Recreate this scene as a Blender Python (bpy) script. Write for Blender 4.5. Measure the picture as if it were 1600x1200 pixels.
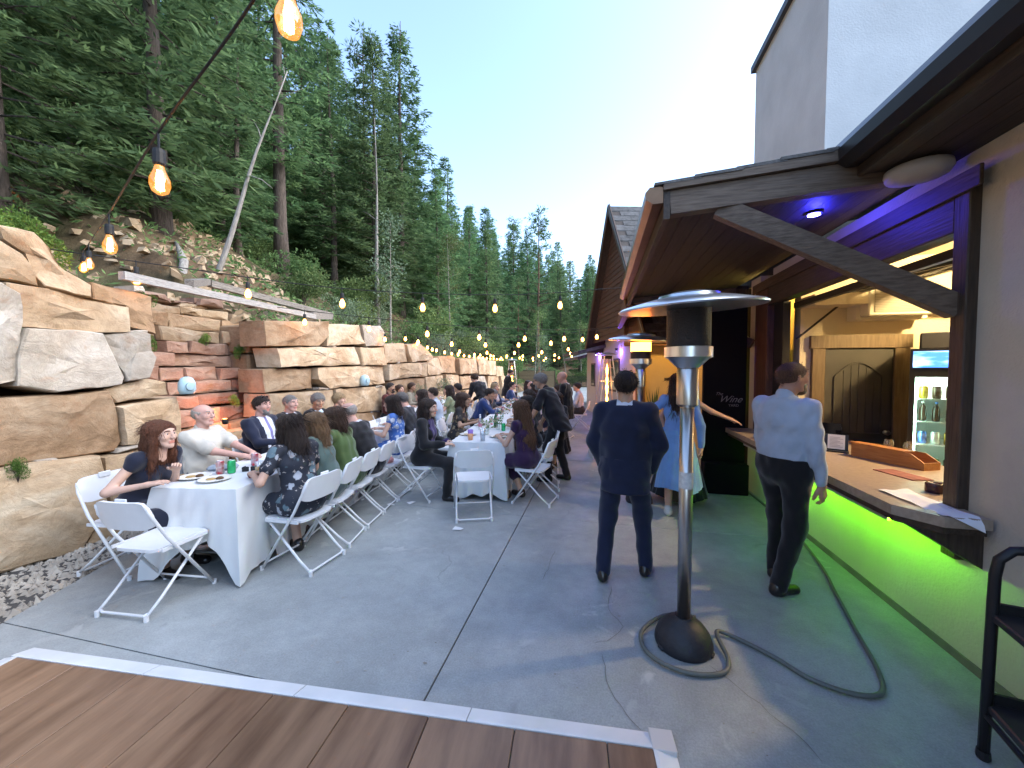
import bpy, bmesh, math, random
import numpy as np
from mathutils import Vector, Matrix, noise as mnoise

for _o in list(bpy.data.objects):
    bpy.data.objects.remove(_o)
SC = bpy.context.scene
COL = SC.collection
R = math.radians

# ---------------------------------------------------------------- camera
cam = bpy.data.cameras.new("camera")
cam.lens = 13.5
cam.sensor_width = 36.0
cam.clip_start = 0.05
cam.clip_end = 3000.0
cam_o = bpy.data.objects.new("camera", cam)
COL.objects.link(cam_o)
cam_o.location = (0.0, 0.0, 1.7)
cam_o.rotation_euler = (R(90.0 - 2.14), 0.0, R(12.95))
SC.camera = cam_o

# ---------------------------------------------------------------- sky, sun, exposure
SUN_EL, SUN_AZ = 30.0, 76.0          # degrees; azimuth measured from +Y towards +X
world = bpy.data.worlds.new("World")
SC.world = world
world.use_nodes = True
wn = world.node_tree.nodes
wl = world.node_tree.links
wn.clear()
sky = wn.new("ShaderNodeTexSky")
sky.sky_type = 'NISHITA'
sky.sun_disc = False
sky.sun_elevation = R(SUN_EL)
sky.sun_rotation = R(SUN_AZ)
sky.altitude = 1800.0
sky.air_density = 1.0
sky.dust_density = 5.0
sky.ozone_density = 1.0
bg = wn.new("ShaderNodeBackground")
bg.inputs[1].default_value = 0.15
wo = wn.new("ShaderNodeOutputWorld")
wl.new(sky.outputs[0], bg.inputs[0])
wl.new(bg.outputs[0], wo.inputs[0])

sun = bpy.data.lights.new("sun", 'SUN')
sun.energy = 0.95
sun.angle = R(90)
sun.color = (.96, 1.0, .99)
sun_o = bpy.data.objects.new("sun", sun)
COL.objects.link(sun_o)
_d = Vector((math.sin(R(SUN_AZ)) * math.cos(R(SUN_EL)), math.cos(R(SUN_AZ)) * math.cos(R(SUN_EL)), math.sin(R(SUN_EL))))
sun_o.rotation_euler = _d.to_track_quat('Z', 'Y').to_euler()
sun_o.location = (0, 0, 60)

SC.view_settings.view_transform = 'Standard'
SC.view_settings.look = 'None'
SC.view_settings.gamma = 1.0
SC.view_settings.use_curve_mapping = False
SC.view_settings.exposure = 2.35

SC.render.engine = 'CYCLES'
SC.cycles.use_denoising = True
try:
    SC.cycles.denoiser = 'OPENIMAGEDENOISE'
except Exception:
    pass
SC.cycles.max_bounces = 7
SC.cycles.diffuse_bounces = 5
SC.cycles.glossy_bounces = 3
SC.cycles.transmission_bounces = 5
SC.cycles.transparent_max_bounces = 8
SC.cycles.sample_clamp_indirect = 4.0
SC.cycles.caustics_reflective = False
SC.cycles.caustics_refractive = False
SC.cycles.use_light_tree = True

# ---------------------------------------------------------------- materials
MATS = {}
def mat(name, col, rough=0.6, metal=0.0, col2=None, scale=6.0, var=0.0, bump=0.0, bscale=30.0, emit=None, estr=0.0,
        trans=0.0, alpha=1.0, spec=0.5, stretch=None, rnd=0.0, detail=5.0, coat=0.0, ior=1.45, sheen=0.0):
    """Principled material: two colours mixed by noise, bump from noise, optional per-object variation."""
    if name in MATS:
        return MATS[name]
    m = bpy.data.materials.new(name)
    m.use_nodes = True
    N, L = m.node_tree.nodes, m.node_tree.links
    p = N["Principled BSDF"]
    p.inputs["Roughness"].default_value = rough
    p.inputs["Metallic"].default_value = metal
    p.inputs["IOR"].default_value = ior
    p.inputs["Specular IOR Level"].default_value = spec
    p.inputs["Coat Weight"].default_value = coat
    p.inputs["Sheen Weight"].default_value = sheen
    c = (*col, 1.0)
    p.inputs["Base Color"].default_value = c
    out = None
    if col2 is not None or bump > 0 or rnd > 0:
        tc = N.new("ShaderNodeTexCoord")
        mp = N.new("ShaderNodeMapping")
        if stretch:
            mp.inputs["Scale"].default_value = stretch
        L.new(tc.outputs["Object"], mp.inputs["Vector"])
        vec = mp.outputs["Vector"]
        if rnd > 0:
            oi = N.new("ShaderNodeObjectInfo")
            va = N.new("ShaderNodeVectorMath"); va.operation = 'MULTIPLY_ADD'
            cx = N.new("ShaderNodeCombineXYZ")
            mu = N.new("ShaderNodeMath"); mu.operation = 'MULTIPLY'; mu.inputs[1].default_value = 37.0
            L.new(oi.outputs["Random"], mu.inputs[0])
            for i in range(3):
                L.new(mu.outputs[0], cx.inputs[i])
            va.inputs[1].default_value = (1, 1, 1)
            L.new(vec, va.inputs[0]); L.new(cx.outputs[0], va.inputs[2])
            vec = va.outputs[0]
    if col2 is not None:
        nz = N.new("ShaderNodeTexNoise")
        nz.inputs["Scale"].default_value = scale
        nz.inputs["Detail"].default_value = detail
        nz.inputs["Roughness"].default_value = 0.6
        L.new(vec, nz.inputs["Vector"])
        rp = N.new("ShaderNodeValToRGB")
        rp.color_ramp.elements[0].position = 0.34
        rp.color_ramp.elements[1].position = 0.66
        rp.color_ramp.elements[0].color = c
        rp.color_ramp.elements[1].color = (*col2, 1.0)
        L.new(nz.outputs["Fac"], rp.inputs["Fac"])
        out = rp.outputs["Color"]
    if rnd > 0:
        hs = N.new("ShaderNodeHueSaturation")
        ml = N.new("ShaderNodeMapRange")
        ml.inputs["To Min"].default_value = 1.0 - rnd
        ml.inputs["To Max"].default_value = 1.0 + rnd
        L.new(oi.outputs["Random"], ml.inputs["Value"])
        L.new(ml.outputs[0], hs.inputs["Value"])
        if out is not None:
            L.new(out, hs.inputs["Color"])
        else:
            hs.inputs["Color"].default_value = c
        out = hs.outputs["Color"]
    if out is not None:
        L.new(out, p.inputs["Base Color"])
    if bump > 0:
        bz = N.new("ShaderNodeTexNoise")
        bz.inputs["Scale"].default_value = bscale
        bz.inputs["Detail"].default_value = 6.0
        L.new(vec, bz.inputs["Vector"])
        bp = N.new("ShaderNodeBump")
        bp.inputs["Strength"].default_value = bump
        bp.inputs["Distance"].default_value = 0.02
        L.new(bz.outputs["Fac"], bp.inputs["Height"])
        L.new(bp.outputs["Normal"], p.inputs["Normal"])
    if emit is not None:
        p.inputs["Emission Color"].default_value = (*emit, 1.0)
        p.inputs["Emission Strength"].default_value = estr
    if trans > 0:
        p.inputs["Transmission Weight"].default_value = trans
    if alpha < 1:
        p.inputs["Alpha"].default_value = alpha
    MATS[name] = m
    return m

def glass_mat(name, tint=(1, 1, 1), mixg=0.12, rough=0.03):
    """Thin pane: mostly see-through with a glossy share (keeps light paths cheap)."""
    if name in MATS:
        return MATS[name]
    m = bpy.data.materials.new(name); m.use_nodes = True
    N, L = m.node_tree.nodes, m.node_tree.links
    N.clear()
    o = N.new("ShaderNodeOutputMaterial"); t = N.new("ShaderNodeBsdfTransparent"); g = N.new("ShaderNodeBsdfGlossy")
    t.inputs[0].default_value = (*tint, 1); g.inputs["Roughness"].default_value = rough
    mx = N.new("ShaderNodeMixShader"); mx.inputs[0].default_value = mixg
    L.new(t.outputs[0], mx.inputs[1]); L.new(g.outputs[0], mx.inputs[2]); L.new(mx.outputs[0], o.inputs[0])
    MATS[name] = m
    return m

# ---------------------------------------------------------------- mesh building
class MB:
    """Collects verts/faces; build() links ONE mesh object."""
    def __init__(s):
        s.v = []; s.f = []; s.mi = []; s.cur = 0
    def add(s, verts, faces):
        b = len(s.v)
        s.v.extend([tuple(p) for p in verts])
        for f in faces:
            s.f.append(tuple(b + i for i in f)); s.mi.append(s.cur)
        return s
    def box(s, x0, x1, y0, y1, z0, z1, bev=0.0):
        if bev <= 0:
            vs = [(x, y, z) for z in (z0, z1) for y in (y0, y1) for x in (x0, x1)]
            return s.add(vs, [(0, 2, 3, 1), (4, 5, 7, 6), (0, 1, 5, 4), (2, 6, 7, 3), (0, 4, 6, 2), (1, 3, 7, 5)])
        b = min(bev, (x1 - x0) * .45, (y1 - y0) * .45, (z1 - z0) * .45)
        vs = []; idx = {}
        for iz, z in enumerate((z0, z1)):
            for iy, y in enumerate((y0, y1)):
                for ix, x in enumerate((x0, x1)):
                    sx, sy, sz = (1, -1)[ix], (1, -1)[iy], (1, -1)[iz]
                    for a, p in (('x', (x, y + sy * b, z + sz * b)), ('y', (x + sx * b, y, z + sz * b)), ('z', (x + sx * b, y + sy * b, z))):
                        idx[(ix, iy, iz, a)] = len(vs); vs.append(p)
        fs = []
        I = lambda *k: idx[k]
        for ix in (0, 1):
            q = [I(ix, 0, 0, 'x'), I(ix, 1, 0, 'x'), I(ix, 1, 1, 'x'), I(ix, 0, 1, 'x')]
            fs.append(q if ix else q[::-1])
        for iy in (0, 1):
            q = [I(0, iy, 0, 'y'), I(1, iy, 0, 'y'), I(1, iy, 1, 'y'), I(0, iy, 1, 'y')]
            fs.append(q[::-1] if iy else q)
        for iz in (0, 1):
            q = [I(0, 0, iz, 'z'), I(1, 0, iz, 'z'), I(1, 1, iz, 'z'), I(0, 1, iz, 'z')]
            fs.append(q if iz else q[::-1])
        for iy in (0, 1):
            for iz in (0, 1):
                fs.append([I(0, iy, iz, 'y'), I(1, iy, iz, 'y'), I(1, iy, iz, 'z'), I(0, iy, iz, 'z')])
        for ix in (0, 1):
            for iz in (0, 1):
                fs.append([I(ix, 0, iz, 'x'), I(ix, 1, iz, 'x'), I(ix, 1, iz, 'z'), I(ix, 0, iz, 'z')])
        for ix in (0, 1):
            for iy in (0, 1):
                fs.append([I(ix, iy, 0, 'x'), I(ix, iy, 1, 'x'), I(ix, iy, 1, 'y'), I(ix, iy, 0, 'y')])
        for ix in (0, 1):
            for iy in (0, 1):
                for iz in (0, 1):
                    fs.append([I(ix, iy, iz, 'x'), I(ix, iy, iz, 'y'), I(ix, iy, iz, 'z')])
        return s.add(vs, fs)
    def beam(s, a, b, w, h, roll=(0, 0, 1)):
        """Rectangular bar from a to b, w across, h along roll-up."""
        a = Vector(a); b = Vector(b); d = (b - a).normalized(); u = Vector(roll)
        sd = d.cross(u).normalized(); u = sd.cross(d).normalized()
        vs = []
        for p in (a, b):
            for i, j in ((-1, -1), (1, -1), (1, 1), (-1, 1)):
                vs.append(p + sd * (i * w / 2) + u * (j * h / 2))
        return s.add(vs, [(3, 2, 1, 0), (4, 5, 6, 7), (0, 1, 5, 4), (1, 2, 6, 5), (2, 3, 7, 6), (3, 0, 4, 7)])
    def tube(s, pts, r, n=8, closed=False, caps=True):
        pts = [Vector(p) for p in pts]
        m = len(pts)
        rs = r if isinstance(r, (list, tuple)) else [r] * m
        up = None; rings = []
        for i, p in enumerate(pts):
            if closed:
                d = pts[(i + 1) % m] - pts[i - 1]
            else:
                d = pts[min(i + 1, m - 1)] - pts[max(i - 1, 0)]
            d.normalize()
            if up is None:
                up = Vector((0, 0, 1)) if abs(d.z) < .9 else Vector((1, 0, 0))
            sd = d.cross(up).normalized(); up = sd.cross(d).normalized()
            rings.append([p + (sd * math.cos(2 * math.pi * k / n) + up * math.sin(2 * math.pi * k / n)) * rs[i] for k in range(n)])
        vs = [q for rg in rings for q in rg]
        fs = []
        for i in range(m if closed else m - 1):
            j = (i + 1) % m
            for k in range(n):
                k2 = (k + 1) % n
                fs.append((i * n + k, j * n + k, j * n + k2, i * n + k2))
        if caps and not closed:
            fs.append(tuple(range(n))); fs.append(tuple(reversed(range((m - 1) * n, m * n))))
        return s.add(vs, fs)
    def lathe(s, prof, c=(0, 0, 0), n=24, cap0=True, cap1=True):
        vs = []; fs = []
        for r, z in prof:
            for k in range(n):
                a = 2 * math.pi * k / n
                vs.append((c[0] + r * math.cos(a), c[1] + r * math.sin(a), c[2] + z))
        for i in range(len(prof) - 1):
            for k in range(n):
                k2 = (k + 1) % n
                fs.append((i * n + k, i * n + k2, (i + 1) * n + k2, (i + 1) * n + k))
        if cap0: fs.append(tuple(reversed(range(n))))
        if cap1: fs.append(tuple(range((len(prof) - 1) * n, len(prof) * n)))
        return s.add(vs, fs)
    def prism(s, poly, ax, lo, hi):
        """poly 2-D outline extruded along axis ax from lo to hi. ax x: (y,z); y: (x,z); z: (x,y)."""
        def P(u, v, t):
            return {'x': (t, u, v), 'y': (u, t, v), 'z': (u, v, t)}[ax]
        n = len(poly)
        vs = [P(u, v, lo) for u, v in poly] + [P(u, v, hi) for u, v in poly]
        fs = [tuple(range(n)), tuple(reversed(range(n, 2 * n)))] + [(i, i + n, (i + 1) % n + n, (i + 1) % n) for i in range(n)]
        return s.add(vs, fs)
    def xf(s, M):
        s.v = [tuple(M @ Vector(p)) for p in s.v]
        return s
    def build(s, name, m, parent=None, smooth=False, bevel=0.0, fixn=True):
        me = bpy.data.meshes.new(name)
        me.from_pydata(s.v, [], s.f)
        ms = m if isinstance(m, (list, tuple)) else [m]
        for q in ms:
            me.materials.append(q)
        if len(ms) > 1:
            me.polygons.foreach_set("material_index", s.mi)
        if fixn:
            bm = bmesh.new(); bm.from_mesh(me)
            bmesh.ops.recalc_face_normals(bm, faces=bm.faces)
            bm.to_mesh(me); bm.free()
        if smooth:
            me.polygons.foreach_set("use_smooth", [True] * len(me.polygons))
        me.update()
        o = bpy.data.objects.new(name, me)
        COL.objects.link(o)
        if parent is not None:
            o.parent = parent
        return o

def smooth_by_angle(o, ang=40):
    me = o.data
    me.polygons.foreach_set("use_smooth", [True] * len(me.polygons))
    bm = bmesh.new(); bm.from_mesh(me)
    for e in bm.edges:
        if len(e.link_faces) == 2 and e.calc_face_angle(0) > R(ang):
            e.smooth = False
    bm.to_mesh(me); bm.free()
    return o

def empty(name, loc=(0, 0, 0), rz=0.0):
    o = bpy.data.objects.new(name, None)
    o.empty_display_size = 0.1
    o.location = loc; o.rotation_euler = (0, 0, rz)
    COL.objects.link(o)
    return o
def tag(o, label=None, cat=None, group=None, kind=None):
    if label: o["label"] = label
    if cat: o["category"] = cat
    if group: o["group"] = group
    if kind: o["kind"] = kind
    return o
def copy_tree(o, parent=None):
    c = o.copy()
    COL.objects.link(c)
    if parent is not None:
        c.parent = parent
    for ch in o.children:
        copy_tree(ch, c)
    return c
def lerp(a, b, t):
    return a + (b - a) * t
def arc(cx, cy, r, a0, a1, n):
    return [(cx + r * math.cos(R(lerp(a0, a1, i / n))), cy + r * math.sin(R(lerp(a0, a1, i / n)))) for i in range(n + 1)]

# ================================================================ SETTING
rng = random.Random(7)
nrng = np.random.default_rng(7)
def wall_x(y):
    return -4.88 - 0.04 * (y - 2.0)
_WT = [(-20, 3.3), (0, 3.1), (2.2, 2.85), (3.0, 2.5), (4.8, 2.45), (7.5, 2.6), (9.5, 2.3), (12, 2.1), (15, 2.05), (21, 1.9), (26, 1.3), (30, 0.5), (400, 0.3)]
def wall_top(y):
    for (a, za), (b, zb) in zip(_WT, _WT[1:]):
        if y <= b:
            t = (y - a) / (b - a)
            return lerp(za, zb, max(0, min(1, t)))
    return 0.3
def fnoise(x, y, s, seed=0.0):
    return mnoise.noise(Vector((x * s, y * s, seed)))
def terrain_z(x, y):
    sb = 0.35
    if 3.1 < y < 5.35:                                  # the waterfall recess bites into the bank
        sb = 1.72 if 3.3 < y < 5.15 else 1.0
    d = (wall_x(min(max(y, -8), 40)) - sb) - x
    z = -0.12
    if d > 0:
        hb = wall_top(y) - 0.12
        z = hb * min(1.0, d / 0.25)
        dd = max(0.0, d - 0.35)
        sl = 0.60 * dd if dd < 70 else 42 + 0.35 * (dd - 70)
        z += sl + min(dd, 6) * 0.07 * fnoise(x, y, 0.35) + min(dd, 5) * 0.09 * fnoise(x, y, 1.1, 3.0) + min(dd * 0.1, 2.0) * fnoise(x, y, 0.06, 9.0)
    f = y - 42.0
    if f > 0:
        k = 0.20 * f if f < 150 else 30 + 0.16 * (f - 150)
        wgt = 1.0 if x < 0 else max(0.35, 1 - x / 120.0)
        z = max(z, z * 0.4 + k * wgt * (1 + 0.25 * fnoise(x, y, 0.012, 5.0)))
    if x > 14:
        z = max(z, (x - 14) * 0.22)
    return z

# --- concrete
def concrete_mat():
    m = bpy.data.materials.new("patio_concrete"); m.use_nodes = True
    N, L = m.node_tree.nodes, m.node_tree.links
    p = N["Principled BSDF"]
    g = N.new("ShaderNodeNewGeometry")
    def noise(scale, det=6, rough=.6, dist=0.0):
        n = N.new("ShaderNodeTexNoise"); n.inputs["Scale"].default_value = scale
        n.inputs["Detail"].default_value = det; n.inputs["Roughness"].default_value = rough
        n.inputs["Distortion"].default_value = dist
        L.new(g.outputs["Position"], n.inputs["Vector"]); return n.outputs["Fac"]
    def ramp(src, p0, c0, p1, c1):
        r = N.new("ShaderNodeValToRGB"); e = r.color_ramp.elements
        e[0].position, e[0].color = p0, (*c0, 1); e[1].position, e[1].color = p1, (*c1, 1)
        L.new(src, r.inputs["Fac"]); return r.outputs["Color"]
    def mix(a, b, fac, mode='MIX'):
        x = N.new("ShaderNodeMix"); x.data_type = 'RGBA'; x.blend_type = mode
        L.new(a, x.inputs["A"]); L.new(b, x.inputs["B"])
        if isinstance(fac, float): x.inputs["Factor"].default_value = fac
        else: L.new(fac, x.inputs["Factor"])
        return x.outputs["Result"]
    base = ramp(noise(.9, 7, .6, .5), .34, (.262, .282, .280), .66, (.372, .395, .390))
    fine = ramp(noise(7, 10, .75), .3, (.78, .78, .78), .7, (1.14, 1.14, 1.14))
    c = mix(base, fine, 0.75, 'MULTIPLY')
    grit = ramp(noise(95, 5, .75), .34, (.62, .61, .60), .66, (1.22, 1.22, 1.22))
    c = mix(c, grit, 0.5, 'MULTIPLY')
    patch = ramp(noise(2.6, 5, .55, 1.6), .60, (0, 0, 0), .67, (1, 1, 1))
    mask = ramp(noise(.6, 3), .45, (0, 0, 0), .62, (1, 1, 1))
    pm = mix(patch, mask, 1.0, 'MULTIPLY')
    lt = N.new("ShaderNodeRGB"); lt.outputs[0].default_value = (.48, .49, .475, 1)
    c = mix(c, lt.outputs[0], pm)
    dk = ramp(noise(1.7, 6, .6, .8), .66, (0, 0, 0), .78, (.7, .7, .7))
    dkc = N.new("ShaderNodeRGB"); dkc.outputs[0].default_value = (.17, .175, .17, 1)
    c = mix(c, dkc.outputs[0], dk)
    # hairline crazing
    v = N.new("ShaderNodeTexVoronoi"); v.feature = 'DISTANCE_TO_EDGE'; v.inputs["Scale"].default_value = .55
    nz = N.new("ShaderNodeTexNoise"); nz.inputs["Scale"].default_value = 2.2; nz.inputs["Detail"].default_value = 6
    L.new(g.outputs["Position"], nz.inputs["Vector"])
    vm = N.new("ShaderNodeVectorMath"); vm.operation = 'MULTIPLY_ADD'
    vm.inputs[1].default_value = (.55, .55, 0)
    L.new(nz.outputs["Color"], vm.inputs[0]); L.new(g.outputs["Position"], vm.inputs[2])
    L.new(vm.outputs[0], v.inputs["Vector"])
    ck = ramp(v.outputs["Distance"], 0.0, (1, 1, 1), .006, (0, 0, 0))
    cm = ramp(noise(.8, 2, .5), .54, (0, 0, 0), .66, (.4, .4, .4))
    cc = mix(ck, cm, 1.0, 'MULTIPLY')
    dk2 = N.new("ShaderNodeRGB"); dk2.outputs[0].default_value = (.09, .085, .08, 1)
    c = mix(c, dk2.outputs[0], cc)
    L.new(c, p.inputs["Base Color"])
    rr = ramp(noise(1.9, 6), .3, (.38, .38, .38), .7, (.66, .66, .66))
    L.new(rr, p.inputs["Roughness"])
    b = N.new("ShaderNodeBump"); b.inputs["Strength"].default_value = .35; b.inputs["Distance"].default_value = .01
    L.new(noise(28, 8, .7), b.inputs["Height"]); L.new(b.outputs[0], p.inputs["Normal"])
    return m
CONC = concrete_mat()
M_JOINT = mat("joint_dark", (.07, .066, .062), .9)

# --- ground sheet / hillside
def build_terrain():
    xs = sorted(set([-600, -450, -330, -240] + [round(-180 + 8 * i, 2) for i in range(13)] + [-80 + 2.5 * i for i in range(20)] +
                    [round(-30 + 0.8 * i, 2) for i in range(25)] + [round(-10 + 0.2 * i, 2) for i in range(26)] + [-4.9, -3.5, 0, 4, 8, 12, 16, 24, 40, 70, 120, 200, 320, 600]))
    ys = sorted(set([-300, -120, -60, -30, -18, -12, -8] + [round(-6 + 0.25 * i, 2) for i in range(70)] + [round(11.5 + 0.7 * i, 2) for i in range(30)] + [33 + 2.2 * i for i in range(30)] + [100, 112, 125, 140, 160, 185, 215, 260, 320, 400, 520, 700, 950]))
    v = []; f = []
    for y in ys:
        for x in xs:
            v.append((x, y, terrain_z(x, y)))
    nx = len(xs)
    for j in range(len(ys) - 1):
        for i in range(nx - 1):
            a = j * nx + i
            f.append((a, a + 1, a + nx + 1, a + nx))
    mb = MB(); mb.add(v, f)
    m = bpy.data.materials.new("hillside_soil"); m.use_nodes = True
    N, L = m.node_tree.nodes, m.node_tree.links
    p = N["Principled BSDF"]; p.inputs["Roughness"].default_value = .95; p.inputs["Specular IOR Level"].default_value = .2
    g = N.new("ShaderNodeNewGeometry")
    n1 = N.new("ShaderNodeTexNoise"); n1.inputs["Scale"].default_value = 1.3; n1.inputs["Detail"].default_value = 9; n1.inputs["Roughness"].default_value = .68
    n2 = N.new("ShaderNodeTexNoise"); n2.inputs["Scale"].default_value = .33; n2.inputs["Detail"].default_value = 4
    L.new(g.outputs["Position"], n1.inputs["Vector"]); L.new(g.outputs["Position"], n2.inputs["Vector"])
    r1 = N.new("ShaderNodeValToRGB"); e = r1.color_ramp.elements
    e[0].position, e[0].color = .33, (.045, .03, .02, 1); e[1].position, e[1].color = .7, (.26, .165, .095, 1)
    q = r1.color_ramp.elements.new(.5); q.color = (.135, .085, .05, 1)
    L.new(n1.outputs["Fac"], r1.inputs["Fac"])
    r2 = N.new("ShaderNodeValToRGB"); e = r2.color_ramp.elements
    e[0].position, e[0].color = .42, (0, 0, 0, 1); e[1].position, e[1].color = .56, (1, 1, 1, 1)
    L.new(n2.outputs["Fac"], r2.inputs["Fac"])
    sx = N.new("ShaderNodeSeparateXYZ"); L.new(g.outputs["Position"], sx.inputs[0])
    gr = N.new("ShaderNodeMapRange"); gr.inputs["From Min"].default_value = -7.5; gr.inputs["From Max"].default_value = -12.0
    L.new(sx.outputs[0], gr.inputs["Value"])
    mxf = N.new("ShaderNodeMath"); mxf.operation = 'MAXIMUM'
    L.new(gr.outputs[0], mxf.inputs[0]); L.new(r2.outputs["Color"], mxf.inputs[1])
    mx = N.new("ShaderNodeMix"); mx.data_type = 'RGBA'
    mg = N.new("ShaderNodeValToRGB"); e = mg.color_ramp.elements
    e[0].position, e[0].color = .40, (.030, .038, .016, 1); e[1].position, e[1].color = .58, (.10, .095, .05, 1)
    L.new(n1.outputs["Fac"], mg.inputs["Fac"])
    L.new(mxf.outputs[0], mx.inputs["Factor"]); L.new(r1.outputs["Color"], mx.inputs["A"]); L.new(mg.outputs["Color"], mx.inputs["B"])
    L.new(mx.outputs["Result"], p.inputs["Base Color"])
    b = N.new("ShaderNodeBump"); b.inputs["Strength"].default_value = .9; b.inputs["Distance"].default_value = .12
    L.new(n1.outputs["Fac"], b.inputs["Height"]); L.new(b.outputs[0], p.inputs["Normal"])
    o = mb.build("hillside_ground", m, smooth=True, fixn=False)
    tag(o, "wooded hillside ground rising steeply behind the stone wall", None, None, "structure")
build_terrain()

# --- patio of poured panels with saw-cut joints
patio = empty("patio")
tag(patio, "grey poured concrete patio with straight joints", None, None, "structure")
jb = MB().box(-5.4, 2.4, -6, 37.5, -.11, -.012)
jb.build("joint_bed", M_JOINT, patio)
def patio_panel(x0, x1, y0, y1, edge=None):
    g = .004
    mb = MB()
    if edge is None:
        mb.box(x0 + g, x1 - g, y0 + g, y1 - g, -.10, 0.0, .004)
    else:
        poly = [(x1 - g, y0 + g), (x1 - g, y1 - g)] + edge
        mb.prism(poly, 'z', -.10, 0.0)
    o = mb.build("concrete_panel", CONC, patio)
YJ = [-6.0, 1.69, 4.32, 7.2, 10.2, 13.4, 16.8, 20.4, 24.4, 28.6, 33, 37.5]
def slab_edge_x(y):
    return -3.86 - 0.42 * max(0, min(2.6, (y - 1.6))) if y < 4.2 else wall_x(y) - 0.05
for y0, y1 in zip(YJ, YJ[1:]):
    if y0 < 4.3:
        ys = [y1 - .004 - (y1 - y0 - .008) * k / 8 for k in range(9)]
        ed = [(max(slab_edge_x(y) if y > 1.6 else -3.86 + .05 * (1.6 - y), wall_x(y) - .2) + .02 * fnoise(3, y, 2.0), y) for y in ys]
        patio_panel(-3.3, -.87, y0, y1, ed)
    else:
        patio_panel(-5.35 if y0 < 13 else -5.9, -.87, y0, y1)
    patio_panel(-.87, 2.3, y0, y1)

# narrow cracks: thin dark ribbons laid in the surface
def ribbon(pts, w, z, name, m, parent):
    mb = MB(); v = []; f = []
    for i, (x, y) in enumerate(pts):
        a = Vector(pts[max(i - 1, 0)]); b = Vector(pts[min(i + 1, len(pts) - 1)])
        d = (b - a).normalized(); nn = Vector((-d.y, d.x)); ww = w * (.5 if i in (0, len(pts) - 1) else 1) * (0.7 + 0.6 * rng.random())
        v += [(x + nn.x * ww / 2, y + nn.y * ww / 2, z), (x - nn.x * ww / 2, y - nn.y * ww / 2, z)]
        if i: f.append((2 * i - 2, 2 * i - 1, 2 * i + 1, 2 * i))
    mb.add(v, f); return mb.build(name, m, parent, fixn=False)
M_CRACK = mat("crack_dark", (.15, .14, .13), 1.0)
def crack(pts, w=.0028):
    out = []
    for (a, b) in zip(pts, pts[1:]):
        n = max(2, int(math.dist(a, b) / .05))
        for i in range(n):
            t = i / n
            out.append((lerp(a[0], b[0], t) + rng.uniform(-.008, .008), lerp(a[1], b[1], t) + rng.uniform(-.008, .008)))
    out.append(pts[-1])
    ribbon(out, w, .0035, "crack", M_CRACK, patio)
crack([(.10, 3.05), (.07, 2.75), (.16, 2.58), (.06, 2.42), (-.02, 2.38)])
crack([(0.02, 2.30), (.06, 2.05), (.14, 1.90), (.2, 1.84)])
crack([(.02, 1.66), (.10, 1.72), (.13, 1.80)])
crack([(.62, 2.35), (.80, 2.12), (.93, 1.95), (.95, 1.86)])
crack([(-.40, 3.55), (-.42, 3.2), (-.44, 3.02)])

# --- gravel bed along the wall foot
GRAV = mat("gravel_stone", (.27, .235, .19), .9, col2=(.48, .43, .36), scale=3.0, rnd=.0, bump=.3, bscale=60)
M_GB = mat("gravel_bed_soil", (.115, .095, .075), .95, col2=(.26, .22, .18), scale=22, bump=.8, bscale=50)
gb = MB()
v = []; f = []
ys = [-2 + .25 * i for i in range(27)]
for i, y in enumerate(ys):
    e = (slab_edge_x(y) if y > 1.6 else -3.86 + .05 * (1.6 - y)) + .06
    for k in range(9):
        t = k / 8
        x = lerp(-5.5, e, t)
        v.append((x, y, -.035 + .02 * fnoise(x, y, 3.0) if k < 8 else -.06))
    if i:
        for k in range(8):
            a = (i - 1) * 9 + k
            f.append((a, a + 1, a + 10, a + 9))
gb.add(v, f)
tag(gb.build("gravel_ground", M_GB, fixn=False, smooth=True), None, None, None, "structure")
pv = np.array([(1, 0, 0), (-1, 0, 0), (0, 1, 0), (0, -1, 0), (0, 0, 1), (0, 0, -1)], float)
pf = [(0, 2, 4), (2, 1, 4), (1, 3, 4), (3, 0, 4), (2, 0, 5), (1, 2, 5), (3, 1, 5), (0, 3, 5)]
gm = MB()
for _ in range(5200):
    y = rng.uniform(.2, 4.2) if rng.random() < .9 else rng.uniform(-1.5, .3)
    e = (slab_edge_x(y) if y > 1.6 else -3.86)
    x = rng.uniform(max(-5.0, e - 1.2), e + .02)
    s = rng.uniform(.010, .030) * (1.0 if rng.random() < .9 else 1.5)
    sc = nrng.uniform(.6, 1.2, 3) * s
    a = rng.random() * 6.28; ca, sa = math.cos(a), math.sin(a)
    q = pv * sc + nrng.normal(0, .14 * s, (6, 3))
    q = np.stack([q[:, 0] * ca - q[:, 1] * sa + x, q[:, 0] * sa + q[:, 1] * ca + y, q[:, 2] - .022 + s * .35], 1)
    gm.add(q.tolist(), pf)
go = gm.build("gravel", GRAV, fixn=False)
tag(go, "loose brown and grey gravel between patio and stone wall", "gravel", None, "stuff")

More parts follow.
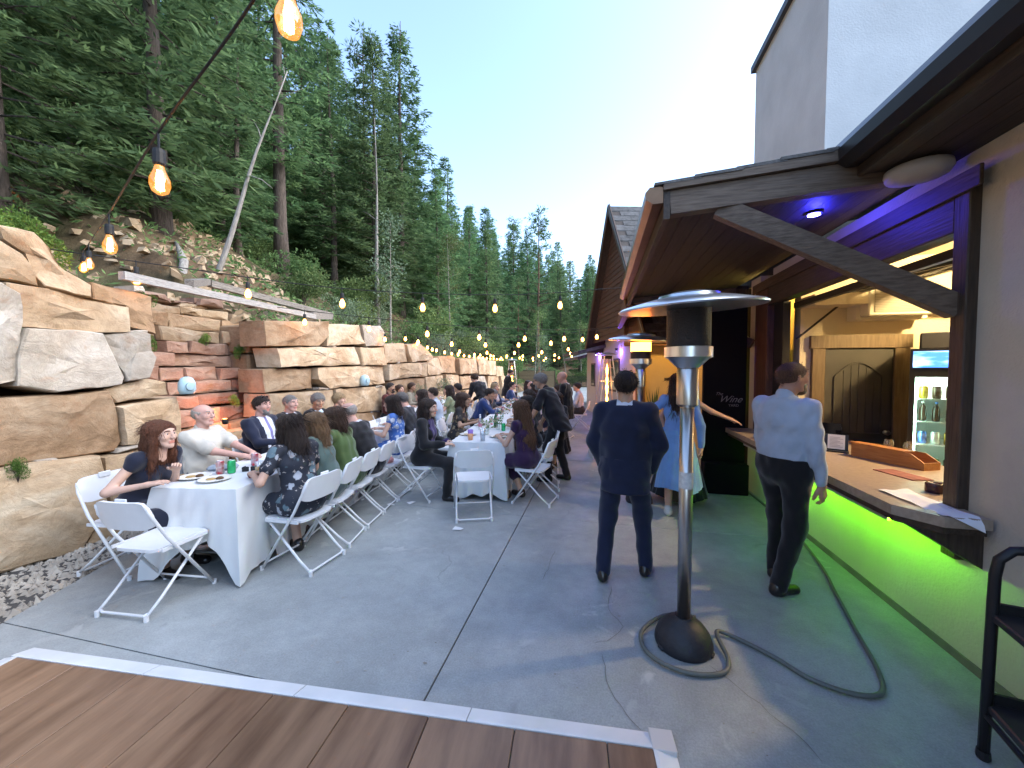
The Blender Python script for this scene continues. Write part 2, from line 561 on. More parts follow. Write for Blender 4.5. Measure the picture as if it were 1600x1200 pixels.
# ================================================================ STONE WALL
def stone_mat(name, ca, cb, cc, red=0.0):
    m = bpy.data.materials.new(name); m.use_nodes = True
    N, L = m.node_tree.nodes, m.node_tree.links
    p = N["Principled BSDF"]; p.inputs["Roughness"].default_value = .86; p.inputs["Specular IOR Level"].default_value = .25
    g = N.new("ShaderNodeNewGeometry"); oi = N.new("ShaderNodeObjectInfo")
    mu = N.new("ShaderNodeMath"); mu.operation = 'MULTIPLY'; mu.inputs[1].default_value = 53.0
    L.new(oi.outputs["Random"], mu.inputs[0])
    cx = N.new("ShaderNodeCombineXYZ"); L.new(mu.outputs[0], cx.inputs[0]); L.new(mu.outputs[0], cx.inputs[1]); L.new(mu.outputs[0], cx.inputs[2])
    ad = N.new("ShaderNodeVectorMath"); L.new(g.outputs["Position"], ad.inputs[0]); L.new(cx.outputs[0], ad.inputs[1])
    mp = N.new("ShaderNodeMapping"); mp.inputs["Scale"].default_value = (1, 1, 1.2); mp.inputs["Rotation"].default_value = (.12, .05, 0)
    L.new(ad.outputs[0], mp.inputs["Vector"])
    def nz(s, d=8, ro=.62, di=0, vec=None):
        n = N.new("ShaderNodeTexNoise"); n.inputs["Scale"].default_value = s; n.inputs["Detail"].default_value = d
        n.inputs["Roughness"].default_value = ro; n.inputs["Distortion"].default_value = di
        L.new(vec or mp.outputs["Vector"], n.inputs["Vector"]); return n.outputs["Fac"]
    big = nz(1.5, 8, .66, .5)
    r = N.new("ShaderNodeValToRGB"); e = r.color_ramp.elements
    e[0].position, e[0].color = .34, (*ca, 1); e[1].position, e[1].color = .68, (*cc, 1)
    q = r.color_ramp.elements.new(.5); q.color = (*cb, 1)
    L.new(big, r.inputs["Fac"])
    fn = N.new("ShaderNodeValToRGB"); e = fn.color_ramp.elements
    e[0].position, e[0].color = .3, (.55, .52, .5, 1); e[1].position, e[1].color = .72, (1.2, 1.2, 1.2, 1)
    L.new(nz(9, 9, .7), fn.inputs["Fac"])
    x1 = N.new("ShaderNodeMix"); x1.data_type = 'RGBA'; x1.blend_type = 'MULTIPLY'; x1.inputs["Factor"].default_value = .55
    L.new(r.outputs["Color"], x1.inputs["A"]); L.new(fn.outputs["Color"], x1.inputs["B"])
    # rusty veins
    vn = N.new("ShaderNodeValToRGB"); e = vn.color_ramp.elements
    e[0].position, e[0].color = .56, (0, 0, 0, 1); e[1].position, e[1].color = .68, (.75, .75, .75, 1)
    L.new(nz(2.2, 9, .7, .7), vn.inputs["Fac"])
    x2 = N.new("ShaderNodeMix"); x2.data_type = 'RGBA'; L.new(vn.outputs["Color"], x2.inputs["Factor"])
    L.new(x1.outputs["Result"], x2.inputs["A"]); x2.inputs["B"].default_value = (.30, .165, .085, 1)
    hs = N.new("ShaderNodeHueSaturation")
    mr = N.new("ShaderNodeMapRange"); mr.inputs["To Min"].default_value = .78; mr.inputs["To Max"].default_value = 1.18
    L.new(oi.outputs["Random"], mr.inputs["Value"]); L.new(mr.outputs[0], hs.inputs["Value"])
    L.new(x2.outputs["Result"], hs.inputs["Color"]); L.new(hs.outputs["Color"], p.inputs["Base Color"])
    b = N.new("ShaderNodeBump"); b.inputs["Strength"].default_value = .85; b.inputs["Distance"].default_value = .04
    am = N.new("ShaderNodeMath"); am.operation = 'ADD'; L.new(nz(3.5, 9, .7, .6), am.inputs[0])
    wv = N.new("ShaderNodeTexWave"); wv.bands_direction = 'Z'; wv.inputs["Scale"].default_value = 2.2; wv.inputs["Distortion"].default_value = 7; wv.inputs["Detail"].default_value = 4
    L.new(mp.outputs["Vector"], wv.inputs["Vector"])
    ws = N.new("ShaderNodeMath"); ws.operation = 'MULTIPLY'; ws.inputs[1].default_value = .05; L.new(wv.outputs["Fac"], ws.inputs[0])
    L.new(ws.outputs[0], am.inputs[1]); L.new(am.outputs[0], b.inputs["Height"]); L.new(b.outputs[0], p.inputs["Normal"])
    return m
ST_TAN = stone_mat("sandstone_tan", (.36, .25, .145), (.47, .35, .225), (.55, .46, .335))
ST_PALE = stone_mat("sandstone_pale", (.36, .305, .235), (.43, .38, .31), (.49, .455, .395))
ST_RED = stone_mat("sandstone_red", (.25, .145, .10), (.34, .215, .155), (.42, .30, .22))
ST_BROWN = stone_mat("sandstone_brown", (.26, .165, .09), (.37, .25, .15), (.47, .36, .24))

def boulder(name, poly, m, parent, xoff=0.0, depth=0.55, seed=0, rough=1.0, prot=None):
    """A quarried block: (y,z) outline on the wall line, dressed front with chipped edges, depth behind."""
    rr = random.Random(seed)
    area = 0.0
    for (a, b), (c, d) in zip(poly, poly[1:] + poly[:1]):
        area += a * d - b * c
    if area < 0:
        poly = poly[::-1]
    cy = sum(p[0] for p in poly) / len(poly); cz = sum(p[1] for p in poly) / len(poly)
    sz = max(.08, math.sqrt(abs(area) / 2))
    per = []
    for a, b in zip(poly, poly[1:] + poly[:1]):
        n = max(2, int(math.dist(a, b) / max(.09, sz * .16)))
        for i in range(n):
            t = i / n
            per.append((lerp(a[0], b[0], t), lerp(a[1], b[1], t)))
    N = len(per)
    pt = prot if prot is not None else rr.uniform(-.03, .09)
    tilt_y = rr.uniform(-.07, .07); tilt_z = rr.uniform(-.09, .06)
    k = rr.uniform(0, 50)
    vs = []
    rings = [(1.0, -depth), (1.0, -.05), (.992, -.016), (.955, -.002), (.72, .01), (.38, .018)]
    for sc, dx in rings:
        for (y, z) in per:
            yy = cy + (y - cy) * sc; zz = cz + (z - cz) * sc
            jn = mnoise.noise(Vector((y * 4 + k, z * 4, k))) * .034 * (1 if dx > -.2 else .3)
            jm = mnoise.noise(Vector((yy * 1.7, zz * 1.7 + k, k * .3))) * .085 + abs(mnoise.noise(Vector((yy * 4.5, zz * 7, k)))) * -.045 + mnoise.noise(Vector((yy * 12, zz * 16, k))) * .012
            if dx < -.2: jm = 0
            xx = wall_x(yy) + xoff + pt + dx + (jm * rough if sc < .99 else jm * .6 * rough) + tilt_y * (yy - cy) + tilt_z * (zz - cz)
            vs.append((xx, yy + jn, max(-.08, zz + jn * .7)))
    fs = []
    for i in range(len(rings) - 1):
        for j in range(N):
            j2 = (j + 1) % N
            fs.append((i * N + j, i * N + j2, (i + 1) * N + j2, (i + 1) * N + j))
    c = len(vs)
    vs.append((wall_x(cy) + xoff + pt + .02, cy, cz))
    for j in range(N):
        fs.append(((len(rings) - 1) * N + j, (len(rings) - 1) * N + (j + 1) % N, c))
    fs.append(tuple(reversed(range(N))))
    mb = MB(); mb.add(vs, fs)
    o = mb.build(name, m, parent, fixn=True)
    smooth_by_angle(o, 17)
    return o

stone_wall = empty("stone_wall", (0, 0, 0))
tag(stone_wall, "dry stacked retaining wall of huge tan sandstone blocks along the patio", "stone wall")
PALE = {4, 5, 6, 14, 36}
STONES = [
    [(1.97, 2.82), (2.19, 2.79), (2.33, 2.7), (2.42, 2.44), (2.19, 2.46), (1.96, 2.44)],
    [(2.16, 2.89), (2.38, 2.9), (2.52, 2.82), (2.61, 2.65), (2.8, 2.53), (2.8, 2.41), (2.45, 2.44), (2.34, 2.71), (2.21, 2.79)],
    [(2.82, 2.57), (3.08, 2.55), (3.36, 2.52), (3.37, 2.1), (3.09, 2.18), (3.08, 2.36), (2.82, 2.4)],
    [(2.19, 2.43), (2.45, 2.42), (2.82, 2.39), (3.08, 2.36), (3.09, 2.1), (2.83, 2.08), (2.28, 2.07), (2.19, 2.12)],
    [(1.96, 2.39), (2.18, 2.43), (2.26, 2.35), (2.28, 2.1), (2.23, 1.6), (1.93, 1.53)],
    [(2.29, 2.06), (2.86, 2.08), (2.93, 1.85), (3.03, 1.62), (3.01, 1.55), (2.46, 1.48), (2.25, 1.57), (2.27, 1.8)],
    [(2.88, 2.06), (3.13, 2.12), (3.27, 2.1), (3.32, 1.83), (3.24, 1.61), (3.05, 1.58), (2.94, 1.85)],
    [(1.93, 1.45), (2.23, 1.46), (2.75, 1.48), (2.89, 1.48), (2.96, 1.34), (3.02, 0.94), (2.97, 0.84), (2.37, 0.88), (1.91, 0.88)],
    [(2.9, 1.5), (3.27, 1.61), (3.49, 1.56), (3.5, 1.4), (2.97, 1.34)],
    [(2.98, 1.31), (3.6, 1.37), (3.62, 0.83), (3.19, 0.86), (3.02, 0.88), (3.01, 1.21)],
    [(1.91, 0.85), (2.22, 0.88), (2.76, 0.85), (2.81, 0.65), (2.83, 0.32), (2.61, -0.05), (2.11, 0.02), (1.88, 0.07)],
    [(2.82, 0.82), (3.24, 0.82), (3.66, 0.8), (3.73, 0.41), (3.71, -0.19), (2.97, -0.09), (2.65, -0.05), (2.84, 0.31)],
    [(4.9, 2.45), (6.36, 2.61), (6.37, 2.34), (6.13, 2.14), (4.91, 2.06)],
    [(6.42, 2.58), (7.44, 2.67), (7.66, 2.28), (6.44, 2.16)],
    [(7.47, 2.68), (8.27, 2.75), (8.54, 2.6), (8.56, 2.28), (7.71, 2.23)],
    [(5.03, 2.04), (7.26, 2.19), (7.4, 1.81), (5.08, 1.74)],
    [(7.33, 2.18), (8.32, 2.22), (8.46, 1.82), (7.44, 1.79)],
    [(4.86, 1.71), (5.95, 1.72), (5.96, 1.37), (4.85, 1.35)],
    [(6.0, 1.74), (8.43, 1.8), (8.45, 1.35), (6.33, 1.35), (5.99, 1.53)],
    [(4.85, 1.33), (6.44, 1.31), (6.48, 0.86), (4.84, 0.97)],
    [(6.5, 1.32), (8.54, 1.3), (8.62, 0.69), (6.52, 0.84)],
    [(4.84, 0.94), (6.46, 0.83), (6.48, 0.17), (4.83, 0.39)],
    [(6.54, 0.82), (8.65, 0.65), (8.7, -0.02), (6.54, 0.18)],
    [(8.47, 2.32), (9.52, 2.42), (9.83, 2.28), (9.82, 1.91), (8.49, 1.85)],
    [(9.6, 2.39), (10.51, 2.47), (11.38, 2.1), (11.17, 2.01), (9.86, 1.91)],
    [(8.49, 1.82), (10.97, 1.93), (11.06, 1.49), (9.81, 1.5), (8.54, 1.44)],
    [(11.07, 2.01), (11.92, 2.1), (12.38, 1.65), (12.03, 1.54), (11.16, 1.51)],
    [(12.04, 2.14), (13.45, 2.21), (13.88, 2.13), (13.8, 1.57), (12.38, 1.58)],
    [(13.88, 2.13), (16.54, 2.21), (16.74, 1.54), (14.02, 1.52)],
    [(16.86, 2.27), (17.88, 2.31), (18.77, 2.08), (18.63, 1.46), (16.96, 1.48)],
    [(18.77, 2.17), (20.65, 2.18), (20.49, 1.4), (18.89, 1.42)],
    [(20.81, 1.9), (22.36, 1.88), (22.54, 1.3), (20.8, 1.33)],
    [(8.6, 1.41), (9.81, 1.46), (10.86, 1.44), (10.8, 0.87), (8.72, 0.98)],
    [(10.91, 1.46), (12.26, 1.52), (12.5, 1.2), (12.25, 1.08), (11.0, 1.06)],
    [(12.51, 1.53), (14.02, 1.49), (14.33, 0.98), (12.69, 1.1)],
    [(14.18, 1.44), (16.32, 1.43), (16.52, 0.88), (14.41, 0.93)],
    [(16.53, 1.43), (18.0, 1.37), (18.62, 0.72), (16.73, 0.81)],
    [(18.76, 1.36), (21.3, 1.32), (21.81, 0.56), (18.89, 0.67)],
    [(8.79, 0.95), (10.76, 0.84), (10.84, 0.28), (8.84, 0.42)],
    [(10.95, 1.02), (12.75, 1.05), (14.33, 0.93), (14.4, 0.42), (11.04, 0.58)],
    [(14.49, 0.87), (16.63, 0.82), (18.62, 0.65), (18.75, 0.25), (14.65, 0.45)],
]
for i, poly in enumerate(STONES):
    m = ST_PALE if i in PALE else (ST_BROWN if i % 5 == 2 else ST_TAN)
    boulder("stone", poly, m, stone_wall, seed=100 + i, depth=.6 if i < 12 else .5)
# blocks nearer than the frame edge and small chinking stones
for i, (y0, y1, z0, z1) in enumerate([(.7, 1.9, 1.95, 2.85), (.4, 1.88, .9, 1.9), (.5, 1.86, -.05, .85), (-.9, .65, 2.0, 3.0), (-1.2, .38, .95, 1.95), (-1.0, .46, -.05, .9)]):
    boulder("stone", [(y0, z0), (y1, z0 + .03), (y1 - .03, z1), (y0 + .04, z1 - .02)], ST_TAN, stone_wall, seed=300 + i)
for i, (y, z, w, h) in enumerate([(3.12, 2.08, .16, .05), (2.95, .83, .2, .05), (6.1, 1.33, .5, .05), (6.5, 2.12, .12, .06), (2.1, .02, .14, .1), (2.35, .86, .18, .03), (8.0, 1.27, .3, .05), (9.1, 1.84, .12, .06)]):
    boulder("chink_stone", [(y, z), (y + w, z + .01), (y + w * .9, z + h), (y + .02, z + h * .9)], ST_PALE, stone_wall, seed=350 + i, prot=.02, depth=.3)
# dark earth packed behind the blocks, seen only through the gaps
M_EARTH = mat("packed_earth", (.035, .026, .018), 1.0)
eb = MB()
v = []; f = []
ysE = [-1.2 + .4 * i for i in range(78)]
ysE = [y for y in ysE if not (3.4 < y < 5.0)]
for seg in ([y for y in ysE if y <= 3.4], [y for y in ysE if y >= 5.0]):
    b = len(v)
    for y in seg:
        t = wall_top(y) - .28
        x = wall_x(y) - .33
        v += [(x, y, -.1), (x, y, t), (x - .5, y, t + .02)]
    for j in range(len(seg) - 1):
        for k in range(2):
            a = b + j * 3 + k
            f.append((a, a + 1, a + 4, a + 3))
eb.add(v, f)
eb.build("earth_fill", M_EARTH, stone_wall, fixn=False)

# --- the stepped waterfall set back in the wall
falls = empty("rock_waterfall")
tag(falls, "recessed stepped waterfall of reddish ledges lit orange from below", "waterfall")
rw = random.Random(21)
rows = [(2.52, 2.66, -1.15), (2.30, 2.52, -1.02), (2.10, 2.30, -.92), (1.93, 2.10, -.84), (1.74, 1.93, -.78), (1.55, 1.74, -.70), (1.36, 1.55, -.62), (1.16, 1.36, -.53), (.94, 1.16, -.44), (.66, .94, -.35), (.34, .66, -.28), (-.05, .34, -.22)]
for ri, (z0, z1, off) in enumerate(rows):
    y = 3.35 - rw.uniform(0, .2)
    while y < 5.55:
        w = rw.uniform(.32, .95)
        y1 = min(y + w, 5.75)
        g = .006
        j = lambda: rw.uniform(-.018, .018)
        poly = [(y + g, z0 + g + j()), (y1 - g, z0 + g + j()), (y1 - g + j(), z1 - g + j()), (y + g + j(), z1 - g + j())]
        mm = ST_RED if 3 <= ri <= 8 else (ST_BROWN if ri % 2 else ST_TAN)
        boulder("ledge_stone", poly, mm, falls, xoff=off, depth=.45, seed=500 + ri * 17 + int(y * 10), prot=rw.uniform(-.05, .07))
        y = y1
for i in range(16):
    y = rw.uniform(3.5, 5.3); z = 2.66 + rw.uniform(0, .12); w = rw.uniform(.15, .5); h = rw.uniform(.03, .14)
    boulder("ledge_stone", [(y, z), (y + w, z + rw.uniform(-.03, .03)), (y + w * .9, z + h), (y + w * .1, z + h * .8)], rw.choice([ST_TAN, ST_RED, ST_PALE]), falls, xoff=-1.25 - rw.uniform(0, .5), depth=.35, seed=700 + i, prot=0)
for s, yy in ((0, 3.36), (1, 5.06)):
    mb = MB(); x0 = wall_x(yy) - 1.7
    for zi, (z0, z1) in enumerate(((-.05, .7), (.72, 1.35), (1.37, 1.95), (1.97, 2.42))):
        mb.box(x0 + .02 * zi, wall_x(yy) - .5, yy - (.28 if s == 0 else 0.0), yy + (.0 if s == 0 else .28), z0, z1, .03)
    mb.build("side_block", ST_BROWN, falls)
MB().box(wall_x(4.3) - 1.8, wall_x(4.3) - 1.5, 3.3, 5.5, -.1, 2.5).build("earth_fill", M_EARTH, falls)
# gap filler slabs between the wall and the falls' lowest steps
for i, (y0, y1, z0, z1) in enumerate([(3.72, 4.4, -.05, .42), (4.42, 5.0, -.05, .46), (3.72, 4.2, .44, .80), (4.22, 5.0, .48, .84)]):
    boulder("ledge_stone", [(y0, z0), (y1, z0), (y1 - .02, z1), (y0 + .02, z1 - .02)], ST_BROWN, falls, xoff=-.1, depth=.4, seed=800 + i, prot=0)
# weathered timbers laid over the top of the falls
M_TIMBER = mat("weathered_timber", (.27, .255, .235), .85, col2=(.42, .40, .37), scale=9, stretch=(9, 1, 9), bump=.5, bscale=14)
M_TIMB_D = mat("weathered_timber_dark", (.12, .105, .09), .9, col2=(.30, .27, .23), scale=9, stretch=(9, 1, 9), bump=.5, bscale=14)
tf = empty("timber_frame", (0, 0, 0))
tag(tf, "grey weathered timber frame lying across the top of the waterfall", "timber frame")
MB().beam((-4.86, 3.02, 2.68), (-5.28, 6.28, 2.70), .08, .085).build("front_rail", M_TIMBER, tf)
MB().beam((-5.85, 4.75, 3.02), (-6.05, 7.75, 2.95), .09, .10).build("rear_rail", M_TIMB_D, tf)
MB().beam((-4.93, 3.75, 2.76), (-5.86, 4.72, 3.04), .09, .09).build("cross_rail", M_TIMB_D, tf)
MB().beam((-5.98, 7.62, 2.90), (-5.28, 6.2, 2.71), .09, .12).build("cross_rail", M_TIMB_D, tf)
# ---- fake rock / bulb-shaped garden speakers
def rock_speaker(p, label, s):
    o = empty("rock_speaker", p)
    tag(o, label, "speaker", "pale blue outdoor speakers on the wall")
    mb = MB(); mb.lathe([(.10 * s, -.13 * s), (.125 * s, -.05 * s), (.12 * s, .06 * s), (.085 * s, .14 * s), (.03 * s, .165 * s)], n=18)
    b = mb.build("shell", mat("speaker_shell", (.42, .60, .66), .45), o, smooth=True)
    mb = MB(); mb.lathe([(.075 * s, 0), (.075 * s, .015 * s), (.06 * s, .02 * s)], n=18)
    mb.xf(Matrix.Translation((.11 * s, -.02, .0)) @ Matrix.Rotation(R(90), 4, 'Y'))
    mb.build("grille", mat("speaker_grille", (.33, .47, .53), .6), o, smooth=True)
rock_speaker((wall_x(7.6) + .16, 7.35, 1.46), "round pale blue speaker on a ledge of the stone wall behind the guests", .78)
rock_speaker((wall_x(3.6) + .10, 3.62, 1.50), "pale blue speaker at the edge of the waterfall recess", .70)
for i, y in enumerate([8.8, 10.4, 12.0, 13.8, 15.6, 17.6, 19.6]):
    boulder("stone", [(y + .02, -.05), (y + 1.75, -.05), (y + 1.72, .40), (y + .05, .42)], ST_TAN, stone_wall, seed=900 + i)
for i, y in enumerate([21.9, 23.6, 25.3]):
    boulder("stone", [(y + .02, -.05), (y + 1.6, -.05), (y + 1.55, 1.25 - .3 * i), (y + .05, 1.4 - .3 * i)], ST_TAN, stone_wall, seed=920 + i)

# ================================================================ DANCE FLOOR
def wood_mat(name, ca, cb, rough=.45, scale=3.0, stretch=(1, 14, 1), rnd=.12, bump=.12):
    return mat(name, ca, rough, col2=cb, scale=scale, stretch=stretch, rnd=rnd, bump=bump, bscale=6, detail=9)
M_DECK = wood_mat("dance_floor_vinyl", (.125, .066, .037), (.285, .17, .10), .36, 5.0, (1.5, .22, 1), .14, .08)
M_TRIM = mat("white_vinyl_trim", (.60, .62, .63), .42, col2=(.72, .73, .73), scale=3)
df = empty("dance_floor", (.30, 1.765, 0.0), R(4.2))
tag(df, "portable dance floor of brown wood-look panels with white edging", "dance floor")
# local: x<0 runs along the front edge, y<0 goes towards the viewer
W = .152
plank = MB().box(0.003, W * 3 - .003, -.91 * 1 + .003, -.003, .006, .022, .0025)
xs0 = -3.62
rr = random.Random(3)
for r_ in range(4):
    y1 = -.02 - r_ * .915
    x = xs0 - (.30 if r_ % 2 else 0)
    while x < -.055:
        w = .42
        a, b = max(x, xs0), min(x + w, -.055)
        if b - a > .03:
            o = MB().box(a + .0025, b - .0025, y1 - .91, y1 - .0025, .004, .022 , .002).build("plank", M_DECK, df)
        x += w
MB().box(xs0, -.055, -3.7, -.02, .001, .012).build("underlay", M_JOINT, df)
xe = -.055
segs = [(-3.66, -2.75), (-2.745, -1.83), (-1.825, -.915), (-.91, -.055)]
for a, b in segs:
    mb = MB().prism([(-.022, 0.001), (.075, .001), (.075, .004), (-.01, .0265), (-.022, .0265)], 'x', a, b)
    mb.build("edge_trim", M_TRIM, df)
for a, b in ((-.92, -.022), (-1.84, -.925), (-2.76, -1.845)):
    mb = MB().prism([(-.06, .001), (.04, .001), (.04, .004), (-.045, .0265), (-.06, .0265)], 'y', a, b)
    mb.build("edge_trim", M_TRIM, df)
    mb = MB().prism([(xs0 + .005, .001), (xs0 - .095, .001), (xs0 - .095, .004), (xs0 - .01, .0265), (xs0 + .005, .0265)], 'y', a, b)
    mb.build("edge_trim", M_TRIM, df)
mb = MB().box(-.063, .042, -.03, .077, .001, .0285, .003); mb.build("corner_trim", mat("corner_trim_vinyl", (.56, .52, .49), .5), df)

# ================================================================ BAR BUILDING
def stucco(name, c, c2=None, b=.28):
    return mat(name, c, .9, col2=c2 or tuple(q * .86 for q in c), scale=1.6, bump=b, bscale=48, spec=.2, detail=10)
M_STUC = stucco("stucco_cream", (.56, .50, .41))
M_STUC2 = stucco("stucco_tower", (.78, .775, .75), None, .18)
M_DWOOD = wood_mat("dark_stained_wood", (.030, .020, .014), (.066, .044, .030), .55, 4, (12, 12, 1), .1, .25)
M_DWOOD_H = wood_mat("dark_stained_wood_long", (.030, .020, .014), (.066, .044, .030), .55, 4, (12, 1, 12), .1, .25)
M_GWOOD = wood_mat("weathered_brown_beam", (.095, .066, .046), (.175, .13, .095), .65, 5, (1, 12, 12), .1, .3)
M_SOFF = wood_mat("soffit_board", (.030, .021, .016), (.052, .037, .027), .6, 4, (12, 1, 12), .12, .2)
M_SHIN = mat("roof_shingle", (.075, .072, .07), .9, col2=(.15, .145, .14), scale=7, bump=.5, bscale=60, rnd=.22)
M_GUT = mat("copper_gutter", (.16, .085, .05), .32, metal=.85, col2=(.24, .14, .08), scale=3)
M_BLACK = mat("black_metal", (.018, .018, .02), .42, metal=.3)
M_CREAM = stucco("interior_cream_wall", (.62, .53, .36))
M_LAM = mat("counter_laminate", (.29, .22, .165), .35, col2=(.38, .30, .23), scale=30)

bar = empty("bar_building", (2.06, 4, 0))
tag(bar, "cream stucco building with an open serving window and dark wood trim", "building")
def part(mb, name, m, parent=None, **k):
    o = mb.build(name, m, parent or bar, **k)
    o.matrix_parent_inverse = (parent or bar).matrix_world.inverted() if False else Matrix.Translation((-2.06, -4, 0)) if (parent or bar) is bar else Matrix.Identity(4)
    return o
XW = 2.06
YB = 5.12                       # interior back wall
w = MB()
w.box(XW, XW + .2, -4.0, 2.72, 0, 2.94)            # solid wall
w.box(XW, XW + .2, 2.72, 5.36, 0, .835)            # under the counter
w.box(XW, XW + .2, 2.72, 5.36, 2.801, 2.94)         # over the header
w.box(XW, XW + .2, 5.74, 6.06, 0, 2.94)            # pier beyond the opening
w.box(XW, XW + .2, 5.36, 5.74, 0, .9)
part(w, "wall", M_STUC)
part(MB().box(XW - .012, XW - .002, -4, 5.36, 0, .05), "wall_base", mat("base_dark", (.13, .12, .10), .95, col2=(.2, .18, .15), scale=5))  # darker mottled strip along the foot of the wall
# window trim: jambs and header
part(MB().box(XW - .055, XW + .045, 2.70, 2.80, .60, 2.80, .006), "window_jamb", M_DWOOD)
part(MB().box(XW - .055, XW + .10, 5.36, 5.74, .9, 2.80, .006), "window_jamb", wood_mat("red_stained_post", (.055, .022, .014), (.10, .045, .028), .55, 4, (12, 12, 1)))
part(MB().box(XW - .052, XW + .08, 2.80, 5.36, 2.50, 2.797, .006), "window_header", M_DWOOD_H)
part(MB().box(XW - .075, XW - .0555, 2.62, 5.80, 2.70, 2.815, .004), "header_cap", M_DWOOD_H)
part(MB().box(XW + .02, XW + .10, 5.12, 5.36, .9, 2.5, .004), "window_jamb", M_BLACK)
# interior room
room = MB()
room.box(XW + .2, 5.2, YB, YB + .15, 0, 2.95)
room.box(5.2, 5.35, .8, YB + .15, 0, 2.95)
room.box(XW + .2, 5.2, .65, .8, 0, 2.95)
part(room, "interior_wall", M_CREAM)
part(MB().box(XW + .2, 5.35, .65, YB + .15, 2.95, 3.05), "ceiling", mat("interior_ceiling", (.62, .58, .48), .9))
part(MB().box(XW + .2, 5.35, .65, YB, -.02, .02), "interior_floor", mat("interior_floor_tile", (.16, .13, .10), .6))
part(MB().box(XW + .2, 5.2, YB - .30, YB - .002, 2.40, 2.52), "duct_trim", M_CREAM)
# interior door with arched plank panel
DX0, DX1, DZ = 2.50, 3.16, 1.94
door = part(MB().box(DX0, DX1, YB - .03, YB - .002, .05, DZ, .004), "door", mat("olive_door", (.040, .037, .028), .5, col2=(.052, .048, .037), scale=4))
def dpart(mb, name, m):
    o = mb.build(name, m, door); o.matrix_parent_inverse = Matrix.Identity(4); return o
ax0, ax1, az0, az1 = DX0 + .1, DX1 - .1, .98, 1.62
outl = [(ax0, az0), (ax1, az0)] + [(lerp(ax1, ax0, t / 10), az1 + .16 * math.sin(math.pi * t / 10)) for t in range(11)]
fr = MB()
pts = outl + [outl[0]]
for a, b in zip(pts, pts[1:]):
    if math.dist(a, b) > .01: fr.beam((a[0], YB - .036, a[1]), (b[0], YB - .036, b[1]), .018, .022, (0, 1, 0))
dpart(fr, "panel_moulding", MATS["olive_door"])
n = 6
for i in range(n):
    x0 = lerp(ax0 + .012, ax1 - .012, i / n); x1 = lerp(ax0 + .012, ax1 - .012, (i + 1) / n)
    t = (i + .5) / n
    dpart(MB().box(x0 + .003, x1 - .003, YB - .036, YB - .0305, az0 + .012, az1 + .15 * math.sin(math.pi * t)), "door_plank", MATS["olive_door"])
for x0, x1 in ((ax0, ax1),):
    dpart(MB().box(x0, x1, YB - .036, YB - .0305, .2, .84, .003), "lower_panel", MATS["olive_door"])
dpart(MB().lathe([(.022, 0), (.022, .02), (.012, .03), (.026, .05), (.02, .065)], n=12).xf(Matrix.Translation((DX1 - .06, YB - .03, 1.0)) @ Matrix.Rotation(R(90), 4, 'X')), "door_knob", mat("satin_steel", (.5, .5, .5), .3, metal=1))
M_BTRIM = wood_mat("brown_door_trim", (.085, .055, .025), (.16, .11, .055), .55, 4, (12, 12, 1))
part(MB().box(DX0 - .13, DX0 - .001, YB - .05, YB - .003, .02, DZ, .004), "door_trim", M_BTRIM)
part(MB().box(DX1 + .001, DX1 + .14, YB - .05, YB - .003, .02, DZ, .004), "door_trim", M_BTRIM)
part(MB().box(DX0 - .15, DX1 + .16, YB - .055, YB - .003, DZ + .002, DZ + .15, .004), "door_trim", M_BTRIM)
# folding glazed hatch swung up under the ceiling
hf = MB()
for y in (2.92, 3.66, 4.40, 5.08):
    hf.beam((XW + .14, y, 2.44), (XW + 1.15, y, 2.66), .04, .05)
for x, z in ((XW + .14, 2.44), (XW + .65, 2.55), (XW + 1.15, 2.66)):
    hf.beam((x, 2.90, z), (x, 5.10, z), .045, .06)
hatch = part(hf, "window_sash", M_BLACK)
gl = MB(); gl.add([(XW + .14, 2.92, 2.445), (XW + .14, 5.08, 2.445), (XW + 1.15, 5.08, 2.665), (XW + 1.15, 2.92, 2.665)], [(0, 1, 2, 3)])
gp = gl.build("pane", glass_mat("pane_glass", (.92, .95, .93), .14), hatch)
for y in (3.0, 5.02):
    MB().tube([(XW + .12, y, 2.05), (XW + .62, y, 2.50)], .012, 8).build("gas_strut", M_BLACK, hatch)

# counter
counter = empty("bar_counter", (1.9, 4, .84))
tag(counter, "brown laminate serving counter with a clipped corner under the window", "counter")
def cpart(mb, name, m, **k):
    o = mb.build(name, m, counter, **k); o.matrix_parent_inverse = Matrix.Translation((-1.9, -4, -.84)); return o
cpart(MB().prism([(1.69, 5.80), (1.69, 2.70), (1.83, 2.53), (2.04, 2.53), (2.04, 2.69), (2.045, 2.865), (2.78, 2.865), (2.78, 5.11), (2.045, 5.11), (2.045, 5.80)], 'z', .842, .90), "counter_top", M_LAM)
cpart(MB().prism([(1.712, 5.78), (1.712, 2.71), (1.838, 2.555), (2.035, 2.555), (2.035, 5.78)], 'z', .80, .8415), "counter_apron", M_DWOOD_H)
for y in (2.60, 3.72, 4.85):
    cpart(MB().prism([(2.058, .60), (2.058, .80), (1.74, .80), (1.90, .70)], 'y', y, y + .10), "bracket", M_DWOOD)
cpart(MB().box(2.40, 2.76, 2.9, 5.1, .02, .84), "cabinet", M_DWOOD)
M_ALU0 = mat("light_shield_metal", (.5, .5, .5), .4, metal=.8)
M_GREEN = mat("green_led", (.1, .6, .05), .5, emit=(.20, 1.0, .01), estr=38)
cpart(MB().box(1.745, 1.760, 2.80, 5.25, .780, .792), "led_strip", M_GREEN)
cpart(MB().box(1.7345, 1.7365, 2.80, 5.25, .768, .7995).box(1.7366, 1.761, 2.80, 5.25, .7685, .7705), "light_shield", M_ALU0)  # lips added to turn the green light to the wall, off the floor

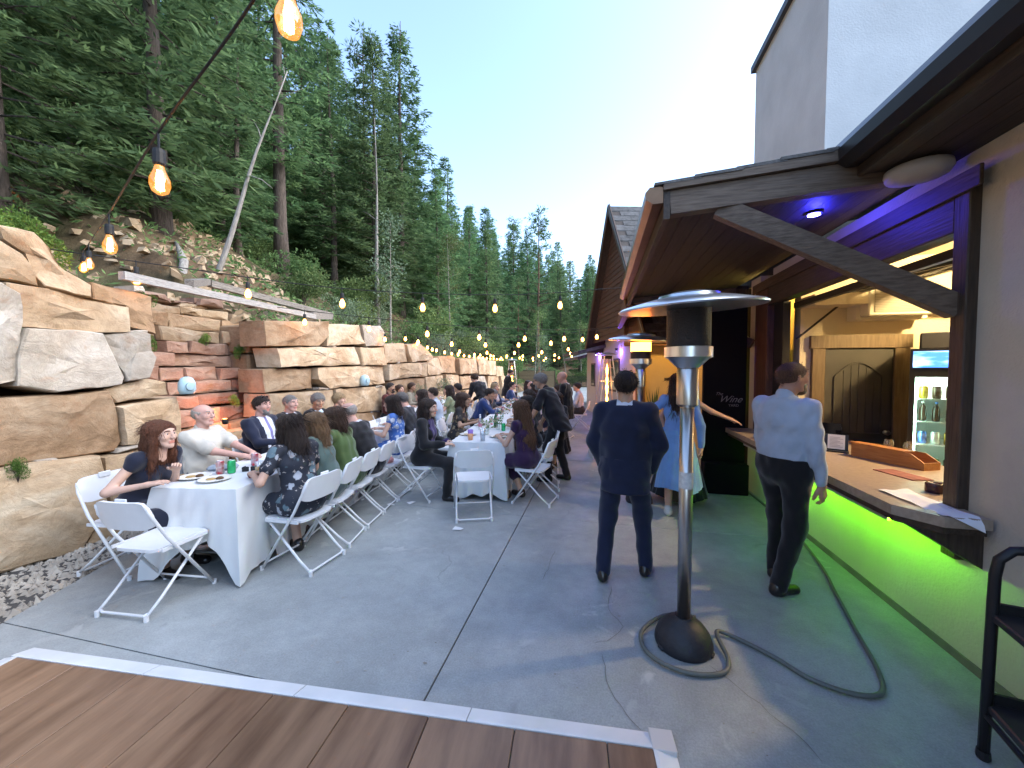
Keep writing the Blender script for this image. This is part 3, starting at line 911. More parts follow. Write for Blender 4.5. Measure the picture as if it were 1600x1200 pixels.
# canopy over the bar
canopy = empty("bar_canopy", (1.2, 4.8, 2.8))
tag(canopy, "dark timber canopy with gutter and diagonal brace over the bar window", "canopy")
def kpart(mb, name, m, **k):
    o = mb.build(name, m, canopy, **k); o.matrix_parent_inverse = Matrix.Translation((-1.2, -4.8, -2.8)); return o
Y0, Y1 = 2.93, 6.75
sof = lambda x: 2.875 + .062 * (x - .45)
nb = 11
for i in range(nb):
    x0 = lerp(.47, 2.055, i / nb); x1 = lerp(.47, 2.055, (i + 1) / nb)
    mb = MB(); g = .002
    mb.add([(x0 + g, Y0 + .09, sof(x0)), (x1 - g, Y0 + .09, sof(x1)), (x1 - g, Y1, sof(x1)), (x0 + g, Y1, sof(x0)),
            (x0 + g, Y0 + .09, sof(x0) + .02), (x1 - g, Y0 + .09, sof(x1) + .02), (x1 - g, Y1, sof(x1) + .02), (x0 + g, Y1, sof(x0) + .02)],
           [(0, 3, 2, 1), (4, 5, 6, 7), (0, 1, 5, 4), (1, 2, 6, 5), (2, 3, 7, 6), (3, 0, 4, 7)])
    kpart(mb, "soffit_board", M_SOFF)
kpart(MB().beam((.47, Y0 + .04, 2.875), (1.86, Y0 + .04, 2.965), .09, .16), "end_beam", M_GWOOD)
kpart(MB().beam((.47, Y1 - .04, 2.875), (2.05, Y1 - .04, 2.965), .09, .16), "end_beam", M_GWOOD)
br = MB().beam((.80, Y0 + .06, 2.83), (2.035, 2.79, 2.06), .085, .125)
kpart(br, "brace", M_GWOOD)
kpart(MB().beam((.98, Y1 - .06, 2.80), (2.03, 5.9, 2.05), .085, .125), "brace", wood_mat("red_brace", (.06, .028, .018), (.11, .055, .035), .6, 5, (1, 12, 12)))
kpart(MB().box(.425, .468, Y0 - .01, Y1, 2.76, 2.985), "fascia", M_DWOOD_H)
kpart(MB().prism([(.42, 2.87), (.42, 2.975), (.40, 2.985), (.33, 2.985), (.30, 2.95), (.305, 2.90), (.35, 2.868)], 'y', Y0 - .02, Y1), "gutter", M_GUT)
kpart(MB().tube([(.40, 6.70, 2.88), (.40, 6.70, 2.80), (.95, 6.72, 2.62)], .032, 8), "downspout", M_GUT)
# shingled top in courses
for c in range(7):
    x0 = .36 + c * .26; x1 = x0 + .30
    zt = lambda x: 3.0 + .10 * (x - .42)
    y = Y0 - .045 - (.08 * (c % 2))
    yy = [Y0 - .04 + k * .31 + (.13 if c % 2 else 0) for k in range(-1, 14)]
    for a, b in zip(yy, yy[1:]):
        a = max(a, Y0 - .045); b = min(b, Y1 + .03)
        if b - a < .03: continue
        mb = MB(); l = .012 + .004 * rr.random()
        mb.add([(x0, a + .003, zt(x0) + l), (x1, a + .003, zt(x1) + l * .4), (x1, b - .003, zt(x1) + l * .4), (x0, b - .003, zt(x0) + l),
                (x0, a + .003, zt(x0) - .004), (x1, a + .003, zt(x1) - .016), (x1, b - .003, zt(x1) - .016), (x0, b - .003, zt(x0) - .004)],
               [(0, 1, 2, 3), (7, 6, 5, 4), (0, 4, 5, 1), (1, 5, 6, 2), (2, 6, 7, 3), (3, 7, 4, 0)])
        kpart(mb, "shingle", M_SHIN)
kpart(MB().prism([(.42, 2.955), (.42, 2.99), (2.2, 3.168), (2.2, 3.08)], 'y', Y0 - .035, Y0 + .02), "rake_board", M_GWOOD)
kpart(MB().prism([(.45, 2.965), (.45, 2.985), (2.2, 3.16), (2.2, 3.06)], 'y', Y0 + .021, Y1), "roof_deck", M_DWOOD)

# main roof eave towards the viewer
eave = empty("main_roof", (2.0, 0, 3.0))
tag(eave, "deep dark eave of the main roof above the cream wall", "roof")
def epart(mb, name, m, **k):
    o = mb.build(name, m, eave, **k); o.matrix_parent_inverse = Matrix.Translation((-2.0, 0, -3.0)); return o
for i in range(4):
    x0 = 1.62 + i * .11
    epart(MB().box(x0 + .002, x0 + .108, -4, 3.02, 2.943, 2.96), "soffit_board", M_SOFF)
epart(MB().box(1.585, 1.618, -4, 3.03, 2.93, 3.15), "fascia", M_DWOOD_H)
epart(MB().prism([(1.58, 2.99), (1.58, 3.14), (1.56, 3.15), (1.48, 3.15), (1.46, 3.10), (1.465, 3.03), (1.52, 2.99)], 'y', -4, 3.02), "gutter", mat("dark_gutter", (.05, .045, .045), .35, metal=.5))
epart(MB().prism([(1.56, 3.152), (1.56, 3.175), (5.6, 4.1), (5.6, 3.9)], 'y', -4, 5.1), "roof_plane", M_SHIN)
epart(MB().prism([(1.62, 2.96), (1.62, 3.15), (2.3, 3.31), (2.3, 2.96)], 'y', 2.98, 3.02), "end_board", M_DWOOD)

# tower of the taller block behind
tower = empty("stucco_tower", (4, 6.2, 2.9))
tag(tower, "tall pale stucco block rising behind the canopy", "tower")
def tpart(mb, name, m, **k):
    o = mb.build(name, m, tower, **k); o.matrix_parent_inverse = Matrix.Translation((-4, -6.2, -2.9)); return o
tpart(MB().box(2.46, 8.5, 5.14, 7.25, 2.95, 6.62), "wall", M_STUC2)
tpart(MB().box(2.40, 8.6, 5.08, 7.31, 6.62, 6.72), "coping", mat("dark_coping", (.06, .06, .065), .5))
# building body between canopy end and tower so the roof reads solid
part(MB().box(XW + .19, 8.4, 5.27, 9.5, 2.96, 3.1), "roof_slab", M_DWOOD)

# blue spot under the soffit and round speaker
spot = empty("blue_spotlight", (1.64, 3.55, 2.94))
tag(spot, "small round downlight glowing blue in the canopy soffit", "spotlight")
MB().lathe([(.055, -.012), (.06, -.004), (.06, .0)], n=20).build("trim_ring", M_BLACK, spot)
MB().lathe([(.042, -.016), (.02, -.02)], n=20).build("lens", mat("blue_lens", (.2, .2, 1), .4, emit=(.16, .13, 1.0), estr=30), spot)
sl = bpy.data.lights.new("blue_spot", 'POINT'); sl.energy = 2.6; sl.color = (.03, .03, 1.0); sl.shadow_soft_size = .03
slo = bpy.data.objects.new("spot_lamp", sl); COL.objects.link(slo); slo.location = (0.03, 0, -.07); slo.rotation_euler = (0, R(38), 0); slo.parent = spot
spk = empty("ceiling_speaker", (1.86, 2.86, 2.90))
tag(spk, "round off-white speaker hanging at the eave corner", "speaker")
MB().lathe([(.10, .04), (.15, .02), (.155, -.01), (.14, -.035), (.06, -.05)], n=24).build("housing", mat("offwhite_plastic", (.42, .42, .41), .5), spk, smooth=True)
MB().box(-.02, .02, -.02, .02, .03, .09).build("bracket", M_BLACK, spk)

# ---------------------------------------------------------------- wine bar bay and entrance further along
M_YEL = stucco("entry_wall_cream", (.56, .44, .22))
M_BOAR = wood_mat("entry_brown_board", (.07, .03, .016), (.13, .06, .032), .55, 4, (1, 12, 12))
ent = empty("entrance_bay", (2, 9, 0))
tag(ent, "lit entrance bay with cream wall and brown posts past the bar", "entrance")
def npart(mb, name, m, parent=None, **k):
    o = mb.build(name, m, parent or ent, **k)
    o.matrix_parent_inverse = Matrix.Translation((-2, -9, 0)) if parent is None else Matrix.Identity(4)
    return o
npart(MB().box(1.12, 4.2, 10.6, 10.75, 0, 2.95), "wall", M_YEL)
npart(MB().box(.90, 1.12, 10.35, 10.62, 0, 2.5, .01), "post", M_BOAR)
npart(MB().box(.60, 3.6, 10.2, 10.34, 2.30, 2.98), "fascia_board", M_BOAR)
for i in range(3):
    npart(MB().box(.58, 3.6, 10.18, 10.198, 2.32 + i * .22, 2.53 + i * .22, .004), "siding_board", M_BOAR)
npart(MB().box(XW, XW + .2, 6.75, 10.6, 0, 2.94), "wall", M_YEL)
npart(MB().box(XW - .02, XW + .22, 6.62, 6.80, 0, 2.94), "post", M_DWOOD)
npart(MB().box(.5, 2.3, 6.76, 10.6, 2.96, 3.02), "ceiling", M_SOFF)
npart(MB().box(.42, .52, 6.8, 10.2, 2.75, 3.02), "fascia_board", M_BOAR)
# bar recess with green strip, seen between panel and pier
npart(MB().box(2.9, 3.0, 5.28, 8.2, 0, 2.95), "wall", M_YEL)
npart(MB().box(2.45, 2.9, 6.2, 7.6, .02, 1.02), "back_bar", wood_mat("honey_wood", (.28, .13, .04), (.42, .22, .08), .5, 4, (12, 12, 1)))
npart(MB().box(2.43, 2.9, 6.18, 7.62, 1.02, 1.06), "back_bar_top", M_LAM)
npart(MB().box(2.86, 2.895, 6.1, 7.8, 1.09, 1.12), "led_strip", mat("green_led_soft", (.1, .6, .05), .5, emit=(.3, 1.0, .02), estr=4))
npart(MB().box(2.84, 2.88, 6.1, 7.4, 1.35, 2.0), "shelf_backing", mat("olive_panel", (.12, .11, .05), .8, col2=(.2, .18, .08), scale=12))  # mottled olive backing above the back bar
# door; the doorway's orange light is put into its wood colour
ed = npart(MB().box(1.93, 2.05, 10.55, 10.595, 0, 2.12), "door_frame", mat("dark_red_frame", (.06, .02, .015), .5))
npart(MB().box(2.06, 2.72, 10.57, 10.597, .02, 2.08, .004), "door", wood_mat("orange_door", (.42, .12, .03), (.55, .19, .06), .4, 4, (12, 12, 1)))
npart(MB().box(2.73, 2.82, 10.55, 10.595, 0, 2.12), "door_frame", MATS["dark_red_frame"])
npart(MB().box(1.62, 1.86, 10.585, 10.597, 1.42, 1.49), "sign_plate", mat("sign_dark", (.10, .075, .04), .5))
npart(MB().box(1.74, 1.84, 10.57, 10.597, .95, 1.28), "sign_plate", MATS["sign_dark"])
# planter in the corner
pl = empty("potted_plant", (1.32, 10.25, 0)); tag(pl, "thin leafy plant in a dark pot by the entrance post", "plant")
MB().lathe([(.10, 0), (.14, .28), (.15, .30), (.13, .30)], n=14).build("pot", M_BLACK, pl, smooth=True)
lv = MB()
for i in range(14):
    a = rng.random() * 6.28; h = rng.uniform(.5, 1.0); s = rng.uniform(.1, .35)
    x, y = math.cos(a), math.sin(a)
    lv.add([(x * .03, y * .03, .3), (x * s * .6 - y * .03, y * s * .6 + x * .03, .3 + h * .6), (x * s, y * s, .3 + h), (x * s * .6 + y * .03, y * s * .6 - x * .03, .3 + h * .6)], [(0, 1, 2, 3)])
lv.build("leaves", mat("pot_leaf", (.05, .09, .03), .6), pl, fixn=False)
def lamp(name, loc, e, col, size=.2, parent=None, typ='POINT'):
    l = bpy.data.lights.new(name, typ); l.energy = e; l.color = col
    if typ == 'AREA': l.size = size
    else: l.shadow_soft_size = size
    o = bpy.data.objects.new(name, l); COL.objects.link(o); o.location = loc
    if parent is not None: o.parent = parent; o.matrix_parent_inverse = Matrix.Translation([-q for q in parent.location])
    return o
def ceiling_light(loc, label, e, col, r=.09):
    o = empty("ceiling_light", loc); tag(o, label, "ceiling light")
    MB().lathe([(r, 0), (r, -.02), (r * .8, -.03)], n=18).build("housing", mat("light_housing", (.6, .6, .58), .5), o)
    MB().lathe([(r * .75, -.031), (r * .4, -.04)], n=18).build("diffuser", mat("warm_diffuser_" + name_of(col), (1, .9, .7), .5, emit=col, estr=9), o)
    l = lamp("lamp", (0, 0, -.08), e, col, .08); l.parent = o
    return o
def name_of(c): return "%02d%02d%02d" % tuple(int(q * 99) for q in c)
ceiling_light((3.55, 3.9, 2.94), "round warm ceiling light inside the bar window", 88, (1.0, .72, .36), .14)
ceiling_light((1.6, 9.2, 2.955), "warm ceiling light in the entrance bay", 26, (1.0, .55, .14))
ceiling_light((2.55, 6.9, 2.94), "ceiling light above the back bar", 5, (1.0, .62, .15))

# ---------------------------------------------------------------- black sign panel
sp = empty("sign_panel", (1.68, 5.88, 0)); tag(sp, "tall black panel with pale script lettering at the end of the bar", "sign")
MB().box(-.27, .27, -.04, .04, .03, 2.62, .008).build("board", mat("black_fabric_panel", (.008, .008, .009), .9, spec=.1), sp)
MB().box(-.29, .29, -.16, .16, 0, .03, .005).build("foot", M_BLACK, sp)
MB().box(-.275, .275, -.20, -.045, 0.0, .42, .01).build("skirt", MATS["black_fabric_panel"], sp)
M_LET = mat("pale_lettering", (.16, .155, .15), .7)
def text(body, size, loc, shear=0.0, m=M_LET, parent=None, rot=(R(90), 0, 0), ext=.001):
    cu = bpy.data.curves.new("lettering", 'FONT'); cu.body = body; cu.size = size; cu.extrude = ext; cu.shear = shear
    cu.materials.append(m)
    o = bpy.data.objects.new("lettering", cu); COL.objects.link(o); o.location = loc; o.rotation_euler = rot
    me = bpy.data.meshes.new_from_object(o); q = bpy.data.objects.new("lettering", me); COL.objects.link(q); q.location = loc; q.rotation_euler = rot
    bpy.data.objects.remove(o)
    if parent: q.parent = parent
    return q
text("The", .06, (-.12, -.0425, 1.345), .5, parent=sp)
text("Wine", .13, (-.08, -.0425, 1.25), .55, parent=sp)
text("YARD", .05, (.05, -.0425, 1.19), .0, parent=sp)

# ---------------------------------------------------------------- gabled building beyond
gab = empty("gabled_building", (.1, 12, 0))
tag(gab, "stucco building with a tall brown sided gable and shingle roof beyond the bar", "building")
GA = R(14.6)
gd = Vector((-math.sin(GA), math.cos(GA), 0)); gn = Vector((-math.cos(GA), -math.sin(GA), 0))   # along wall, outward to the patio
gp0 = Vector((.86, 11.15, 0))
def GP(s, o, z): return gp0 + gd * s + gn * o + Vector((0, 0, z))
def gbox(s0, s1, o0, o1, z0, z1):
    mb = MB()
    vs = [GP(s, o, z) for z in (z0, z1) for o in (o0, o1) for s in (s0, s1)]
    return mb.add(vs, [(0, 2, 3, 1), (4, 5, 7, 6), (0, 1, 5, 4), (2, 6, 7, 3), (0, 4, 6, 2), (1, 3, 7, 5)])
def gpart(mb, name, m, parent=None, **k):
    o = mb.build(name, m, parent or gab, **k)
    o.matrix_parent_inverse = Matrix.Translation((-.1, -12, 0)) if parent is None else Matrix.Identity(4)
    return o
M_STUC3 = stucco("stucco_far", (.60, .57, .51))
gpart(gbox(-.3, 5.6, -3.0, 0, 0, 2.75), "wall", M_STUC3)
gpart(gbox(5.62, 9.5, -3.0, -.9, 0, 2.5), "wall", M_STUC3)
for s0, s1, z0, z1 in ((4.15, 4.75, 1.05, 1.95), (1.1, 2.2, 1.0, 2.05)):
    wdw = gpart(gbox(s0, s1, -.02, .03, z0, z1), "window", M_DWOOD)
    gpart(gbox(s0 + .06, s1 - .06, .031, .034, z0 + .06, z1 - .06), "pane", mat("dark_glass", (.03, .03, .035), .08), wdw)
# gable plane: siding boards clipped to the triangle
pk_s, pk_z, hs, lowz = .25, 6.15, 2.55, 2.62
nbd = 24
OV = .42
for i in range(nbd):
    z0 = lerp(lowz, pk_z - .05, i / nbd); z1 = lerp(lowz, pk_z - .05, (i + 1) / nbd) - .006
    h0 = hs * (pk_z - z0) / (pk_z - lowz); h1 = hs * (pk_z - z1) / (pk_z - lowz)
    mb = MB()
    vs = [GP(pk_s - h0, OV + .012, z0), GP(pk_s + h0, OV + .012, z0), GP(pk_s + h1, OV, z1), GP(pk_s - h1, OV, z1),
          GP(pk_s - h0, OV - .03, z0), GP(pk_s + h0, OV - .03, z0), GP(pk_s + h1, OV - .03, z1), GP(pk_s - h1, OV - .03, z1)]
    mb.add(vs, [(0, 1, 2, 3), (7, 6, 5, 4), (0, 4, 5, 1), (1, 5, 6, 2), (2, 6, 7, 3), (3, 7, 4, 0)])
    gpart(mb, "siding_board", wood_mat("brown_siding", (.075, .036, .022), (.13, .068, .042), .6, 4, (1, 12, 12), .15))
def slab(a0, a1, b1, b0, t, name, m):
    """Roof plane between four points, thickness t downwards."""
    mb = MB(); d = Vector((0, 0, -t))
    vs = [a0, a1, b1, b0, a0 + d, a1 + d, b1 + d, b0 + d]
    mb.add(vs, [(0, 1, 2, 3), (7, 6, 5, 4), (0, 4, 5, 1), (1, 5, 6, 2), (2, 6, 7, 3), (3, 7, 4, 0)])
    return gpart(mb, name, m)
OH = .62
slab(GP(pk_s, OH, pk_z + .10), GP(pk_s, -6, pk_z + .10), GP(pk_s + hs + .25, -6, lowz - .22), GP(pk_s + hs + .25, OH, lowz - .22), .10, "roof_plane", M_DWOOD)
rp = slab(GP(pk_s, OH, pk_z + .10), GP(pk_s, -6, pk_z + .10), GP(pk_s - hs - .3, -6, lowz - .28), GP(pk_s - hs - .3, OH, lowz - .28), .10, "roof_plane", M_DWOOD)
for c in range(22):                                      # shingle courses on the slope facing the patio approach
    t0, t1 = c / 22, (c + 1.12) / 22
    for k in range(12):
        o0 = OH - k * .52 - (.26 if c % 2 else 0); o1 = o0 - .515
        def q(t, o, l): return GP(pk_s - t * (hs + .3), min(o, OH + .01), lerp(pk_z + .10, lowz - .28, t) + l)
        mb = MB()
        mb.add([q(t0, o0, .012), q(t0, o1, .012), q(t1, o1, .035), q(t1, o0, .035), q(t1, o1, .0), q(t1, o0, .0)], [(0, 1, 2, 3), (3, 2, 4, 5)])
        gpart(mb, "shingle", M_SHIN, fixn=False)
M_RAKE = mat("pale_drip_edge", (.20, .21, .21), .5)
gpart(MB().beam(GP(pk_s, OH + .015, pk_z + .09), GP(pk_s - hs - .3, OH + .015, lowz - .29), .03, .20), "rake_board", wood_mat("rake_brown", (.06, .032, .02), (.10, .055, .035)))
gpart(MB().beam(GP(pk_s, OH + .015, pk_z + .09), GP(pk_s + hs + .25, OH + .015, lowz - .23), .03, .20), "rake_board", MATS["rake_brown"])
gpart(MB().beam(GP(pk_s, OH + .035, pk_z + .145), GP(pk_s - hs - .3, OH + .035, lowz - .235), .012, .05), "drip_edge", M_RAKE)
slab(GP(2.7, .95, 2.35), GP(2.7, -2, 3.1), GP(5.9, -2, 3.1), GP(5.9, .95, 2.35), .12, "low_roof", M_SHIN)
slab(GP(5.7, .35, 2.25), GP(5.7, -2, 2.9), GP(9.6, -2, 2.9), GP(9.6, .35, 2.25), .12, "low_roof", M_SHIN)
pv_ = empty("purple_uplight", GP(3.5, .14, 2.28)); tag(pv_, "small violet lamp under the eave of the gabled building", "lamp")
MB().lathe([(.03, -.03), (.05, .03), (.045, .05)], n=12).build("housing", M_BLACK, pv_)
MB().lathe([(.026, -.032), (.01, -.036)], n=12).build("lens", mat("violet_lens", (.4, .2, 1), .4, emit=(.35, .2, 1.0), estr=20), pv_)
lamp("lamp", (0, 0, -.06), 8, (.25, .12, 1.0), .03).parent = pv_
pv2 = empty("purple_uplight", GP(1.0, .14, 2.3)); tag(pv2, "second violet wall lamp nearer the entrance post", "lamp")
MB().lathe([(.03, -.03), (.05, .03), (.045, .05)], n=12).build("housing", M_BLACK, pv2)
lamp("lamp", (0, 0, -.06), 5, (.25, .12, 1.0), .03).parent = pv2

# ================================================================ FURNITURE
M_CHW = mat("white_chair_plastic", (.74, .75, .76), .38, col2=(.69, .70, .71), scale=6)
M_CHF = mat("white_painted_tube", (.72, .73, .74), .32)
def make_chair():
    """White plastic folding chair; faces local +Y, origin on the floor under the seat."""
    c = empty("folding_chair")
    # seat: dished pad
    mb = MB(); nx, ny = 8, 8; v = []; f = []
    def seatp(i, j, top):
        u = i / nx * 2 - 1; t = j / ny
        wdt = .205 - .03 * (1 - t)
        y = -.19 + .39 * t
        rc = .05
        x = u * wdt
        e = max(0, abs(u) - .75) / .25
        y2 = y + (.025 * (1 if t < .5 else -1)) * (e ** 2) * (abs(t * 2 - 1) ** 3)
        z = .445 - .014 * (1 - u * u) * math.sin(math.pi * t) - .012 * max(0, t - .85) / .15 + .012 * t
        return (x, y2, z + (0 if top else -.022))
    for top in (1, 0):
        for j in range(ny + 1):
            for i in range(nx + 1):
                v.append(seatp(i, j, top))
    n1 = (nx + 1) * (ny + 1)
    for j in range(ny):
        for i in range(nx):
            a = j * (nx + 1) + i
            f.append((a, a + 1, a + nx + 2, a + nx + 1)); f.append((n1 + a + nx + 1, n1 + a + nx + 2, n1 + a + 1, n1 + a))
    per = [i for i in range(nx + 1)] + [(j) * (nx + 1) + nx for j in range(1, ny + 1)] + [ny * (nx + 1) + i for i in range(nx - 1, -1, -1)] + [j * (nx + 1) for j in range(ny - 1, 0, -1)]
    for a, b in zip(per, per[1:] + per[:1]):
        f.append((b, a, n1 + a, n1 + b))
    mb.add(v, f); o = mb.build("seat", M_CHW, c); smooth_by_angle(o, 50)
    # backrest: curved panel with rounded top corners
    mb = MB(); v = []; f = []; n = 12; mrows = 6
    for side in (1, 0):
        for j in range(mrows + 1):
            t = j / mrows
            for i in range(n + 1):
                u = i / n * 2 - 1
                z = .60 + .205 * t
                w = .212
                dz = 0
                if t > .5:
                    dz = -.05 * max(0, (abs(u) - .72) / .28) ** 2 * (t - .5) * 2
                if t < .3:
                    dz = .03 * max(0, (abs(u) - .6) / .4) ** 2 * (.3 - t) / .3
                y = -.205 - .045 * t - .028 * (1 - u * u)
                v.append((u * w, y + (.011 if side else -.011), z + dz))
    n1 = (n + 1) * (mrows + 1)
    for j in range(mrows):
        for i in range(n):
            a = j * (n + 1) + i
            f.append((a, a + n + 1, a + n + 2, a + 1)); f.append((n1 + a, n1 + a + 1, n1 + a + n + 2, n1 + a + n + 1))
    per = [i for i in range(n + 1)] + [j * (n + 1) + n for j in range(1, mrows + 1)] + [mrows * (n + 1) + i for i in range(n - 1, -1, -1)] + [j * (n + 1) for j in range(mrows - 1, 0, -1)]
    for a, b in zip(per, per[1:] + per[:1]):
        f.append((a, b, n1 + b, n1 + a))
    mb.add(v, f); o = mb.build("backrest", M_CHW, c); smooth_by_angle(o, 50)
    MB().box(-.045, .045, -.262, -.250, .775, .822, .004).build("handle_clip", M_CHW, c)
    for s in (-1, 1):
        MB().tube([(s * .196, -.258, .775), (s * .212, -.235, .70), (s * .222, -.14, .515), (s * .224, .20, .012)], .0115, 8).build("leg", M_CHF, c, smooth=True)
        MB().tube([(s * .196, .165, .435), (s * .198, -.17, .115), (s * .196, -.275, .03)], .0105, 8).build("leg", M_CHF, c, smooth=True)
        MB().lathe([(.016, -.012), (.016, .02)], (s * .2245, .203, .012), 8).build("foot_cap", M_CHW, c)
        MB().lathe([(.015, -.03), (.015, .012)], (s * .196, -.277, .03), 8).build("foot_cap", M_CHW, c)
        MB().beam((s * .208, -.17, .437), (s * .208, .17, .428), .012, .024).build("seat_rail", M_CHF, c)
    MB().tube([(-.192, -.262, .045), (-.165, -.268, .030), (.165, -.268, .030), (.192, -.262, .045)], .009, 8).build("crossbar", M_CHF, c, smooth=True)
    MB().tube([(-.222, .155, .072), (.222, .155, .072)], .008, 8).build("crossbar", M_CHF, c, smooth=True)
    return c
CHAIR0 = make_chair()
_used = [False]
def chair(x, y, face, label, group="white folding chairs around the dinner tables"):
    """face: direction (degrees from +Y, counter-clockwise) the sitter looks."""
    o = CHAIR0 if not _used[0] else copy_tree(CHAIR0)
    _used[0] = True
    o.location = (x, y, 0); o.rotation_euler = (0, 0, R(face))
    tag(o, label, "chair", group)
    return o

# ---------------------------------------------------------------- tables and cloths
M_CLOTH = mat("white_tablecloth", (.70, .72, .72), .8, col2=(.64, .66, .66), scale=2.5, sheen=.2, bump=.05, bscale=160)
M_TBL = mat("table_plastic", (.55, .54, .52), .6)
def table(x, y, ang, L, W, label, cl_label, seed=1, near=None):
    """Folding table; local +Y along its length, origin at the near end centre, cloth on top."""
    t = empty("folding_table", (x, y, 0), ang); tag(t, label, "table", "folding banquet tables under white cloths")
    MB().box(-W / 2, W / 2, 0, L, .705, .742, .01).build("tabletop", M_TBL, t)
    for yy in (.22, L - .22):
        for s in (-1, 1):
            MB().tube([(s * (W / 2 - .08), yy, .705), (s * (W / 2 - .10), yy, 0.0)], .014, 8).build("leg", mat("grey_leg", (.25, .25, .26), .4, metal=.6), t)
        MB().tube([(-W / 2 + .1, yy, .12), (W / 2 - .1, yy, .12)], .011, 8).build("leg_brace", MATS["grey_leg"], t)
    # cloth
    rs = random.Random(seed)
    per = []           # walk round the table edge: (x,y, nx,ny, cornerness)
    def side(x0, y0, x1, y1, nx_, ny_, n):
        for i in range(n):
            q = i / n
            per.append((lerp(x0, x1, q), lerp(y0, y1, q), nx_, ny_, min(q, 1 - q) * math.hypot(x1 - x0, y1 - y0)))
    nS, nL = 26, 56
    e = .006
    side(-W / 2 - e, -e, W / 2 + e, -e, 0, -1, nS)
    side(W / 2 + e, -e, W / 2 + e, L + e, 1, 0, nL)
    side(W / 2 + e, L + e, -W / 2 - e, L + e, 0, 1, nS)
    side(-W / 2 - e, L + e, -W / 2 - e, -e, -1, 0, nL)
    N = len(per); rowsz = 12
    ph = [rs.uniform(0, 6.28) for _ in range(8)]
    v = []; f = []
    for j in range(rowsz + 1):
        q = j / rowsz
        for i, (px, py, ax, ay, cd) in enumerate(per):
            a = i / N * 2 * math.pi
            corner = math.exp(-(cd / .10) ** 2)
            nxx, nyy = ax, ay
            if corner > .05:                       # push corners diagonally outwards
                nxx = lerp(ax, (1 if px > 0 else -1) * .8, corner); nyy = lerp(ay, (1 if py > L / 2 else -1) * .8, corner)
            fold = .55 * math.sin(a * 23 + ph[0]) + .35 * math.sin(a * 41 + ph[1]) + .3 * math.sin(a * 9 + ph[2])
            hem = .05 + .03 * math.sin(a * 5 + ph[3]) + .02 * math.sin(a * 17 + ph[4])
            if near is not None and i < nS:
                hem += near(i / nS)
            hem = hem * (1 - corner) + .012 * corner
            z = .7465 - (.7465 - hem) * q
            out = .004 + .02 * (1 - math.exp(-4 * q)) + q * (.026 * (.7 + fold)) + corner * .05 * q + .006 * math.sin(q * 9 + a * 31)
            zz = z + (.0015 if j == 0 else 0)
            v.append((px + nxx * out, py + nyy * out, zz))
    for j in range(rowsz):
        for i in range(N):
            i2 = (i + 1) % N
            f.append((j * N + i, (j + 1) * N + i, (j + 1) * N + i2, j * N + i2))
    # top sheet
    b = len(v); gx, gy = 8, 18
    inner = []
    v.append((0, L / 2, .7475)); ctr = b
    for i in range(N):
        f.append((i, (i + 1) % N, ctr))
    mb = MB(); mb.add(v, f)
    c = mb.build("tablecloth", M_CLOTH, None, smooth=True)
    smooth_by_angle(c, 55)
    c.location = (x, y, 0); c.rotation_euler = (0, 0, ang)
    tag(c, cl_label, "tablecloth", "white cloths on the banquet tables")
A1, A2 = R(9), R(6.6)
T1o, T2o = Vector((-3.17, 2.40, 0)), Vector((-1.57, 4.77, 0))
def onrow(o, ang, s, off, z=0.0):
    return Vector((o.x - math.sin(ang) * s + math.cos(ang) * off, o.y + math.cos(ang) * s + math.sin(ang) * off, z))
def R1(s, off, z=0.0): return onrow(T1o, A1, s, off, z)
def R2(s, off, z=0.0): return onrow(T2o, A2, s, off, z)
TL, TW = 1.83, .70
ORD = ["nearest", "second", "third", "fourth", "fifth"]
for k in range(5):
    p = R1(k * (TL + .015), 0)
    nr = (lambda q: (.26 * max(0, min(1, (q - .10) / .3)) * (1 if q < .90 else max(0, (1 - q) / .1)) if q < .95 else 0)) if k == 0 else None
    table(p.x, p.y, A1, TL, TW, ["white-clothed table at the near end of the row beside the stone wall", "second table in the row beside the stone wall", "third table in the row beside the stone wall",
          "fourth table in the row beside the stone wall", "fifth table in the row beside the stone wall"][k],
          ["white tablecloth with a lifted hem near the empty folding chair", "white tablecloth second in the row beside the stone wall", "white tablecloth third in the row beside the stone wall",
           "white tablecloth fourth in the row beside the stone wall", "white tablecloth last in the row beside the stone wall"][k], seed=11 + k, near=nr)
for k in range(4):
    p = R2(k * (TL + .015), 0)
    table(p.x, p.y, A2, TL, TW, ["table at the near end of the middle row", "second table in the middle row", "third table in the middle row", "fourth table in the middle row"][k],
          ["white tablecloth at the near end of the middle row", "white tablecloth second in the middle row", "white tablecloth third in the middle row", "white tablecloth last in the middle row"][k], seed=31 + k)

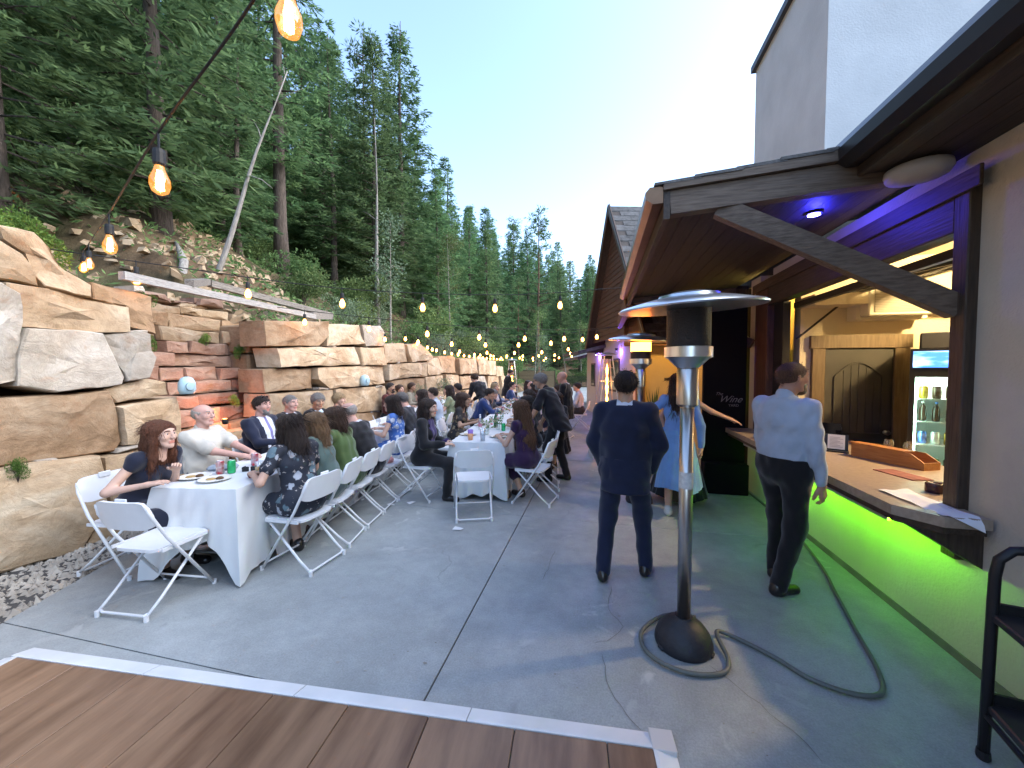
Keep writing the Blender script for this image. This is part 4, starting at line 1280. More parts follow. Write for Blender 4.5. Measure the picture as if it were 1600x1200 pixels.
# chairs: (row, s, off, facing, label)
def face1(side): return math.degrees(A1) + (90 if side > 0 else -90)
def face2(side): return math.degrees(A2) + (90 if side > 0 else -90)
CH = [(Vector((-3.19, 2.17, 0)), 5, "empty white folding chair at the near end of the table by the gravel"),
      (R1(.18, -.74), face1(-1), "white folding chair under the woman with long auburn hair"),
      (R1(.36, .66), face1(1) - 12, "white folding chair under the woman in the floral dress"),
      (R1(.80, .67), face1(1) + 4, "white folding chair under the woman in the grey-green dress"),
      (R1(1.27, .66), face1(1), "white folding chair under the woman in the moss green top"),
      (R1(1.72, .66), face1(1), "white folding chair under the bald guest in black suit"),
      (R1(2.18, .68), face1(1) - 4, "empty white folding chair with a pink napkin on its seat"),
      (R1(2.74, .66), face1(1), "white folding chair under the woman in the blue patterned dress"),
      (R1(3.42, .66), face1(1), "white folding chair under the grey-haired guest in charcoal suit"),
      (R1(.98, -.78), face1(-1), "white folding chair under the bald man in the cream shirt"),
      (R1(.60, -.80), face1(-1), "empty white folding chair between the auburn woman and the cream shirt"),
      (R1(1.84, -.80), face1(-1), "white folding chair under the man with sunglasses on his head"),
      (R1(2.42, -.84), face1(-1), "white folding chair under the older man in black suit by the wall"),
      (R1(2.95, -.84), face1(-1), "white folding chair under the man with thick grey hair"),
      (R1(3.60, -.84), face1(-1), "white folding chair under the blonde woman in black"),
      (R2(-.50, .06), math.degrees(A2) + 14, "empty white folding chair at the near end of the middle row"),
      (R2(.02, -.74), face2(-1) - 8, "white folding chair under the dark-haired woman in black cardigan"),
      (R2(1.2, -.76), face2(-1), "empty white folding chair on the wall side of the middle row"),
      (R2(1.72, -.76), face2(-1), "white folding chair under the woman in dark floral blouse"),
      (R2(.03, .74), face2(1) - 16, "white folding chair under the woman with very long brown hair"),
      (R2(.62, .80), face2(1), "white folding chair held by the man in the black shirt"),
      (R2(1.3, .80), face2(1), "white folding chair under the woman with black hair in the middle row"),
      (R2(1.95, .80), face2(1), "white folding chair under the young man in dark suit in the middle row"),
      ]
for p, fc, lab in CH:
    chair(p.x, p.y, fc, lab)
for s in (4.2, 4.95, 6.15, 7.2, 8.1):
    p = R1(s, .70); chair(p.x, p.y, face1(1), "white folding chair far along the row by the wall, half hidden by guests", "far chairs in the row by the wall")
for s in (5.9, 6.5, 7.5):
    p = R1(s, -.84); chair(p.x, p.y, face1(-1), "white folding chair against the far stone wall behind guests", "far chairs against the wall")
for s in (3.5, 4.1, 5.6):
    p = R2(s, -.78); chair(p.x, p.y, face2(-1), "white folding chair far along the middle row, wall side", "far chairs in the middle row")
# paper scraps under chair feet
for i, (x, y) in enumerate(((-1.47, 3.80), (-2.34, 4.42), (-2.55, 4.3))):
    o = MB().add([(-.05, -.03, .005), (.05, -.04, .012), (.06, .03, .004), (-.04, .035, .016)], [(0, 1, 2, 3)]).build("paper_scrap", mat("paper_white", (.75, .75, .76), .8), fixn=False)
    o.location = (x, y, 0); o.rotation_euler = (0, 0, i * 1.3)
    tag(o, ["white paper scrap at the rear foot of the empty end chair", "white paper scrap on the floor between the table rows", "small white paper scrap beside the wall-side row"][i], "paper")
nap = MB(); nap.lathe([(.11, 0), (.115, .03), (.08, .07), (.03, .085)], n=10)
np_ = nap.build("pink_napkin", mat("pink_cloth", (.62, .28, .26), .85), smooth=True)
p = R1(2.18, .68, .45); np_.location = p; tag(np_, "crumpled pink napkin on the empty chair seat", "napkin")

# ---------------------------------------------------------------- things on the tables
M_PLATE = mat("white_plate", (.78, .76, .70), .3)
M_CLEAR = glass_mat("clear_plastic", (.9, .93, .95), .22)
TZ = .749
def plate(p, label, food=True, r=.125, group=None):
    o = empty("plate", p); tag(o, label, "plate", group)
    MB().lathe([(r * .55, 0.0), (r * .62, .006), (r * .95, .016), (r, .018), (r * .93, .019), (r * .6, .010), (r * .3, .0095)], n=28).build("dish", M_PLATE, o, smooth=True)
    if food:
        MB().lathe([(.03, .010), (.028, .022), (.012, .03)], (.03, .02, 0), 9).build("food", mat("food_brown", (.10, .05, .02), .7), o, smooth=True)
        MB().lathe([(.04, .010), (.034, .016), (.01, .02)], (-.03, -.01, 0), 9).build("food", mat("food_tan", (.42, .27, .10), .7), o, smooth=True)
def can(p, c, c2, label, group=None):
    o = empty("drink_can", p); tag(o, label, "can", group)
    MB().lathe([(.026, 0), (.033, .008), (.033, .105), (.029, .116), (.029, .119)], n=20).build("body", mat("can_" + name_of(c), c, .25, metal=.5, col2=c2, scale=22, detail=1), o, smooth=True)
    MB().lathe([(.029, .1185), (.027, .121), (.024, .117)], n=20).build("lid", MATS.get("satin_steel"), o)
def bottle(p, label, c=(.85, .9, .95), h=.21, clear=True, cap=(.8, .8, .85), group=None):
    o = empty("bottle", p); tag(o, label, "bottle", group)
    mm = M_CLEAR if clear else mat("bottle_" + name_of(c), c, .12, spec=.8)
    s = h / .21
    MB().lathe([(.026 * s, 0), (.030 * s, .01 * s), (.030 * s, .12 * s), (.022 * s, .155 * s), (.012 * s, .175 * s), (.012 * s, .195 * s)], n=18).build("body", mm, o, smooth=True)
    MB().lathe([(.0135 * s, .19 * s), (.0135 * s, .21 * s)], n=12).build("cap", mat("cap_" + name_of(cap), cap, .5), o)
    if clear:
        MB().lathe([(.0305 * s, .055 * s), (.0305 * s, .10 * s)], n=18, cap0=False, cap1=False).build("bottle_label", mat("bottle_label", (.55, .2, .25), .6), o)
def cup(p, label, liquid=(.65, .38, .08), h=.11, clear=True, col=None, group=None):
    o = empty("cup", p); tag(o, label, "cup", group)
    m_ = M_CLEAR if clear else mat("cup_" + name_of(col), col, .5)
    MB().lathe([(.030, 0), (.040, h), (.038, h), (.028, .004)], n=18, cap1=False).build("wall", m_, o, smooth=True)
    if liquid: MB().lathe([(.0275, .005), (.034, h * .55), (.001, h * .55)], n=18).build("drink", mat("drink_" + name_of(liquid), liquid, .2), o, smooth=True)
def wineglass(p, label, group=None):
    o = empty("wine_glass", p); tag(o, label, "glass", group)
    MB().lathe([(.033, 0), (.032, .003), (.005, .008), (.004, .075), (.012, .085), (.034, .115), (.036, .145), (.029, .18)], n=18, cap1=False).build("bowl", glass_mat("wine_glass_clear", (.9, .93, .96), .3), o, smooth=True)
def flowers(p, label, seed):
    o = empty("flower_vase", p); tag(o, label, "flowers", "small vases of flowers down the tables")
    MB().lathe([(.03, 0), (.04, .03), (.035, .08), (.028, .10)], n=14, cap1=False).build("vase", glass_mat("vase_glass", (.85, .92, .9), .25), o, smooth=True)
    rs = random.Random(seed); lv = MB()
    for i in range(60):
        a = rs.random() * 6.28; r = rs.uniform(.02, .10); z = .08 + rs.uniform(0, .12); s = rs.uniform(.02, .045)
        x, y = r * math.cos(a), r * math.sin(a)
        d = Vector((rs.uniform(-1, 1), rs.uniform(-1, 1), rs.uniform(-.3, 1))).normalized() * s; w_ = d.cross(Vector((rs.uniform(-1, 1), rs.uniform(-1, 1), .3))).normalized() * s * .35
        c = Vector((x, y, z)); lv.add([c, c + d * .5 + w_, c + d, c + d * .5 - w_], [(0, 1, 2, 3)])
    lv.build("greenery", mat("leaf_green_soft", (.10, .19, .06), .6, col2=(.2, .3, .12), scale=20), o, fixn=False)
    for i in range(9):
        a = rs.random() * 6.28; r = rs.uniform(.0, .075); z = .12 + rs.uniform(0, .08)
        mb = MB(); mb.lathe([(.005, -.012), (.022, 0), (.024, .012), (.014, .02), (.004, .016)], (r * math.cos(a), r * math.sin(a), z), 9)
        cc = rs.choice([(.75, .70, .66), (.62, .22, .26), (.72, .40, .36), (.8, .76, .66)])
        mb.build("blossom", mat("petal_" + name_of(cc), cc, .7), o, smooth=True)
plate(R1(.22, -.02, TZ), "cream plate with food scraps at the near table corner")
plate(R1(.28, -.26, TZ), "white plate in front of the auburn-haired woman")
can(R1(.45, -.06, TZ), (.03, .38, .12), (.05, .55, .2), "green drink can beside the cream plate")
can(R1(.42, -.145, TZ), (.62, .60, .60), (.50, .06, .07), "silver and red can next to the green can")
can(R1(.74, -.06, TZ), (.60, .58, .60), (.55, .05, .08), "red and white can behind the green can")
bottle(R1(.70, .13, TZ), "clear water bottle with reddish label on the near table")
cup(R1(.46, .20, TZ), "clear cup of amber drink near the dark red wallet")
o = MB().box(-.075, .075, -.045, .045, 0, .02, .005).build("red_wallet", mat("oxblood_leather", (.20, .03, .025), .5, bump=.2)); o.location = R1(.36, .28, TZ); o.rotation_euler = (0, 0, .35); tag(o, "dark red leather wallet at the table edge", "wallet")
o = empty("sunglasses", R1(.52, .06, TZ)); o.rotation_euler = (0, 0, .6); tag(o, "black sunglasses lying behind the green can", "sunglasses")
for s in (-1, 1):
    MB().box(s * .034 - .028, s * .034 + .028, -.006, .006, .0, .045, .005).build("lens", mat("black_lens", (.012, .012, .014), .12), o)
    MB().tube([(s * .062, 0, .035), (s * .06, .10, .03), (s * .058, .13, .008)], .004, 6).build("temple", M_BLACK, o)
o = MB().box(-.12, .12, -.06, .06, 0, .045, .02).build("grey_clutch", mat("grey_clutch_cloth", (.25, .29, .34), .7)); o.location = R1(.56, -.24, TZ); o.rotation_euler = (0, 0, .5); tag(o, "grey clutch purse in front of the empty chair", "purse")
wineglass(R1(1.22, .06, TZ), "wine glass in front of the man in the cream shirt")
cup(R1(1.10, .02, TZ), "white mug by the wine glass", None, .085, False, (.75, .76, .78))
rs = random.Random(5)
for i in range(16):
    s = 1.5 + i * .52; p = R1(s, rs.uniform(-.24, .24), TZ)
    [lambda: plate(p, "white plate on the row of tables by the wall", True, .11, group="plates down the wall row"), lambda: cup(p, "clear cup on the row of tables by the wall", (.5, .3, .1), group="cups down the wall row"), lambda: bottle(p, "clear bottle on the row of tables by the wall", group="bottles down the wall row"), lambda: wineglass(p, "wine glass on the row of tables by the wall", "glasses down the wall row")][i % 4]()
for i, s in enumerate((2.3, 4.2, 6.0, 7.8)):
    flowers(R1(s, .02, TZ), "low vase of pale flowers on the row of tables by the wall", 40 + i)
cup(R2(.34, -.16, TZ), "purple paper cup on the middle row near table", None, .11, False, (.30, .18, .55))
cup(R2(.16, -.12, TZ), "small orange candle cup on the middle row near table", None, .08, False, (.70, .34, .17))
cup(R2(.10, .06, TZ), "tall clear glass at the near end of the middle row", (.55, .6, .66), .17)
flowers(R2(.62, .02, TZ), "low vase of pink and white flowers nearest on the middle row", 51)
flowers(R2(1.1, .12, TZ), "low vase of white flowers second on the middle row", 52)
for i, s in enumerate((2.4, 3.6, 5.0)):
    flowers(R2(s, .0, TZ), "low vase of flowers further along the middle row", 55 + i)
can(R2(.98, .22, TZ), (.03, .36, .12), (.05, .5, .2), "green can on the middle row behind the flowers")
bottle(R2(1.3, .05, TZ), "green glass bottle on the middle row", (.02, .10, .03), .25, False, (.1, .1, .1))
bottle(R2(1.0, -.15, TZ), "clear water bottle on the middle row beside the flowers", h=.22)
bottle(R2(1.25, -.2, TZ), "second clear water bottle on the middle row", h=.22)
plate(R2(.42, .22, TZ), "white plate before the woman with very long hair")
plate(R2(.55, -.24, TZ), "white plate before the woman in black cardigan")
for i in range(12):
    s = 1.5 + i * .46; p = R2(s, rs.uniform(-.25, .25), TZ)
    [lambda: plate(p, "white plate further along the middle row", True, .11, group="plates down the middle row"), lambda: cup(p, "clear cup further along the middle row", (.5, .3, .1), group="cups down the middle row"), lambda: bottle(p, "clear bottle further along the middle row", group="bottles down the middle row")][i % 3]()

# ---------------------------------------------------------------- patio heaters
M_STEEL = mat("brushed_steel", (.52, .50, .48), .28, metal=1.0, col2=(.44, .42, .40), scale=4, stretch=(20, 20, 1))
M_ALU = mat("polished_aluminium", (.76, .77, .79), .28, metal=1.0)
M_BURN = mat("burner_mesh", (.05, .045, .045), .45, metal=.7, bump=.6, bscale=120)
def mushroom_heater(x, y, label, lit=False, tilt=(0, 0), base=True):
    h = empty("patio_heater", (x, y, 0)); tag(h, label, "patio heater", "mushroom patio heaters")
    if base:
        mb = MB(); mb.lathe([(.162, 0), (.168, .015), (.166, .04), (.150, .085), (.120, .125), (.085, .152), (.060, .165), (.052, .18)], n=40)
        b = mb.build("base", mat("black_plastic_base", (.018, .019, .024), .55, bump=.15, bscale=40), h); smooth_by_angle(b, 35)
        for k in range(3):
            a = 2.1 * k
            MB().box(-.025, .025, .15, .175, 0, .025, .008).xf(Matrix.Rotation(a, 4, 'Z')).build("base_foot", MATS["black_plastic_base"], h)
    MB().lathe([(.040, .16), (.040, 1.50)], n=20).build("pole", M_STEEL, h, smooth=True)
    st = MB().lathe([(.0408, .98), (.0408, 1.08)], n=20, cap0=False, cap1=False).build("warning_sticker", mat("sticker_paper", (.62, .62, .60), .6, col2=(.42, .42, .42), scale=45), h, smooth=True)
    b = MB().lathe([(.035, 1.47), (.062, 1.49), (.062, 1.695), (.052, 1.71)], n=28).build("control_housing", M_STEEL, h); smooth_by_angle(b, 35)
    b = MB().lathe([(.06, 1.71), (.115, 1.765), (.135, 1.775), (.135, 1.835), (.125, 1.838)], n=32).build("burner_pan", M_ALU, h); smooth_by_angle(b, 35)
    b = MB().lathe([(.123, 1.838), (.123, 2.09), (.115, 2.095)], n=32).build("burner_screen", M_BURN, h); smooth_by_angle(b, 35)
    if lit:
        MB().lathe([(.1245, 1.93), (.1245, 2.045)], n=32, cap0=False, cap1=False).build("glow_ring", mat("heater_glow", (1, .3, .05), .5, emit=(1, .22, .03), estr=5), h, smooth=True)
    mb = MB(); mb.lathe([(.405, 2.062), (.41, 2.070), (.392, 2.082), (.30, 2.106), (.21, 2.126), (.175, 2.132), (.168, 2.146), (.10, 2.162), (.03, 2.168), (.03, 2.161), (.10, 2.150), (.16, 2.130), (.19, 2.116), (.30, 2.096), (.40, 2.062)], n=48)
    mb.xf(Matrix.Translation((0, 0, 2.08)) @ Matrix.Rotation(tilt[0], 4, 'X') @ Matrix.Rotation(tilt[1], 4, 'Y') @ Matrix.Translation((0, 0, -2.08)))
    b = mb.build("reflector", M_ALU, h); smooth_by_angle(b, 30)
    return h
mushroom_heater(.515, 2.50, "steel mushroom patio heater on black base in front of the bar", tilt=(R(3), R(-2.5)))
mushroom_heater(.50, 5.15, "steel mushroom patio heater glowing behind the navy suited man", True, tilt=(R(2), R(3)), base=True)
def flame_mat():
    m = bpy.data.materials.new("heater_flame"); m.use_nodes = True
    N, L = m.node_tree.nodes, m.node_tree.links; N.clear()
    o = N.new("ShaderNodeOutputMaterial"); e = N.new("ShaderNodeEmission"); e.inputs[0].default_value = (1.0, .32, .05, 1); e.inputs[1].default_value = 9
    t = N.new("ShaderNodeBsdfTransparent"); mx = N.new("ShaderNodeMixShader"); mx.inputs[0].default_value = .8
    L.new(t.outputs[0], mx.inputs[1]); L.new(e.outputs[0], mx.inputs[2]); L.new(mx.outputs[0], o.inputs[0])
    return m
M_FLAME = flame_mat()
def pyramid_heater(x, y, label, rz):
    h = empty("pyramid_heater", (x, y, 0), rz); tag(h, label, "patio heater", "tall pyramid flame heaters")
    MB().box(-.23, .23, -.23, .23, .05, .78, .01).build("base_cabinet", mat("dark_cabinet", (.05, .05, .055), .4, metal=.4), h)
    def fr(z): return lerp(.24, .10, (z - .78) / 1.27)
    for sx in (-1, 1):
        for sy in (-1, 1):
            MB().beam((sx * fr(.78), sy * fr(.78), .78), (sx * fr(2.05), sy * fr(2.05), 2.05), .022, .022).build("corner_rail", M_ALU, h)
    for z in (.80, 1.4, 1.75):
        r = fr(z)
        mb = MB()
        for a, b in (((-r, -r), (r, -r)), ((r, -r), (r, r)), ((r, r), (-r, r)), ((-r, r), (-r, -r))):
            mb.tube([(*a, z), (*b, z)], .005, 6)
        mb.build("guard_wire", M_ALU, h)
    MB().lathe([(.062, .80), (.062, 1.98)], n=20, cap0=False, cap1=False).build("glass_tube", glass_mat("heater_glass", (1.0, .86, .76), .16), h, smooth=True)
    mb = MB(); pr_ = [(.008, .82)] + [(.024 + .014 * math.sin(i * 2.1) , .85 + i * .085) for i in range(1, 11)] + [(.004, 1.85)]
    mb.lathe(pr_, n=10); mb.build("flame", M_FLAME, h, smooth=True)
    MB().box(-.11, .11, -.11, .11, 1.98, 2.06, .006).build("burner_head", M_BLACK, h)
    b = MB().lathe([(.24, 2.09), (.245, 2.10), (.10, 2.14), (.02, 2.15)], n=28).build("reflector", M_ALU, h); smooth_by_angle(b, 30)
    l = lamp("flame_lamp", (0, 0, 1.25), 6, (1, .42, .12), .06); l.parent = h
pyramid_heater(.17, 10.3, "pyramid flame heater behind the navy suited man", .3)
pyramid_heater(-3.55, 15.4, "pyramid flame heater at the far end of the tables", .2)

# ---------------------------------------------------------------- hose
def catmull(P, n=10):
    P = [Vector(p) for p in P]; out = []
    for i in range(len(P) - 1):
        p0 = P[max(i - 1, 0)]; p1 = P[i]; p2 = P[i + 1]; p3 = P[min(i + 2, len(P) - 1)]
        for k in range(n):
            t = k / n
            out.append(.5 * ((2 * p1) + (p2 - p0) * t + (2 * p0 - 5 * p1 + 4 * p2 - p3) * t * t + (3 * p1 - p0 - 3 * p2 + p3) * t ** 3))
    out.append(P[-1]); return out
hp = [(.64, 2.74), (.44, 2.72), (.27, 2.52), (.30, 2.33), (.47, 2.24), (.66, 2.27), (.735, 2.38), (.73, 2.60), (.82, 2.62), (1.0, 2.48), (1.13, 2.34), (1.30, 2.28), (1.44, 2.32), (1.53, 2.50), (1.62, 2.85), (1.74, 3.3), (1.86, 3.75), (1.96, 4.4), (2.0, 5.2), (1.99, 5.8), (1.93, 6.4)]
hz = [.034, .03, .022, .018, .018, .018, .02, .036] + [.018] * 13
M_HOSE = mat("grey_green_hose", (.085, .095, .085), .5, col2=(.12, .13, .115), scale=8)
o = MB().tube(catmull([(x, y, z) for (x, y), z in zip(hp, hz)], 8), .0125, 10).build("garden_hose", M_HOSE, smooth=True)
tag(o, "grey garden hose coiled round the heater base and along the bar wall", "hose")

# ---------------------------------------------------------------- black bar cart at the frame edge
ct = empty("bar_cart", (1.62, 1.92, 0), R(-12)); tag(ct, "black tubular metal cart beside the cream wall", "cart")
for y in (.12, -.62):
    MB().tube([(0, y, 0), (.005, y, .45), (.01, y, .82), (.02, y, .89), (.06, y, .935), (.12, y, .945), (.36, y, .945), (.42, y, .93), (.455, y, .89), (.46, y, .82), (.46, y, 0)], .019, 10).build("side_frame", M_BLACK, ct, smooth=True)
for z in (.62, .22):
    MB().box(.0, .46, -.64, .14, z, z + .035, .006).build("shelf", mat("cart_shelf", (.02, .02, .023), .35), ct)
    for y in (-.64, .125):
        MB().box(0.0, .46, y, y + .015, z + .035, z + .075).build("shelf_lip", M_BLACK, ct)
MB().tube([(0.0, .12, .20), (0.0, -.62, .20)], .012, 8).build("lower_rail", M_BLACK, ct)
for x in (0, .46):
    for y in (.12, -.62):
        MB().lathe([(.02, 0), (.024, .01), (.022, .04)], (x, y, 0), 10).build("foot", M_BLACK, ct)

# ---------------------------------------------------------------- inside the bar: fridge, air conditioner, counter clutter
FRX = Matrix.Translation((3.36, 4.58, 0)) @ Matrix.Rotation(R(-33), 4, "Z")
fr_ = empty("drinks_fridge", (3.36, 4.58, 0), R(-33)); tag(fr_, "black glass-door drinks fridge with lit blue header inside the bar", "fridge")
M_FR = mat("fridge_black", (.015, .015, .017), .35)
fx, fy = .32, .30
mb = MB(); mb.box(-fx, -fx + .03, -fy, fy, .05, 1.90); mb.box(fx - .03, fx, -fy, fy, .05, 1.90); mb.box(-fx, fx, fy - .03, fy, .05, 1.9); mb.box(-fx + .03, fx - .03, -fy, fy - .03, 1.66, 1.90); mb.box(-fx + .03, fx - .03, -fy, fy - .03, .05, .16)
mb.build("cabinet", M_FR, fr_)
M_SCR = bpy.data.materials.new("header_screen"); M_SCR.use_nodes = True
N, L = M_SCR.node_tree.nodes, M_SCR.node_tree.links
p_ = N["Principled BSDF"]; nz = N.new("ShaderNodeTexNoise"); nz.inputs["Scale"].default_value = 3.2; nz.inputs["Detail"].default_value = 6
tc = N.new("ShaderNodeTexCoord"); mp = N.new("ShaderNodeMapping"); mp.inputs["Scale"].default_value = (1.2, 1, 4.5); L.new(tc.outputs["Object"], mp.inputs[0]); L.new(mp.outputs[0], nz.inputs["Vector"])
rpp = N.new("ShaderNodeValToRGB"); e = rpp.color_ramp.elements; e[0].position, e[0].color = .42, (.03, .13, .55, 1); e[1].position, e[1].color = .68, (.45, .68, 1, 1)
L.new(nz.outputs["Fac"], rpp.inputs["Fac"]); L.new(rpp.outputs["Color"], p_.inputs["Emission Color"]); p_.inputs["Emission Strength"].default_value = 1.0; p_.inputs["Base Color"].default_value = (.02, .05, .1, 1)
MB().box(-fx + .02, fx - .02, -fy - .012, -fy - .001, 1.72, 1.875).build("header_screen", M_SCR, fr_)
MB().box(-fx + .031, fx - .031, fy - .04, fy - .031, .17, 1.65).build("liner", mat("fridge_liner", (.72, .74, .74), .5), fr_)
MB().box(-fx + .031, -fx + .036, -fy + .02, fy - .041, .17, 1.65).build("liner", MATS["fridge_liner"], fr_)
MB().box(fx - .036, fx - .031, -fy + .02, fy - .041, .17, 1.65).build("liner", MATS["fridge_liner"], fr_)
MB().box(-fx + .04, -fx + .055, -fy + .03, -fy + .045, .2, 1.62).build("led_tube", mat("fridge_led", (.8, 1, .9), .5, emit=(.62, 1.0, .78), estr=5), fr_)
MB().box(fx - .055, fx - .04, -fy + .03, -fy + .045, .2, 1.62).build("led_tube", MATS["fridge_led"], fr_)
lamp("fridge_lamp", (0, -.1, 1.55), 4, (.75, 1, .85), .05).parent = fr_
fd = MB()
fd.box(-fx, -fx + .04, -fy - .03, -fy - .002, .16, 1.68); fd.box(fx - .04, fx, -fy - .03, -fy - .002, .16, 1.68); fd.box(-fx + .04, fx - .04, -fy - .03, -fy - .002, 1.63, 1.68); fd.box(-fx + .04, fx - .04, -fy - .03, -fy - .002, .16, .21)
dr = fd.build("door", M_FR, fr_)
MB().box(-fx + .04, fx - .04, -fy - .018, -fy - .012, .21, 1.63).build("pane", glass_mat("fridge_glass", (.96, 1, .98), .05), dr)
MB().tube([(fx - .06, -fy - .035, .7), (fx - .06, -fy - .06, .74), (fx - .06, -fy - .06, 1.2), (fx - .06, -fy - .035, 1.24)], .009, 8).build("handle", M_STEEL, dr)
shz = [.45, .72, .98, 1.20, 1.42]
for z in shz:
    MB().box(-fx + .04, fx - .04, -fy + .05, fy - .05, z - .008, z).build("shelf", mat("white_wire", (.75, .78, .76), .4), fr_)
rs = random.Random(9)
colsF = [(.55, .12, .05), (.62, .42, .04), (.08, .35, .10), (.65, .63, .6), (.10, .05, .03), (.05, .14, .45)]
kinds = {.45: 'b', .72: 'c', .98: 'c', 1.20: 'b', 1.42: 'c'}
for zi, z in enumerate(shz):
    for i in range(6):
        x = -.22 + i * .088
        c = rs.choice(colsF) if zi != 3 else (.05, .025, .015)
        p = FRX @ Vector((x, -.17, z))
        if kinds[z] == 'b':
            bottle(p, "bottle in the row on the %s fridge shelf" % ["lowest", "second", "third", "fourth", "top"][zi], c, .19, False, rs.choice([(.1, .2, .6), (.7, .7, .7), (.6, .5, .1)]), group="bottles in the fridge")
        else:
            can(p, c, tuple(min(1, q * 1.5 + .1) for q in c), "can in the row on the %s fridge shelf" % ["lowest", "second", "third", "fourth", "top"][zi], "cans in the fridge")
tb = MB().box(-.22, .2, -.18, .2, 0, .16, .01).build("cardboard_box", mat("dark_box", (.03, .03, .035), .7)); tb.location = (3.33, 4.60, 1.90); tb.rotation_euler = (0, 0, R(-33)); tag(tb, "dark box on top of the drinks fridge", "box")
gg = MB().lathe([(.05, 0), (.05, .26), (.03, .3)], n=16).build("glass_canister", mat("yellow_canister", (.35, .30, .06), .15)); gg.location = (3.40, 4.56, 2.06); tag(gg, "yellow-green glass canister above the drinks fridge", "canister")
ac = empty("air_conditioner", (3.02, 4.97, 2.27)); tag(ac, "beige window air conditioner above the inner door", "air conditioner")
M_AC = mat("beige_plastic", (.60, .54, .40), .5)
MB().box(-.27, .30, -.16, .14, 0, .30, .012).build("case", M_AC, ac)
MB().box(-.31, .34, -.02, .14, -.03, .33, .006).build("mount_frame", M_AC, ac)
for i in range(14):
    MB().box(-.22, .27, -.170, -.161, .035 + i * .0175, .047 + i * .0175).build("louvre", mat("louvre_dark", (.36, .31, .22), .5), ac)
def thing_box(name, label, cat, loc, rz, parts):
    o = empty(name, loc, rz); tag(o, label, cat)
    for nm, dims, m_ in parts:
        MB().box(*dims).build(nm, m_, o)
    return o
CZ = .9005
M_ORW = wood_mat("amber_wood", (.30, .12, .035), (.42, .19, .06), .4, 4, (12, 1, 12))
tr = empty("wooden_tray", (2.46, 3.95, CZ), R(22)); tr.scale = (.8, .8, .85); tag(tr, "amber wooden condiment box on the bar counter", "box")
MB().prism([(-.34, 0), (.36, 0), (.36, .07), (.24, .14), (-.34, .14)], 'y', -.10, -.088).xf(Matrix.Rotation(R(-90), 4, 'Z')).build("side_panel", M_ORW, tr)
MB().prism([(-.34, 0), (.36, 0), (.36, .07), (.24, .14), (-.34, .14)], 'y', .088, .10).xf(Matrix.Rotation(R(-90), 4, 'Z')).build("side_panel", M_ORW, tr)
MB().box(-.087, .087, .328, .34, 0, .14).build("end_panel", M_ORW, tr)
MB().box(-.087, .087, -.36, -.348, 0, .07).build("end_panel", M_ORW, tr)
MB().box(-.087, .087, -.347, .327, .0, .012).build("bottom", M_ORW, tr)
MB().box(-.115, .02, -.20, .36, .141, .152).build("lid", M_ORW, tr)
mn = empty("menu_stand", (2.25, 4.34, CZ), R(-28)); tag(mn, "black menu stand holding a white printed sheet on the bar", "menu stand")
MB().box(-.09, .09, -.0, .012, 0, .17).xf(Matrix.Rotation(R(-14), 4, 'X')).build("back", M_BLACK, mn)
MB().box(-.095, .095, -.06, .05, 0, .014).build("foot", M_BLACK, mn)
M_MENU = mat("printed_sheet", (.72, .71, .68), .7)
sheet = MB().box(-.065, .065, -.004, -.001, .025, .165).xf(Matrix.Rotation(R(-14), 4, 'X')).build("sheet", M_MENU, mn)
for i in range(8):
    MB().box(-.05, .05 - .02 * (i % 3), -.0052, -.0045, .045 + i * .013, .049 + i * .013).xf(Matrix.Rotation(R(-14), 4, 'X')).build("printed_line", mat("print_grey", (.35, .34, .33), .8), sheet)
thing_box("till_screen", "dark tablet till on the bar behind the blue shirted man", "till", (2.30, 4.62, CZ), R(-40), [("stand", (-.06, .06, -.05, .05, 0, .02), M_BLACK), ("neck", (-.015, .015, -.01, .01, .02, .12), M_BLACK), ("screen", (-.13, .13, -.035, -.015, .06, .25), mat("till_glass", (.01, .01, .012), .1))])
for i, (x, y) in enumerate(((2.55, 3.9), (2.62, 3.98), (2.50, 4.05))):
    wineglass(Vector((x, y, CZ)), ["upturned glass on the bar beside the menu stand", "second glass behind the menu stand", "third glass behind the menu stand"][i])
rm = thing_box("bar_mat", "dark red printed mat on the bar counter", "mat", (2.24, 3.48, CZ), R(14), [("mat", (-.08, .08, -.15, .15, 0, .006), mat("red_mat", (.17, .055, .045), .8, col2=(.30, .10, .08), scale=16))])
cards = MB()
for i in range(5):
    a = -.2 + i * .12
    cards.add([(0 + .01 * i, i * .012, .004 * i + .003), (.05, -.07 + i * .012, .004 * i + .006), (.075, -.05 + i * .012, .004 * i + .006), (.025, .02 + i * .012, .004 * i + .003)], [(0, 1, 2, 3)])
co = cards.build("card_fan", mat("cream_card", (.60, .60, .45), .7), fixn=False); co.location = (2.27, 3.24, CZ + .003); tag(co, "fan of pale cards beside the dark red mat", "cards")
cd = empty("short_candle", (2.13, 3.03, CZ)); tag(cd, "short dark glass candle jar near the counter end", "candle jar")
MB().lathe([(.042, 0), (.046, .008), (.046, .058), (.042, .062), (.040, .056)], n=20).build("jar", mat("plum_glass", (.045, .018, .03), .15), cd, smooth=True)
